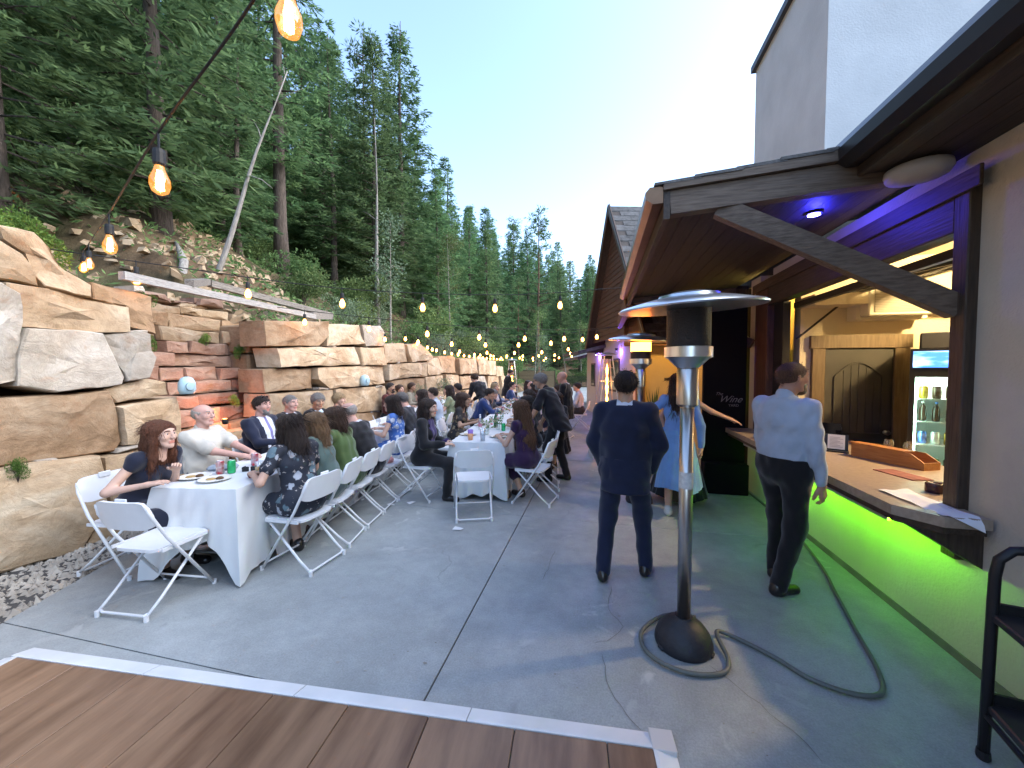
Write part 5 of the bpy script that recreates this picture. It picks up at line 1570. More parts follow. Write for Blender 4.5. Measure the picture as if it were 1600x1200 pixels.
# white napkin spread over the clipped corner
v = []; f = []
nx, ny = 14, 14
for j in range(ny + 1):
    for i in range(nx + 1):
        u, t = i / nx, j / ny
        x = lerp(lerp(1.80, 2.00, u), lerp(1.83, 1.985, u), t); y = lerp(lerp(3.00, 3.05, u), lerp(2.545, 2.455, u), t)
        d = 2.53 - y
        z = CZ + .005 + .004 * math.sin(u * 9 + t * 5) + .003 * math.sin(t * 14 - u * 4) + .012 * math.exp(-((u - .5) ** 2 + (t - .35) ** 2) * 12)
        if d > 0:
            z = CZ + .005 - d * .9; y = 2.53 - .01 - d * .3
        v.append((x, y, z))
for j in range(ny):
    for i in range(nx):
        a = j * (nx + 1) + i
        f.append((a, a + 1, a + nx + 2, a + nx + 1))
o = MB().add(v, f).build("white_napkin", mat("napkin_white", (.78, .79, .82), .85, sheen=.2), smooth=True, fixn=False); tag(o, "white napkin draped over the clipped end of the counter", "napkin")
bag = MB().lathe([(.06, 0), (.085, .02), (.075, .05), (.03, .07)], n=12).build("bar_towel", MATS["napkin_white"], smooth=True); bag.location = (1.82, 4.95, CZ); tag(bag, "white towel lying on the far end of the bar", "towel")

# ---------------------------------------------------------------- far fence, railing, signs
M_FEN = wood_mat("tan_fence_board", (.20, .135, .07), (.30, .215, .12), .8, 4, (1, 12, 12))
fe = empty("wooden_fence", (-5.9, 36, 0)); tag(fe, "tan plank fence screen at the far end of the patio", "fence")
for k in range(2):
    x0 = -1.72 + k * 1.75
    for i in range(9):
        MB().box(x0, x0 + 1.70, -.02, .02, .02 + i * .172, .185 + i * .172).build("board", M_FEN, fe)
    MB().box(x0 + 1.70, x0 + 1.75, -.05, .05, 0, 1.62).build("post", M_DWOOD, fe)
MB().box(-1.77, -1.72, -.05, .05, 0, 1.62).build("post", M_DWOOD, fe)
MB().box(-1.77, 1.78, -.06, .06, 1.62, 1.66).build("cap_rail", M_DWOOD, fe)
rl = empty("metal_railing", (-2, 36.3, 0)); tag(rl, "black metal railing closing the far end of the patio", "railing")
for z in (.12, 1.0):
    MB().box(-2.0, 3.2, -.02, .02, z, z + .04).build("rail", M_BLACK, rl)
for i in range(53):
    MB().box(-1.99 + i * .098, -1.97 + i * .098, -.009, .009, .16, 1.0).build("baluster", M_BLACK, rl)
asg = empty("white_sign_board", (-.02, 7.7, 0), R(100)); tag(asg, "white folding sign board past the navy suited man", "sign board")
for s in (-1, 1):
    MB().box(-.28, .28, -.012, .012, 0, .92).xf(Matrix.Translation((0, s * .16, 0)) @ Matrix.Rotation(R(s * 9), 4, 'X')).build("panel", M_TRIM, asg)

# pale paint flecks, crumbs and needles trodden into the patio: too many and too small to count
fk = MB(); rk_ = random.Random(77)
for _ in range(420):
    if rk_.random() < .55: x, y = rk_.uniform(-3.6, 1.6), rk_.uniform(1.75, 4.6)
    else: x, y = rk_.uniform(-3.9, 1.7), rk_.uniform(1.8, 9)
    n_ = rk_.randint(4, 6); r_ = rk_.uniform(.002, .007) * (1 if rk_.random() < .93 else 2.2); a0 = rk_.random() * 6; el_ = rk_.uniform(.3, 1)
    fk.add([(x + r_ * math.cos(a0 + k * 6.283 / n_) * rk_.uniform(.6, 1.2), y + r_ * el_ * math.sin(a0 + k * 6.283 / n_) * rk_.uniform(.6, 1.2), .004 + .001 * rk_.random()) for k in range(n_)], [tuple(range(n_))])
o = fk.build("litter", mat("pale_flecks", (.42, .42, .40), .9, col2=(.16, .13, .10), scale=1.7), fixn=False)
tag(o, "tiny pale flecks and crumbs scattered over the concrete", "litter", None, "stuff")

# ================================================================ PEOPLE
# Bodies, heads, hands, hair and clothes are grown as smooth unions of tapered capsules and meshed as one surface.
class F:
    """A field: tapered capsules blended together, then cuts."""
    def __init__(s): s.p = []; s.cuts = []; s.disp = None
    def cone(s, a, b, r1, r2, k=.03, frame=None, sx=1.0, sy=1.0):
        s.p.append((np.array(a, float), np.array(b, float), r1, r2, k, frame, sx, sy)); return s
    def ball(s, c, r, k=.03, frame=None, sx=1.0, sy=1.0): return s.cone(c, np.array(c, float) + 1e-4, r, r, k, frame, sx, sy)
    def chain(s, pts, rs, k=.03, **kw):
        for a, b, r1, r2 in zip(pts, pts[1:], rs, rs[1:]): s.cone(a, b, r1, r2, k, **kw)
        return s
def _world(a, fr):
    return a if fr is None else fr[0] + fr[1] @ a
def mesh_field(fl, h):
    los, his = [], []
    boxes = []
    for a, b, r1, r2, k, fr, sx, sy in fl.p:
        A, B = _world(a, fr), _world(b, fr)
        pad = max(r1, r2) * max(sx, sy, 1) + k * .5 + 2.5 * h
        lo, hi = np.minimum(A, B) - pad, np.maximum(A, B) + pad
        boxes.append((lo, hi)); los.append(lo); his.append(hi)
    lo = np.min(los, 0); hi = np.max(his, 0)
    n = np.ceil((hi - lo) / h).astype(int) + 2
    ax = [lo[i] + h * np.arange(n[i]) for i in range(3)]
    f = np.full(n, 1.0, np.float32)
    for (a, b, r1, r2, k, fr, sx, sy), (l, hgh) in zip(fl.p, boxes):
        i0 = np.maximum(((l - lo) / h).astype(int), 0); i1 = np.minimum(((hgh - lo) / h).astype(int) + 2, n)
        X, Y, Z = np.meshgrid(ax[0][i0[0]:i1[0]], ax[1][i0[1]:i1[1]], ax[2][i0[2]:i1[2]], indexing='ij')
        if fr is not None:
            X = X - fr[0][0]; Y = Y - fr[0][1]; Z = Z - fr[0][2]; Rm = fr[1]
            X, Y, Z = (X * Rm[0, 0] + Y * Rm[1, 0] + Z * Rm[2, 0], X * Rm[0, 1] + Y * Rm[1, 1] + Z * Rm[2, 1], X * Rm[0, 2] + Y * Rm[1, 2] + Z * Rm[2, 2])
        a2 = a.copy(); b2 = b.copy()
        if sx != 1: X = X / sx; a2[0] /= sx; b2[0] /= sx
        if sy != 1: Y = Y / sy; a2[1] /= sy; b2[1] /= sy
        d = b2 - a2; L2 = max(float(d @ d), 1e-9)
        t = np.clip(((X - a2[0]) * d[0] + (Y - a2[1]) * d[1] + (Z - a2[2]) * d[2]) / L2, 0, 1)
        q = np.sqrt((X - a2[0] - t * d[0]) ** 2 + (Y - a2[1] - t * d[1]) ** 2 + (Z - a2[2] - t * d[2]) ** 2) - (r1 + (r2 - r1) * t)
        sub = f[i0[0]:i1[0], i0[1]:i1[1], i0[2]:i1[2]]
        w = np.clip(.5 + .5 * (sub - q) / k, 0, 1)
        sub[...] = sub * (1 - w) + q * w - k * w * (1 - w)
    if fl.disp or fl.cuts:
        X, Y, Z = np.meshgrid(*ax, indexing='ij')
        if fl.disp: f += fl.disp(X, Y, Z)
        for c in fl.cuts: f = np.maximum(f, c(X, Y, Z))
    f[0], f[-1], f[:, 0], f[:, -1], f[:, :, 0], f[:, :, -1] = (1,) * 6
    # surface nets
    s = f < 0
    c = [s[i:n[0] - 1 + i, j:n[1] - 1 + j, k:n[2] - 1 + k] for i in (0, 1) for j in (0, 1) for k in (0, 1)]
    any_ = np.logical_or.reduce(c); all_ = np.logical_and.reduce(c)
    act = any_ & ~all_
    I = np.argwhere(act)
    if len(I) == 0: return np.zeros((0, 3)), np.zeros((0, 4), int)
    idx = np.full(act.shape, -1, np.int32); idx[act] = np.arange(len(I))
    corners = [(i, j, k) for i in (0, 1) for j in (0, 1) for k in (0, 1)]
    val = np.stack([f[I[:, 0] + i, I[:, 1] + j, I[:, 2] + k] for i, j, k in corners], 1)
    acc = np.zeros((len(I), 3)); cnt = np.zeros(len(I))
    for e0 in range(8):
        for bit in (4, 2, 1):
            e1 = e0 | bit
            if e1 == e0: continue
            v0, v1 = val[:, e0], val[:, e1]
            m = (v0 < 0) != (v1 < 0)
            t = np.where(m, v0 / np.where(m, v0 - v1, 1), 0)
            p0 = np.array(corners[e0], float); p1 = np.array(corners[e1], float)
            acc += np.where(m[:, None], p0 + t[:, None] * (p1 - p0), 0); cnt += m
    V = lo + h * (I + acc / cnt[:, None])
    Q = []
    for axis in range(3):
        u, w = (axis + 1) % 3, (axis + 2) % 3
        sl0 = [slice(1, -1)] * 3; sl1 = [slice(1, -1)] * 3
        sl0[axis] = slice(0, -1); sl1[axis] = slice(1, None)
        a, b = s[tuple(sl0)], s[tuple(sl1)]
        for flip, mask in ((0, a & ~b), (1, ~a & b)):
            E = np.argwhere(mask)
            if len(E) == 0: continue
            base = E.copy(); base[:, u] += 1; base[:, w] += 1
            qs = []
            for du, dw in ((-1, -1), (0, -1), (0, 0), (-1, 0)):
                g = base.copy(); g[:, u] += du; g[:, w] += dw
                qs.append(idx[g[:, 0], g[:, 1], g[:, 2]])
            q = np.stack(qs, 1)
            Q.append(q if not flip else q[:, ::-1])
    return V, np.concatenate(Q)
def np_obj(name, V, Q, mats_, mi=None, parent=None):
    me = bpy.data.meshes.new(name)
    V = np.asarray(V, np.float32); Q = np.asarray(Q, np.int32)
    me.vertices.add(len(V)); me.vertices.foreach_set("co", V.ravel())
    me.loops.add(Q.size); me.loops.foreach_set("vertex_index", Q.ravel())
    me.polygons.add(len(Q)); me.polygons.foreach_set("loop_start", np.arange(0, Q.size, 4, dtype=np.int32))
    for m in mats_: me.materials.append(m)
    if mi is not None: me.polygons.foreach_set("material_index", np.asarray(mi, np.int32))
    me.polygons.foreach_set("use_smooth", np.ones(len(Q), bool))
    me.update(calc_edges=True); me.validate()
    o = bpy.data.objects.new(name, me); COL.objects.link(o)
    if parent is not None: o.parent = parent
    return o
def sub_mesh(V, Q, keep):
    q = Q[keep]; used = np.unique(q); mp_ = np.full(len(V), -1); mp_[used] = np.arange(len(used))
    return V[used], mp_[q]
def rot(ax, a):
    c, s = math.cos(a), math.sin(a)
    return {'x': np.array([[1, 0, 0], [0, c, -s], [0, s, c]]), 'y': np.array([[c, 0, s], [0, 1, 0], [-s, 0, c]]), 'z': np.array([[c, -s, 0], [s, c, 0], [0, 0, 1]])}[ax]

# ---- heads (origin mid-skull, facing +Y)
def head_mesh(female, h=.0052):
    f = F()
    fr = (np.zeros(3), np.eye(3))
    f.ball((0, -.012, .032), .080 if not female else .078, .02, fr, .98, 1.17)
    f.ball((0, -.03, .02), .075, .02, fr, .98, 1.1)
    jw = .052 if not female else .047
    f.cone((0, .028, -.01), (0, .052, -.078), .066, jw * .72, .03, fr, .95, 1)
    f.cone((-.045, .01, -.03), (-.026, .05, -.085), .028, .020, .025); f.cone((.045, .01, -.03), (.026, .05, -.085), .028, .020, .025)
    f.ball((0, .073, -.096), .019, .02)
    f.cone((-.034, .070, .034), (.034, .070, .034), .017 if not female else .013, .017 if not female else .013, .02)
    f.ball((-.040, .058, -.018), .026, .02); f.ball((.040, .058, -.018), .026, .02)
    f.cone((0, .090, .018), (0, .108, -.020), .007, .0115, .012); f.ball((-.011, .098, -.024), .008, .008); f.ball((.011, .098, -.024), .008, .008)
    f.cone((-.016, .083, -.055), (.016, .083, -.055), .0095, .0095, .010); f.cone((-.012, .082, -.066), (.012, .082, -.066), .010, .010, .008)
    for s in (-1, 1):
        f.cone((s * .080, -.012, .014), (s * .078, -.004, -.022), .014, .009, .008, fr, .55, 1.2)
    nk = .052 if not female else .044
    f.chain([(0, -.022, -.05), (0, -.030, -.12), (0, -.042, -.20)], [nk, nk, nk * 1.12], .03)
    def eye_cut(X, Y, Z):
        d1 = np.sqrt((X - .031) ** 2 + (Y - .098) ** 2 + ((Z - .012) * 1.3) ** 2) - .019
        d2 = np.sqrt((X + .031) ** 2 + (Y - .098) ** 2 + ((Z - .012) * 1.3) ** 2) - .019
        return -np.minimum(d1, d2)
    f.cuts.append(eye_cut)
    V, Q = mesh_field(f, h)
    # eyeballs as part of the same surface
    g = F(); g.ball((.031, .0705, .012), .0135, .004); g.ball((-.031, .0705, .012), .0135, .004)
    V2, Q2 = mesh_field(g, .0036)
    cen = V[Q].mean(1); mi = np.zeros(len(Q), int)
    lip = (np.abs(cen[:, 0]) < .024) & (np.abs(cen[:, 2] + .060) < .0125) & (cen[:, 1] > .082)
    mi[lip] = 1
    ex = np.abs(np.abs(cen[:, 0]) - .032)
    brow = (ex < .019) & (np.abs(cen[:, 2] - .036 + .25 * (ex - .01)) < .0055) & (cen[:, 1] > .06); mi[brow] = 2
    c2 = V2[Q2].mean(1); m2 = np.full(len(Q2), 3)
    ir = np.sqrt((np.abs(c2[:, 0]) - .031) ** 2 + (c2[:, 2] - .012) ** 2) < .0062; m2[ir & (c2[:, 1] > .07)] = 4
    lid = (c2[:, 2] > .0185); m2[lid] = 0
    return np.vstack([V, V2]), np.vstack([Q, Q2 + len(V)]), np.concatenate([mi, m2])
HEADS = {False: head_mesh(False), True: head_mesh(True)}
# ---- hands (wrist at origin, fingers +Y, palm -Z, thumb +X)
def hand_mesh(curl, h=.0048):
    f = F(); fr = (np.zeros(3), np.eye(3))
    f.cone((0, -.03, 0), (0, .01, 0), .024, .026, .015, fr, 1.15, 1)
    for x, y in ((-.024, .082), (-.008, .088), (.009, .086), (.025, .080)):
        f.cone((x * .55, .012, 0), (x, y, 0), .016, .0135, .012)
    for i, (x, y, L) in enumerate(((-.030, .082, .060), (-.010, .090, .076), (.010, .088, .080), (.029, .080, .070))):
        a = curl * (1 + .12 * (2 - i)); p = np.array([x * .95, y, 0.0]); ang = a * .5; r = .0088
        for seg, fac in ((.45, 1), (.32, .92), (.23, .82)):
            d = np.array([x * .12, math.cos(ang), -math.sin(ang)]); q = p + d * L * seg
            f.cone(p, q, r, r * .93, .004); p = q; r *= .93; ang += a
    f.chain([(.022, .018, -.006), (.046, .045, -.014), (.054, .075, -.022 - .012 * curl), (.052, .098, -.03 - .02 * curl)], [.016, .0125, .0105, .0088], .01)
    return mesh_field(f, h)
HANDS = {'relax': hand_mesh(.55), 'flat': hand_mesh(.18), 'grip': hand_mesh(1.05)}

# ---- people materials
SKINS = {}
def skin(c):
    k = name_of(c)
    if k not in SKINS:
        SKINS[k] = [mat("skin_" + k, c, .5, col2=tuple(q * .88 for q in c), scale=9, spec=.35), mat("lip_" + k, (c[0] * .85, c[1] * .52, c[2] * .5), .45), None, mat("eye_white", (.62, .60, .58), .25), mat("iris_dark", (.03, .02, .015), .2)]
    return list(SKINS[k])
def hair_mat(c):
    return mat("hair_" + name_of(c), tuple(q * .6 for q in c), .48, col2=tuple(min(1, q * 1.35) for q in c), scale=30, stretch=(7, 7, .3), bump=.8, bscale=70, detail=4)
def cloth(c, kind="plain", c2=None):
    nm = "cloth_%s_%s" % (kind, name_of(c))
    if nm in MATS: return MATS[nm]
    if kind == "floral":
        m = bpy.data.materials.new(nm); m.use_nodes = True; N, L = m.node_tree.nodes, m.node_tree.links; p = N["Principled BSDF"]; p.inputs["Roughness"].default_value = .75
        tc = N.new("ShaderNodeTexCoord"); col = None
        base = N.new("ShaderNodeRGB"); base.outputs[0].default_value = (*c, 1); col = base.outputs[0]
        for sc, thr, pc in ((7.5, .30, (.10, .16, .19)), (9, .26, (.36, .38, .42)), (22, .24, (.34, .30, .28))):
            if c2: pc = tuple(q * w for q, w in zip((1, 1, 1), c2)) if sc != 7.5 else tuple(q * .5 for q in c2)
            v = N.new("ShaderNodeTexVoronoi"); v.inputs["Scale"].default_value = sc; v.inputs["Randomness"].default_value = 1.0
            nz = N.new("ShaderNodeTexNoise"); nz.inputs["Scale"].default_value = sc * 2.6; vm = N.new("ShaderNodeVectorMath"); vm.operation = 'MULTIPLY_ADD'; vm.inputs[1].default_value = (.06, .06, .06)
            L.new(tc.outputs["Object"], nz.inputs["Vector"]); L.new(nz.outputs["Color"], vm.inputs[0]); L.new(tc.outputs["Object"], vm.inputs[2]); L.new(vm.outputs[0], v.inputs["Vector"])
            rp = N.new("ShaderNodeValToRGB"); e = rp.color_ramp.elements; e[0].position, e[0].color = thr, (1, 1, 1, 1); e[1].position, e[1].color = thr + .06, (0, 0, 0, 1)
            L.new(v.outputs["Distance"], rp.inputs["Fac"])
            sp_ = N.new("ShaderNodeSeparateColor"); L.new(v.outputs["Color"], sp_.inputs[0])
            gt = N.new("ShaderNodeMath"); gt.operation = 'GREATER_THAN'; gt.inputs[1].default_value = .45; L.new(sp_.outputs[0], gt.inputs[0])
            mu = N.new("ShaderNodeMath"); mu.operation = 'MULTIPLY'; L.new(rp.outputs["Color"], mu.inputs[0]); L.new(gt.outputs[0], mu.inputs[1])
            mx = N.new("ShaderNodeMix"); mx.data_type = 'RGBA'; L.new(mu.outputs[0], mx.inputs["Factor"]); L.new(col, mx.inputs["A"]); mx.inputs["B"].default_value = (*pc, 1); col = mx.outputs["Result"]
        L.new(col, p.inputs["Base Color"]); MATS[nm] = m; return m
    return mat(nm, c, .82, col2=tuple(q * .8 for q in c), scale=5, bump=.12, bscale=180, sheen=.25, spec=.25)

def ik(a, t, l1, l2, pole):
    a, t = np.array(a, float), np.array(t, float); d = t - a; D = np.linalg.norm(d)
    if D > (l1 + l2) * .995: t = a + d / D * (l1 + l2) * .995; d = t - a; D = np.linalg.norm(d)
    u = d / D; x = (l1 * l1 - l2 * l2 + D * D) / (2 * D); y = math.sqrt(max(l1 * l1 - x * x, 0))
    p = np.array(pole, float); p = p - (p @ u) * u; p /= max(np.linalg.norm(p), 1e-6)
    return a + u * x + p * y, t
def wrinkle(seed, amp):
    r = np.random.default_rng(seed); ks = r.normal(0, 1, (7, 3)); ks = ks / np.linalg.norm(ks, axis=1)[:, None] * r.uniform(22, 85, (7, 1)); ph = r.uniform(0, 6.28, 7)
    def d(X, Y, Z):
        o = 0
        for k, p in zip(ks, ph): o = o + np.sin(k[0] * X + k[1] * Y + k[2] * Z * .8 + p + 1.5 * np.sin(9 * Z + p))
        return (o * amp / 4).astype(np.float32)
    return d

PERSONS = [0]
def person(x, y, face, label, pose='sit', H=1.74, female=False, lean=0.0, side=0.0, bulk=1.0, skin_c=(.50, .31, .22), hair=('short', (.03, .02, .015)), head=(0, 0, 0),
           top=('suit', (.012, .012, .015)), shirt=(.62, .64, .70), tie=None, bottom=('trousers', (.012, .012, .015)), lh=None, rh=None, lhand='relax', rhand='relax',
           feet=None, vox=.014, beard=None, glasses=None, group=None, shoes=(.012, .01, .01), twist=0.0, elbow=None, seat=.47):
    """face = degrees CCW from +Y. lh / rh = wrist targets in the person's own frame (x right, y ahead, z up)."""
    PERSONS[0] += 1; sid = PERSONS[0]
    k = H / 1.74
    sit = pose == 'sit'
    pel = np.array([0, 0, (seat + .085) if sit else .93 * k])
    Rt = rot('z', R(twist)) @ rot('y', R(side)) @ rot('x', R(-lean))
    fr = (pel, Rt)
    S = lambda x_, y_, z_: pel + Rt @ (np.array([x_, y_, z_]) * k)
    shw = (.172 if not female else .150) * (0.5 + .5 * bulk)
    sh = {s: S(s * shw, -.005, .455) for s in (-1, 1)}
    hip = {s: pel + np.array([s * .088 * k, 0, -.01]) for s in (-1, 1)}
    # legs
    ft = {}; kn = {}
    for s in (-1, 1):
        if feet: t = np.array(feet[0 if s < 0 else 1], float)
        else: t = np.array([s * .11, .36, .085]) if sit else np.array([s * .10, .0, .085])
        l1, l2 = .425 * k, .43 * k
        kn[s], ft[s] = ik(hip[s], t, l1, l2, (s * .15, 1, .6 if sit else 0))
    # arms
    el = {}; wr = {}
    for s, tgt in ((-1, lh), (1, rh)):
        if tgt is None: tgt = (s * .16, .36, .79) if sit else (s * .235, .03, pel[2] - .10)
        pole = (s * .6, -.8, -.5) if elbow is None else elbow[0 if s < 0 else 1]
        el[s], wr[s] = ik(sh[s], tgt, .285 * k, .255 * k, pole)
    tk, col_t = top[0], top[1]
    # ---- body (one continuous surface)
    b = F()
    W = 1.42 * (0.6 + .4 * bulk)
    if female: prof = [((0, 0, -.02), .112), ((0, .005, .16), .086), ((0, .0, .33), .094), ((0, -.005, .43), .072)]
    else: prof = [((0, 0, -.02), .108), ((0, .012 * bulk, .16), .103 * bulk), ((0, .0, .33), .112), ((0, -.01, .43), .085)]
    tors = [(np.array(p) * k, r * k) for p, r in prof]
    for (p0, r0), (p1, r1) in zip(tors, tors[1:]): b.cone(p0, p1, r0 * .93, r1 * .93, .05, fr, W)
    b.cone(np.array([-shw, -.005, .455]) * 1.0, np.array([shw, -.005, .455]), .050 * k, .050 * k, .05, fr)
    b.cone(np.array([0, -.02, .45]) * k, np.array([0, .005, .57]) * k, .056 if not female else .046, .050 if not female else .043, .03, fr)
    ar = 1.0 if not female else .84
    for s in (-1, 1):
        b.chain([sh[s], el[s], wr[s]], [.050 * ar, .040 * ar, .0265 * ar], .02)
        b.chain([hip[s], kn[s], ft[s]], [.082, .054, .037], .03)
        cal = kn[s] + (ft[s] - kn[s]) * .3 + np.array([0, -.010, 0]); b.ball(cal, .042, .03)
        toe = ft[s] + np.array([s * .02, .13, -.055]); b.cone(ft[s] + np.array([0, -.03, -.045]), toe, .034, .026, .02)
    V, Q = mesh_field(b, vox * 1.35)
    # head placement
    neck = S(0, .0, .545)
    Hr = Rt @ rot('z', 0) if False else rot('z', R(head[0])) @ rot('x', R(-head[1])) @ rot('y', R(head[2]))
    Hr = rot('z', R(twist)) @ Hr
    hs = (1.0 if not female else .965) * (.93 + .07 * k)
    hp = neck + np.array([0, 0, 0]) + Hr @ np.array([0, .042, .115]) * hs
    hv, hq, hm = HEADS[female]
    hv2 = (hv * hs) @ Hr.T + hp
    parts_v = [V, hv2]; parts_q = [Q, hq + len(V)]; mi = [np.zeros(len(Q), int), hm]
    off = len(V) + len(hv2)
    for s, hk in ((-1, lhand), (1, rhand)):
        a, c = HANDS[hk]
        d = wr[s] - el[s]; d /= np.linalg.norm(d)
        # palm faces down/inwards
        pn = np.array([-s * .8, 0, -.35]) if not sit and d[2] < -.6 else np.array([-s * .25, 0, -1.0])
        if abs(d @ pn) > .95: pn = np.array([-s, .1, 0.0])
        z = -(pn - (pn @ d) * d); z /= np.linalg.norm(z); xax = np.cross(d, z)
        M_ = np.stack([xax, d, z], 1)
        a2 = a.copy() * (1.0 if not female else .9)
        mir = (xax @ np.array([-s, 0, 0.0]) < 0) if abs(xax[0]) > .3 else (s > 0 and d[2] > -.5)
        if mir: a2[:, 0] *= -1; c2 = c[:, ::-1]
        else: c2 = c
        parts_v.append(a2 @ M_.T + wr[s] + d * .012); parts_q.append(c2 + off); mi.append(np.zeros(len(c), int)); off += len(a)
    sk = skin(skin_c)
    hc = hair[1] if hair[1] else (.1, .08, .07)
    sk[2] = hair_mat(tuple(q * .8 for q in hc))
    root = np_obj("person", np.vstack(parts_v), np.vstack(parts_q), sk, np.concatenate(mi))
    root.location = (x, y, 0); root.rotation_euler = (0, 0, R(face))
    tag(root, label, "person", group)
    # ---- upper garment
    gcol = lambda c, kd="plain", c2=None: cloth(c, kd, c2)
    def arms(g, r0, r1, r2, to=1.0):
        for s in (-1, 1):
            if to >= 1.0:
                e2 = wr[s] - (wr[s] - el[s]) * .04
                g.chain([sh[s], el[s], e2], [r0, r1, r2], .025)
            else:
                g.cone(sh[s], sh[s] + (el[s] - sh[s]) * to, r0, lerp(r0, r1, to) * 1.06, .025)
    def torso(g, add, low=None, lowr=None):
        for (p0, r0), (p1, r1) in zip(tors, tors[1:]): g.cone(p0, p1, r0 + add, r1 + add, .05, fr, W)
        g.cone(np.array([-shw, -.005, .452]), np.array([shw, -.005, .452]), .056 * k + add * .6, .056 * k + add * .6, .05, fr)
        if female: 
            for s in (-1, 1): g.ball(np.array([s * .065, .075, .31]) * k, .052 + add * .4, .04, fr)
    g = F(); open_v = None; nm = "top"
    seatflat = None
    if tk == 'suit':
        torso(g, .022); arms(g, .068, .058, .046)
        if sit: g.cone(np.array([0, 0, -.02]), np.array([0, .02, -.06]), .125, .12, .05, fr, W)
        else: g.cone(np.array([0, 0, -.02]) * k, np.array([0, -.005, -.30]) * k, .130 * k, .138 * k, .05, fr, W * .98); g.cuts.append(lambda X, Y, Z: np.where(np.abs(X) < .235 , pel[2] - .205 * k - Z, -1).astype(np.float32))
        g.disp = wrinkle(sid, .0085); nm = "jacket"
    elif tk == 'shirt':
        torso(g, .016); arms(g, .062, .055, .038)
        g.disp = wrinkle(sid, .0065); nm = "shirt"
        if not sit: g.cuts.append(lambda X, Y, Z: np.where(np.abs(X) < .21, pel[2] + .03 * k - Z, -1).astype(np.float32))
    elif tk == 'shirt_short':
        torso(g, .018); arms(g, .068, .066, .05, .80)
        if not sit: g.cone(np.array([0, 0, -.02]) * k, np.array([0, 0, -.26]) * k, .125 * (.5 + .5 * bulk), .13 * (.5 + .5 * bulk), .05, fr, W); g.cuts.append(lambda X, Y, Z: np.where(np.abs(X) < .25, pel[2] - .14 * k - Z, -1).astype(np.float32))
        g.disp = wrinkle(sid, .007); nm = "shirt"
    elif tk in ('dress', 'dress_short', 'dress_long'):
        torso(g, .012)
        if tk == 'dress_long': arms(g, .052, .044, .034)
        elif tk == 'dress_short': arms(g, .056, .052, .04, .55)
        else: arms(g, .050, .05, .04, .18)
        if sit:
            for s in (-1, 1): g.chain([hip[s], kn[s] + (hip[s] - kn[s]) * .02], [.105, .080], .06)
            g.cone(hip[-1] + np.array([0, .05, 0]), hip[1] + np.array([0, .05, 0]), .095, .095, .06)
            g.cone((kn[-1] + hip[-1]) / 2, (kn[1] + hip[1]) / 2, .08, .08, .06)
            g.cone(kn[-1] + np.array([0, -.05, 0]), kn[1] + np.array([0, -.05, 0]), .06, .06, .05)
            for s in (-1, 1): g.cone(kn[s], kn[s] + (ft[s] - kn[s]) * .45, .078, .085, .06)
        g.disp = wrinkle(sid, .006); nm = "dress"
    nr = np.array([0, 0, 0.0])
    def neck_cut(X, Y, Z):                    # neckline: keep the collar below the throat
        x_ = (X - pel[0]) * Rt[0, 0] + (Y - pel[1]) * Rt[1, 0] + (Z - pel[2]) * Rt[2, 0]
        y_ = (X - pel[0]) * Rt[0, 1] + (Y - pel[1]) * Rt[1, 1] + (Z - pel[2]) * Rt[2, 1]
        z_ = (X - pel[0]) * Rt[0, 2] + (Y - pel[1]) * Rt[1, 2] + (Z - pel[2]) * Rt[2, 2]
        dr_ = tk.startswith('dress')
        d_ = np.sqrt((x_ / (1.25 if dr_ else 1.0)) ** 2 + (y_ - (.03 if dr_ else .0)) ** 2) - (.082 if dr_ else .055) * k
        return -np.maximum(d_, ((.43 if dr_ else .47) * k - z_)).astype(np.float32)
    g.cuts.append(neck_cut)
    V, Q = mesh_field(g, vox)
    tcol = gcol(col_t, *(top[2:] if len(top) > 2 else ()))
    if tk == 'suit':
        cen = (V[Q].mean(1) - pel) @ Rt / k
        wz = np.clip((cen[:, 2] - .10) / .36, 0, 1)
        vee = (cen[:, 1] > .02) & (np.abs(cen[:, 0]) < .012 + .075 * wz) & (cen[:, 2] > .10)
        if top[-1] == 'open': vee = (cen[:, 1] > .03) & (np.abs(cen[:, 0]) < .055 + .04 * wz) & (cen[:, 2] > -.05)
        # shirt collar ring at the neck
        collar = (np.abs(cen[:, 0]) < .06) & (cen[:, 2] > .506)
        tiem = vee & (np.abs(cen[:, 0]) < .017 + .012 * (1 - wz)) if tie else np.zeros(len(Q), bool)
        shm = (vee | collar) & ~tiem
        np_obj("jacket", *sub_mesh(V, Q, ~(shm | tiem)), [tcol], None, root)
        if shm.any(): np_obj("shirt", *sub_mesh(V, Q, shm), [gcol(shirt)], None, root)
        if tiem.any(): np_obj("tie", *sub_mesh(V, Q, tiem), [gcol(tie)], None, root)
        # a slim collar band standing at the neck
        cb = F(); c0 = S(0, -.012, .495); c1 = S(0, -.004, .535)
        cb.cone(np.array([0, -.012, .49]) * k, np.array([0, -.010, .497]) * k, .061, .058, .01, fr)
        cv, cq = mesh_field(cb, vox); np_obj("collar", cv, cq, [gcol(shirt)], None, root)
        # lapels: two flat strips each side of the opening
        if vox < .02:
            for s in (-1, 1):
                mb = MB(); pts = [(.085, .455), (.055, .30), (.018, .12)]
                vs = []
                for xx, zz in pts:
                    rr_ = .128 * k
                    yb = .118 + (.012 if .2 < zz < .4 else 0)
                    vs.append(S(s * xx, yb - .55 * xx * xx * 8, zz)); vs.append(S(s * (xx + .045), yb - .018 - .55 * (xx + .045) ** 2 * 8, zz + .01))
                mb.add(vs, [(0, 1, 3, 2), (2, 3, 5, 4)]); mb.build("lapel", tcol, root, fixn=False)
    else:
        np_obj(nm, V, Q, [tcol], None, root)
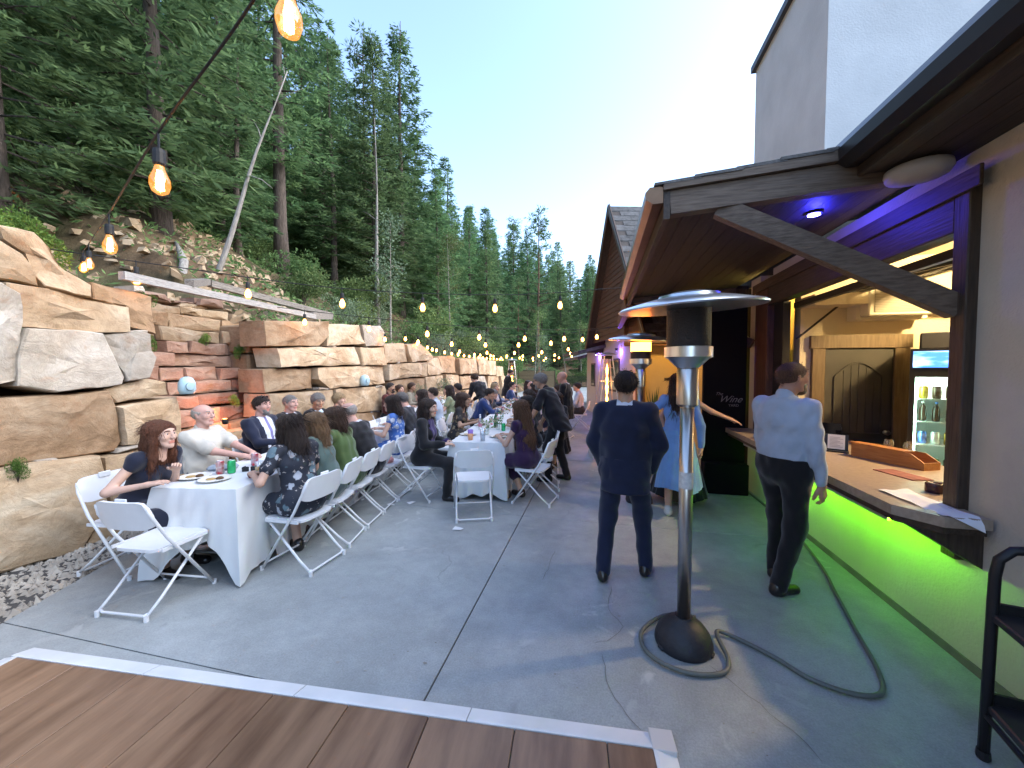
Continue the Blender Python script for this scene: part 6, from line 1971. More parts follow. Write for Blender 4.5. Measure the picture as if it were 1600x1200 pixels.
        if tk in ('shirt', 'shirt_short'):
            cb = F(); cb.cone(np.array([0, -.012, .485]) * k, np.array([0, -.002, .528]) * k, .068, .064, .01, fr)
            cv, cq = mesh_field(cb, vox); np_obj("collar", cv, cq, [tcol], None, root)
    if tk == 'cardigan': pass
    # ---- lower garment
    if bottom and bottom[0] == 'trousers':
        g = F()
        g.cone(np.array([0, 0, .10]) * k, np.array([0, 0, -.02]) * k, (.128 if not sit else .122) * (.6 + .4 * bulk), .136, .05, fr, W)
        for s in (-1, 1):
            g.chain([hip[s], kn[s], ft[s] + np.array([0, -.008, -.015])], [.100, .072, .056], .045)
        if sit: g.cone(hip[-1] + np.array([0, -.04, 0]), hip[1] + np.array([0, -.04, 0]), .105, .105, .05)
        g.disp = wrinkle(sid + 500, .0055)
        if not sit: g.cuts.append(lambda X, Y, Z: (Z - pel[2] - .075 * k).astype(np.float32))
        V, Q = mesh_field(g, vox); np_obj("trousers", V, Q, [gcol(bottom[1])], None, root)
        if not sit:
            cb = MB(); c = pel + np.array([0, 0, .075 * k])
            ring = []
            for i in range(28):
                a = i / 28 * 2 * math.pi; q = S(math.cos(a) * .112 * W * 1.06 * (.6 + .4 * bulk), math.sin(a) * .118 * (.6 + .4 * bulk), .055); ring.append(q)
            pass
    elif bottom and bottom[0] == 'skirt':            # pleated standing skirt
        n_, m_ = 96, 16; vs = []; fs = []; ztop = pel[2] + .12 * k; zb = bottom[2]
        for j in range(m_ + 1):
            t = j / m_
            for i in range(n_):
                a = i / n_ * 2 * math.pi
                hipr = 1 + .26 * math.sin(min(1, t / .28) * math.pi / 2)
                rx = .135 * hipr + (bottom[3] - .17) * max(0, t - .2) / .8; ry = .105 * hipr + (bottom[3] - .15) * max(0, t - .2) / .8
                pleat = bottom[4] * max(0, t - .15) * (math.sin(a * 20) * .6 + math.sin(a * 7 + 1.3) * .8 + .4 * math.sin(a * 33))
                z_ = lerp(ztop, zb, t) + (.02 * math.sin(a * 3 + 1) * t)
                vs.append((math.cos(a) * (rx + pleat), math.sin(a) * (ry + pleat) - .01 * t, z_))
        for j in range(m_):
            for i in range(n_):
                i2 = (i + 1) % n_; fs.append((j * n_ + i, (j + 1) * n_ + i, (j + 1) * n_ + i2, j * n_ + i2))
        mb = MB(); mb.add(vs, fs); mb.build("skirt", gcol(bottom[1]), root, smooth=True)
    # ---- shoes
    if shoes:
        for s in (-1, 1):
            g = F(); a_ = ft[s]; dr = np.array([s * .16, 1, 0.0]); dr /= np.linalg.norm(dr)
            if bottom and len(bottom) > 5: dr = np.array(bottom[5][0 if s < 0 else 1], float); dr /= np.linalg.norm(dr)
            zf = a_[2] - .085
            g.cone(a_ + np.array([0, 0, -.045]) - dr * .035, a_ + dr * .14 + np.array([0, 0, -.055]), .042, .036, .02)
            g.cone(a_ + np.array([0, 0, -.01]) - dr * .02, a_ + np.array([0, 0, -.05]), .044, .045, .02)
            g.cuts.append(lambda X, Y, Z, zf=zf: (zf - Z + .001).astype(np.float32))
            V, Q = mesh_field(g, min(vox, .012)); np_obj("shoe", V, Q, [mat("shoe_" + name_of(shoes), shoes, .28, coat=.3)], None, root)
    # ---- hair (in head space)
    hk = hair[0]
    if hk != 'bald':
        g = F(); fr0 = (np.zeros(3), np.eye(3)); t = {'short': .009, 'crew': .005, 'thick': .016, 'ring': .004}.get(hk, .017)
        g.ball((0, -.012, .034), .080 + t, .02, fr0, .99, 1.17); g.ball((0, -.032, .018), .076 + t, .02, fr0, 1.0, 1.1)
        if hk in ('short', 'crew', 'thick', 'ring'):
            sl = .95
            g.cuts.append(lambda X, Y, Z: ((-(Z - sl * np.maximum(Y, 0) - 1.05 * np.minimum(Y, 0) + .024 + .012 * np.cos(X * 30))) / 1.4).astype(np.float32))
            if hk == 'ring': g.cuts.append(lambda X, Y, Z: ((Z - .045 + .3 * Y)).astype(np.float32))
        else:
            Lh = hair[2] if len(hair) > 2 else .2
            g.cuts.append(lambda X, Y, Z: np.minimum.reduce([(-(Z - 1.15 * Y + .03) / 1.5), (Y - .062 + .0 * Z)]).astype(np.float32) if False else np.maximum((Y - .075 - .25 * (Z - .06)), -(Z - 1.25 * Y + .04) / 1.6).astype(np.float32))
        nz_ = np.random.default_rng(sid).uniform(0, 6)
        def strands(X, Y, Z, a_=.0028 if hk not in ('crew', 'ring') else .001):
            th = np.arctan2(X, -(Y + .02)); return (a_ * (np.sin(th * 23 + nz_ + 3 * np.sin(Z * 22)) + .7 * np.sin(th * 47 + 2 * nz_ + 30 * Z))).astype(np.float32)
        g.disp = strands
        V, Q = mesh_field(g, .009 if vox < .02 else .013)
        vs, qs = [V], [Q]
        if hk in ('long', 'bob', 'updo'):
            Lh = hair[2] if len(hair) > 2 else .2
            l = F()
            bk = math.sin(R(lean)) * .5
            if hk == 'updo':
                l.ball((0, -.125, .05), .045, .03)
            else:
                wd = hair[3] if len(hair) > 3 else 1.0
                bend = np.array([0, -.25 * math.sin(R(max(0, lean)))*0, 0])
                l.chain([(0, -.055, .05), (0, -.085, -.08), (0, -.098, -.12 - Lh * .45), (0, -.092 - .03 * wd, -.12 - Lh)], [.088, .080, .075 * wd, .050 * wd], .03, frame=fr0, sx=1.22)
                for s in (-1, 1):
                    l.chain([(s * .062, -.005, .055), (s * .082, .004, -.05), (s * .088, -.01, -.12 - Lh * .25), (s * .085 * wd, -.02, -.12 - Lh * .75)], [.030, .030, .032, .020], .02)
            l.disp = lambda X, Y, Z: strands(X, Y, Z, .0042)
            V2, Q2 = mesh_field(l, .010 if vox < .02 else .014)
            vs.append(V2); qs.append(Q2 + len(V))
        V = np.vstack(vs); Q = np.vstack(qs)
        if vox < .0165 and hk != 'ring':                       # loose strands lying over the hair
            rg_ = np.random.default_rng(sid + 900); ns = {'crew': 350, 'short': 700, 'thick': 800}.get(hk, 1400)
            pk = V[rg_.integers(0, len(V), ns)]
            out_ = pk - np.array([0, -.02, .02]); out_[:, 2] *= .3; out_ /= np.linalg.norm(out_, axis=1)[:, None] + 1e-6
            if hk in ('long', 'bob'):
                dd = np.array([0, -.15, -1.0]) + rg_.normal(0, .22, (ns, 3)) + out_ * .10; ll = rg_.uniform(.05, .14, ns)
                top_ = pk[:, 2] > .05; dd[top_] = np.stack([pk[top_][:, 0] * 2.5, -.8 + 0 * pk[top_][:, 0], -.5 + 0 * pk[top_][:, 0]], 1) + rg_.normal(0, .2, (top_.sum(), 3))
            else:
                dd = np.cross(np.cross(out_, np.array([0, -.7, -.6])), out_) + out_ * .35 + rg_.normal(0, .25, (ns, 3)); ll = rg_.uniform(.012, .032, ns)
            dd /= np.linalg.norm(dd, axis=1)[:, None]
            sd_ = np.cross(dd, out_); sd_ /= np.linalg.norm(sd_, axis=1)[:, None] + 1e-6
            b0 = pk - out_ * .001; wd_ = rg_.uniform(.0015, .0032, ns)[:, None]
            md = b0 + dd * (ll * .5)[:, None] + out_ * .004; e0 = b0 + dd * ll[:, None] + out_ * .001
            SV = np.stack([b0, md + sd_ * wd_, e0, md - sd_ * wd_], 1).reshape(-1, 3)
            Q = np.vstack([Q, np.arange(4 * ns).reshape(ns, 4) + len(V)]); V = np.vstack([V, SV])
        if hk == 'long' and len(hair) > 2 and abs(lean) > 1:     # let long hair hang down the leaning back
            pass
        np_obj("hair", (V * hs) @ Hr.T + hp, Q, [hair_mat(hair[1])], None, root)
    if beard:
        g = F(); g.cone((0, .028, -.02), (0, .056, -.082), .068, .046, .03); g.ball((0, .078, -.098), .026, .02)
        g.cone((-.02, .093, -.043), (.02, .093, -.043), .009, .009, .01)
        lowc = -.034 if beard[0] == 'full' else -.05
        g.cuts.append(lambda X, Y, Z: np.maximum(Z - lowc - .5 * np.abs(X) * (1 if beard[0] == 'full' else 0), .0 - Y).astype(np.float32))
        g.cuts.append(lambda X, Y, Z: (np.sqrt((X / 1.6) ** 2 + (Y - .1) ** 2 + (Z + .06) ** 2) * -1 + .0155).astype(np.float32))
        V, Q = mesh_field(g, .007); np_obj("beard", (V * hs) @ Hr.T + hp, Q, [hair_mat(beard[1])], None, root)
    if glasses:
        zc = .012 if glasses == 'eyes' else .105; yc = .103 if glasses == 'eyes' else .045
        mb = MB()
        for s in (-1, 1):
            mb.tube([(s * .031 + .023 * math.cos(a * .524), yc, zc + .017 * math.sin(a * .524)) for a in range(12)], .0028, 6, closed=True)
            mb.tube([(s * .054, yc, zc + .006), (s * .083, yc - .10, zc + .008)], .0025, 6)
        mb.tube([(-.009, yc + .002, zc + .003), (.009, yc + .002, zc + .003)], .0025, 6)
        mb.v = [tuple((np.array(p) * hs) @ Hr.T + hp) for p in mb.v]
        gz_ = mb.build("glasses", mat("glasses_dark", (.02, .015, .015), .3), root)
        if glasses == 'top':
            mb = MB()
            for s in (-1, 1): mb.add([tuple((np.array((s * .031 + .023 * math.cos(a * .785), yc + .001, zc + .017 * math.sin(a * .785))) * hs) @ Hr.T + hp) for a in range(8)], [tuple(range(8))])
            mb.build("lens", MATS["black_lens"], gz_, fixn=False)
    return root

# ---------------------------------------------------------------- the guests
BLK = (.012, .012, .014); NVY = (.012, .017, .04); CHA = (.028, .03, .036)
FAIR = (.56, .35, .26); PINK = (.58, .34, .27); TAN = (.42, .25, .16); DKS = (.22, .12, .08)
BRN = (.055, .028, .016); DBRN = (.024, .014, .010); GREY = (.21, .20, .185); WHT = (.36, .33, .30); AUB = (.12, .042, .02); BLD = (.36, .25, .13); BLACKH = (.012, .010, .010); LBR = (.17, .10, .05)
def P1(s, off): p = R1(s, off); return p.x, p.y
def P2(s, off): p = R2(s, off); return p.x, p.y
f1r, f1l = face1(1), face1(-1)
f2r, f2l = face2(1), face2(-1)
# --- row by the wall, patio side (they look towards the wall)
person(*P1(.36, .68), f1r - 24, "woman with dark wavy hair in a floral dress at the near table", female=True, lean=16, H=1.70, bulk=1.12, hair=('long', DBRN, .12, 1.15), top=('dress_short', (.012, .016, .028), "floral"), bottom=None, skin_c=FAIR, lh=(-.25, .30, .79), rh=(.14, .40, .80), vox=.011, head=(8, 6, 0), feet=[(-.14, .30, .085), (.10, .25, .085)])
person(*P1(.80, .69), f1r + 2, "woman with long light brown hair in a grey-green dress, back bare", female=True, lean=16, H=1.62, hair=('long', LBR, .24, .9), top=('dress', (.10, .15, .135)), bottom=None, skin_c=(.55, .32, .23), lh=(-.16, .38, .80), rh=(.16, .40, .80), vox=.012, head=(-4, 4, 0))
person(*P1(1.27, .67), f1r - 4, "woman in a moss green top holding a hand to her mouth", female=True, lean=20, H=1.68, bulk=1.12, hair=('long', BRN, .06, .8), top=('dress_short', (.085, .135, .045)), bottom=None, skin_c=FAIR, lh=(-.02, .50, 1.06), rh=(.10, .36, .80), vox=.012, head=(16, 2, 0), elbow=[(-.5, .3, -1), (.6, -.5, -.6)])
person(*P1(1.72, .68), f1r, "bald older man in a black suit bent over the table", lean=22, H=1.78, bulk=1.15, hair=('ring', WHT), top=('suit', BLK), skin_c=PINK, vox=.012, head=(0, 14, 0))
person(*P1(2.74, .67), f1r, "woman with dark bobbed hair in a blue patterned sleeveless dress", female=True, lean=8, H=1.70, hair=('bob', DBRN, .03, 1.05), top=('dress', (.05, .14, .42), "floral", (.55, .62, .75)), bottom=None, skin_c=FAIR, vox=.013, head=(0, 6, 0))
person(*P1(3.42, .67), f1r, "grey-haired man in a charcoal suit facing the stone wall", lean=16, H=1.80, bulk=1.1, hair=('short', (.16, .15, .14)), top=('suit', CHA), skin_c=PINK, vox=.013, head=(6, 10, 0))
person(*P1(4.2, .66), f1r, "woman with long dark hair beyond the charcoal suited man", female=True, lean=8, hair=('long', DBRN, .25), top=('dress_short', (.02, .02, .025)), bottom=None, skin_c=FAIR, vox=.017)
person(*P1(4.95, .70), f1r + 8, "young man in a pale blue shirt along the row by the wall", lean=10, H=1.76, hair=('short', DBRN), top=('shirt', (.42, .50, .62)), skin_c=FAIR, vox=.016, head=(10, 0, 0))
person(*P1(6.15, .70), f1r, "dark-haired woman in a sage green dress along the row by the wall", female=True, lean=6, H=1.74, bulk=1.1, hair=('long', DBRN, .12), top=('dress_short', (.24, .29, .17)), bottom=None, skin_c=FAIR, vox=.017)
person(*P1(7.2, .72), f1r, "man in a dark suit past the woman in sage green", lean=8, H=1.76, hair=('thick', BLACKH), top=('suit', BLK), skin_c=TAN, vox=.018)
# --- row by the wall, wall side
person(*P1(.16, -.66), f1l - 4, "woman with long auburn hair in a navy sleeveless dress leaning on the near table", female=True, lean=24, H=1.68, hair=('long', AUB, .22, 1.15), top=('dress', (.012, .016, .035)), bottom=None, skin_c=(.60, .39, .30), lh=(.02, .40, .86), rh=(.22, .34, .79), vox=.010, head=(4, -2, 0), rhand='flat', lhand='relax')
person(*P1(.98, -.80), f1l + 4, "bald man in a cream short-sleeved shirt sitting back", lean=-4, H=1.74, bulk=1.2, hair=('ring', (.40, .35, .30)), top=('shirt_short', (.57, .54, .47)), bottom=('trousers', (.12, .12, .14)), skin_c=PINK, lh=(-.06, .46, .80), rh=(.08, .44, .80), vox=.010, head=(-6, -4, 0))
person(*P1(1.84, -.82), f1l - 2, "man in navy suit and lavender tie with sunglasses on his head", lean=-2, H=1.82, bulk=1.25, hair=('short', DBRN), top=('suit', NVY, 'open'), shirt=(.66, .70, .80), tie=(.20, .19, .40), skin_c=PINK, vox=.011, head=(-6, 0, 0), beard=('goatee', GREY), glasses='top', lh=(-.1, .40, .80), rh=(.14, .40, .80))
person(*P1(2.42, -.86), f1l, "older man in a black suit with thin grey hair by the wall", lean=2, H=1.76, bulk=1.1, hair=('crew', GREY), top=('suit', BLK), shirt=(.66, .68, .74), skin_c=PINK, vox=.013, head=(-14, 2, 0))
person(*P1(2.95, -.84), f1l, "man with thick grey hair in black suit and pale blue shirt", lean=10, H=1.78, hair=('thick', GREY), top=('suit', BLK, 'open'), shirt=(.55, .68, .82), skin_c=TAN, vox=.013, head=(-34, 12, 0))
person(*P1(3.60, -.84), f1l, "woman with short blonde hair in a black top", female=True, lean=8, H=1.66, hair=('thick', BLD), top=('dress_short', BLK), bottom=None, skin_c=FAIR, vox=.014, head=(14, 6, 0))
person(*P1(6.0, -.80), f1l - 6, "bearded man in a maroon waistcoat at the far wall side", lean=2, H=1.84, hair=('short', BLACKH), top=('shirt', (.10, .022, .018)), shirt=(.6, .6, .6), skin_c=TAN, vox=.017, beard=('full', BLACKH), seat=.50)
person(*P1(6.5, -.76), f1l - 20, "woman in an apricot dress beside the bearded man", female=True, lean=4, hair=('updo', BRN), top=('dress', (.45, .23, .12)), bottom=None, skin_c=FAIR, vox=.018)
person(*P1(7.5, -.80), f1l, "dark-haired man further along the wall side", lean=4, H=1.78, hair=('thick', BRN), top=('shirt', (.30, .27, .20)), skin_c=TAN, vox=.018)
# --- middle row, wall side
person(*P2(.02, -.72), f2l - 4, "dark long-haired woman in black cardigan over a purple top", female=True, lean=4, H=1.68, bulk=1.05, hair=('long', DBRN, .28, 1.0), top=('suit', (.014, .014, .018), 'open'), shirt=(.05, .03, .12), bottom=('trousers', BLK), skin_c=FAIR, vox=.012, head=(-4, 4, 0), lh=(-.08, .30, .74), rh=(.12, .32, .74))
person(*P2(1.72, -.74), f2l, "brown-haired woman in a dark floral blouse at the middle row", female=True, lean=14, H=1.66, hair=('bob', BRN, .02), top=('dress_short', (.018, .016, .016), "floral", (.30, .22, .12)), bottom=None, skin_c=TAN, vox=.013, head=(-10, 10, 0))
person(*P2(3.45, -.72), f2l, "man in a bright navy suit reaching across the middle row", lean=24, H=1.80, hair=('short', BLACKH), top=('suit', (.02, .045, .15)), skin_c=TAN, vox=.014, head=(0, 18, 0), rh=(.12, .62, .82), lh=(-.1, .5, .8))
person(*P2(4.05, -.70), f2l, "grey-haired woman in black leaning on the middle row", female=True, lean=26, H=1.64, hair=('thick', GREY), top=('dress_short', BLK), bottom=None, skin_c=FAIR, vox=.016, head=(-20, 10, 0))
person(*P2(5.6, -.70), f2l - 20, "blonde woman in a navy jacket far along the middle row", female=True, lean=6, H=1.74, hair=('long', BLD, .15), top=('suit', (.03, .05, .11), 'open'), shirt=(.6, .6, .66), bottom=('trousers', NVY), skin_c=FAIR, vox=.017, head=(-20, 0, 0))
# --- middle row, bar side
person(*P2(.0, .68), f2r - 34, "woman with very long brown hair in a purple dress", female=True, lean=12, H=1.68, bulk=1.08, hair=('long', (.085, .040, .018), .62, 1.5), top=('dress', (.030, .010, .045)), bottom=None, skin_c=FAIR, vox=.011, head=(4, 4, 0), lh=(-.12, .40, .80), rh=(.10, .42, .80), feet=[(-.1, .30, .085), (.06, .18, .085)], shoes=(.03, .02, .02))
person(*P2(1.3, .70), f2r, "woman with black hair hidden behind the long-haired guest", female=True, lean=14, H=1.62, hair=('long', BLACKH, .12), top=('dress_short', (.02, .02, .026)), bottom=None, skin_c=TAN, vox=.015)
person(*P2(1.95, .66), f2r + 10, "young man with dark wavy hair in a dark suit", lean=8, H=1.78, hair=('thick', DBRN), top=('suit', (.02, .024, .036)), skin_c=TAN, vox=.015, head=(14, 0, 0))
person(*P2(2.1, 1.08), f2r + 62, "smiling woman with dark hair beside the black-shirted man's arm", female=True, lean=6, H=1.62, hair=('long', DBRN, .18), top=('dress_short', (.03, .03, .04)), bottom=None, skin_c=FAIR, vox=.015, head=(20, 0, 0))
# --- standing guests around the tables
person(-.62, 5.82, 78, "grey-haired man in black shirt leaning on a chair back", 'stand', H=1.74, lean=24, bulk=1.22, hair=('short', GREY), top=('shirt_short', (.008, .008, .012)), bottom=('trousers', (.008, .008, .010)), skin_c=TAN, lh=(-.42, .36, .84), rh=(.2, .36, .80), lhand='grip', vox=.011, head=(10, 16, 0), glasses='eyes', feet=[(-.12, .12, .085), (.12, -.10, .085)], beard=('goatee', GREY))
person(-.66, 7.85, 82, "bald ruddy man in black suit standing with a drink", 'stand', H=1.70, bulk=1.12, lean=5, hair=('bald', GREY), top=('suit', BLK), skin_c=(.50, .27, .20), lh=(-.06, .30, 1.12), rh=(.10, .28, 1.10), lhand='grip', vox=.013, head=(0, 10, 0))
person(-2.85, 9.4, 60, "waiter in dark suit bending down between the table rows", 'stand', H=1.78, lean=40, hair=('short', BRN), top=('suit', BLK), skin_c=FAIR, vox=.016, head=(0, 20, 0), lh=(-.1, .6, .9), rh=(.14, .6, .9))
person(-3.35, 13.6, -60, "man in dark suit standing near the far flame heater", 'stand', H=1.78, lean=12, hair=('short', BLACKH), top=('suit', BLK), skin_c=TAN, vox=.02, head=(0, 14, 0), lh=(-.05, .35, 1.1), rh=(.1, .35, 1.1))
# --- far table beyond
for i, (x, y, fc, fem, hr, tp, lab) in enumerate([
    (-2.75, 11.6, -80, False, ('short', BLACKH), ('suit', (.03, .06, .16)), "man in a blue suit at the farthest table"),
    (-2.5, 13.0, -60, True, ('long', DBRN, .15), ('dress', (.02, .02, .02)), "dark-haired woman in black at the farthest table"),
    (-2.05, 12.0, 100, False, ('ring', GREY), ('shirt', (.5, .42, .4)), "bald man in a pale shirt at the farthest table"),
    (-1.75, 10.6, 96, True, ('long', BLACKH, .2), ('dress_short', BLK), "black-haired woman seen from behind at the farthest table"),
    (-3.2, 11.2, -70, False, ('short', DBRN), ('shirt', (.4, .46, .58)), "man in a light blue shirt at the farthest table"),
    (-.95, 9.6, 80, True, ('thick', DBRN), ('dress_short', (.015, .02, .05)), "woman in a dark blue dress behind the black-shirted man"),
    (-.55, 11.0, 90, False, ('short', BLACKH), ('shirt', (.42, .5, .64)), "man in a light shirt beyond the ruddy bald man")]):
    person(x, y, fc, lab, female=fem, hair=hr, top=tp, bottom=None if tp[0].startswith('dress') else ('trousers', CHA), skin_c=[FAIR, TAN, PINK][i % 3], vox=.021, lean=6)
    chair(x, y, fc, "white folding chair under the " + lab, "chairs at the farthest tables")
p = Vector((-2.35, 10.95, 0)); table(p.x, p.y, A2, 1.83, .74, "farthest dinner table beyond the middle row", "white tablecloth on the farthest dinner table", seed=77)
# --- standing by the bar
person(.20, 3.22, -8, "man in a navy suit seen from behind with hands in his pockets", 'stand', H=1.72, bulk=1.06, hair=('short', (.014, .011, .010)), top=('suit', (.010, .015, .042)), shirt=(.66, .68, .75), bottom=('trousers', (.010, .015, .042)), skin_c=TAN, lh=(-.20, .13, .88), rh=(.20, .12, .88), vox=.0085, head=(4, 0, 0), feet=[(-.155, -.10, .085), (.165, .10, .085)], elbow=[(-1, -.5, 0), (1, -.5, 0)])
person(1.38, 3.32, -58, "bearded man in a pale blue shirt and black trousers at the bar", 'stand', H=1.80, bulk=1.1, hair=('crew', (.10, .045, .025)), top=('shirt', (.42, .50, .64)), bottom=('trousers', (.009, .009, .010)), skin_c=(.44, .24, .17), lh=(-.14, .26, 1.02), rh=(.235, .06, .85), vox=.0085, head=(-20, 4, 0), beard=('full', (.09, .035, .02)), feet=[(-.13, .12, .085), (.06, -.10, .085)], elbow=[(-.4, -1, -.2), (.35, -1, 0)])
person(.88, 4.70, -14, "woman with long dark hair in a light blue pleated dress, hand on hip", 'stand', female=True, H=1.68, hair=('long', DBRN, .17, .95), top=('dress_long', (.16, .30, .62)), bottom=('skirt', (.16, .32, .60), .36, .25, .010), skin_c=FAIR, lh=(-.185, -.01, 1.0), rh=(.235, .02, .83), vox=.009, head=(-14, 2, 0), feet=[(-.10, .03, .085), (.11, -.03, .085)], shoes=(.55, .56, .54), elbow=[(-1, -.15, 0), (1, -.5, 0)])
person(1.0, 5.3, -40, "woman in a long black dress reaching an arm to the bar", 'stand', female=True, H=1.66, lean=6, hair=('long', DBRN, .2), top=('dress', (.010, .010, .012)), bottom=('skirt', (.006, .006, .008), .10, .36, .012), skin_c=FAIR, lh=(-.2, .05, .84), rh=(.60, .50, .98), rhand='flat', vox=.011, feet=[(-.1, 0, .085), (.1, 0, .085)], elbow=[(-1, -.5, 0), (.4, -.3, -1)])

# ================================================================ TREES AND PLANTS
def leaf_mat(name, ca, cb, rnd=.25, tr=.55):
    m = bpy.data.materials.new(name); m.use_nodes = True
    N, L = m.node_tree.nodes, m.node_tree.links; N.clear()
    o = N.new("ShaderNodeOutputMaterial"); d = N.new("ShaderNodeBsdfPrincipled"); t = N.new("ShaderNodeBsdfTranslucent"); mx = N.new("ShaderNodeMixShader")
    d.inputs["Roughness"].default_value = .7; d.inputs["Specular IOR Level"].default_value = .2
    oi = N.new("ShaderNodeObjectInfo"); g = N.new("ShaderNodeNewGeometry")
    nz = N.new("ShaderNodeTexNoise"); nz.inputs["Scale"].default_value = 1.1; nz.inputs["Detail"].default_value = 4; L.new(g.outputs["Position"], nz.inputs["Vector"])
    ri = N.new("ShaderNodeMath"); ri.operation = 'MULTIPLY_ADD'; ri.inputs[1].default_value = .5; ri.inputs[2].default_value = -.25; L.new(g.outputs["Random Per Island"], ri.inputs[0])
    ad = N.new("ShaderNodeMath"); L.new(nz.outputs["Fac"], ad.inputs[0]); L.new(ri.outputs[0], ad.inputs[1])
    rp = N.new("ShaderNodeValToRGB"); e = rp.color_ramp.elements; e[0].position, e[0].color = .28, (*ca, 1); e[1].position, e[1].color = .72, (*cb, 1); L.new(ad.outputs[0], rp.inputs["Fac"])
    hs = N.new("ShaderNodeHueSaturation"); mr = N.new("ShaderNodeMapRange"); mr.inputs["To Min"].default_value = 1 - rnd; mr.inputs["To Max"].default_value = 1 + rnd; L.new(oi.outputs["Random"], mr.inputs["Value"]); L.new(mr.outputs[0], hs.inputs["Value"])
    fr = N.new("ShaderNodeMath"); fr.operation = 'FRACT'; mu = N.new("ShaderNodeMath"); mu.operation = 'MULTIPLY'; mu.inputs[1].default_value = 7.31; L.new(oi.outputs["Random"], mu.inputs[0]); L.new(mu.outputs[0], fr.inputs[0])
    mh = N.new("ShaderNodeMapRange"); mh.inputs["To Min"].default_value = .475; mh.inputs["To Max"].default_value = .52; L.new(fr.outputs[0], mh.inputs["Value"]); L.new(mh.outputs[0], hs.inputs["Hue"])
    L.new(rp.outputs["Color"], hs.inputs["Color"]); L.new(hs.outputs["Color"], d.inputs["Base Color"]); L.new(hs.outputs["Color"], t.inputs[0])
    mx.inputs[0].default_value = tr; L.new(d.outputs[0], mx.inputs[1]); L.new(t.outputs[0], mx.inputs[2]); L.new(mx.outputs[0], o.inputs[0])
    MATS[name] = m; return m
M_NEED = leaf_mat("conifer_needles", (.078, .148, .066), (.175, .285, .118))
M_PINE = leaf_mat("pine_needles", (.082, .148, .066), (.185, .285, .12))
M_LEAF = leaf_mat("shrub_leaves", (.075, .135, .045), (.19, .28, .10), .3, .35)
M_LEAFB = leaf_mat("bright_leaves", (.07, .16, .03), (.15, .28, .06), .2, .35)
M_LEAFG = leaf_mat("greygreen_leaves", (.095, .14, .085), (.20, .26, .16), .25, .3)
M_BARK = mat("conifer_bark", (.055, .042, .033), .95, col2=(.125, .098, .08), scale=8, stretch=(3, 3, .6), bump=.8, bscale=20, rnd=.25)
M_BARKR = mat("pine_bark_red", (.10, .055, .035), .95, col2=(.21, .125, .08), scale=8, stretch=(3, 3, .6), bump=.8, bscale=20, rnd=.2)
M_ASPEN = mat("aspen_bark", (.34, .32, .27), .85, col2=(.16, .14, .11), scale=9, stretch=(1, 1, 2.5), bump=.3, bscale=20)
M_DEAD = mat("dead_grey_wood", (.19, .17, .15), .9, col2=(.32, .30, .27), scale=8, stretch=(4, 4, .7), bump=.6, bscale=20)

def kites(B, D, L, Wd, rg):
    """Leaf sprays: base B, unit direction D, length L, width Wd -> flat kite quads with random roll."""
    n = len(B)
    rnd = rg.normal(0, 1, (n, 3)); S_ = np.cross(D, rnd); S_ /= np.linalg.norm(S_, axis=1)[:, None] + 1e-9
    T = B + D * L[:, None]; Mid = B + D * (L * .45)[:, None]
    V = np.stack([B, Mid + S_ * (Wd / 2)[:, None], T, Mid - S_ * (Wd / 2)[:, None]], 1).reshape(-1, 3)
    return V, np.arange(4 * n).reshape(n, 4)
def np_mesh(name, V, Q, m):
    me = bpy.data.meshes.new(name)
    me.vertices.add(len(V)); me.vertices.foreach_set("co", np.asarray(V, np.float32).ravel())
    me.loops.add(Q.size); me.loops.foreach_set("vertex_index", np.asarray(Q, np.int32).ravel())
    me.polygons.add(len(Q)); me.polygons.foreach_set("loop_start", np.arange(0, Q.size, 4, dtype=np.int32))
    me.materials.append(m); me.update(calc_edges=True)
    return me
def trunk_mesh(H, r0, m, seed, bend=.02, n=9, limbs=()):
    rg = random.Random(seed); mb = MB()
    pts = []; rs = []
    bx, by = rg.uniform(-bend, bend), rg.uniform(-bend, bend)
    for i in range(9):
        t = i / 8
        pts.append((bx * H * t * t + .02 * math.sin(t * 9 + seed), by * H * t * t + .02 * math.cos(t * 7 + seed), -.4 + (H + .4) * t)); rs.append(max(.012, r0 * (1 - t) ** .85 * (1.35 if i == 0 else 1)))
    mb.tube(pts, rs, n)
    for a, b, r in limbs: mb.tube([a, ((a[0] + b[0]) / 2, (a[1] + b[1]) / 2, (a[2] + b[2]) / 2 + .05), b], [r, r * .6, r * .2], 5)
    o = mb.build("trunk_src", m, smooth=True); me = o.data; bpy.data.objects.remove(o); return me
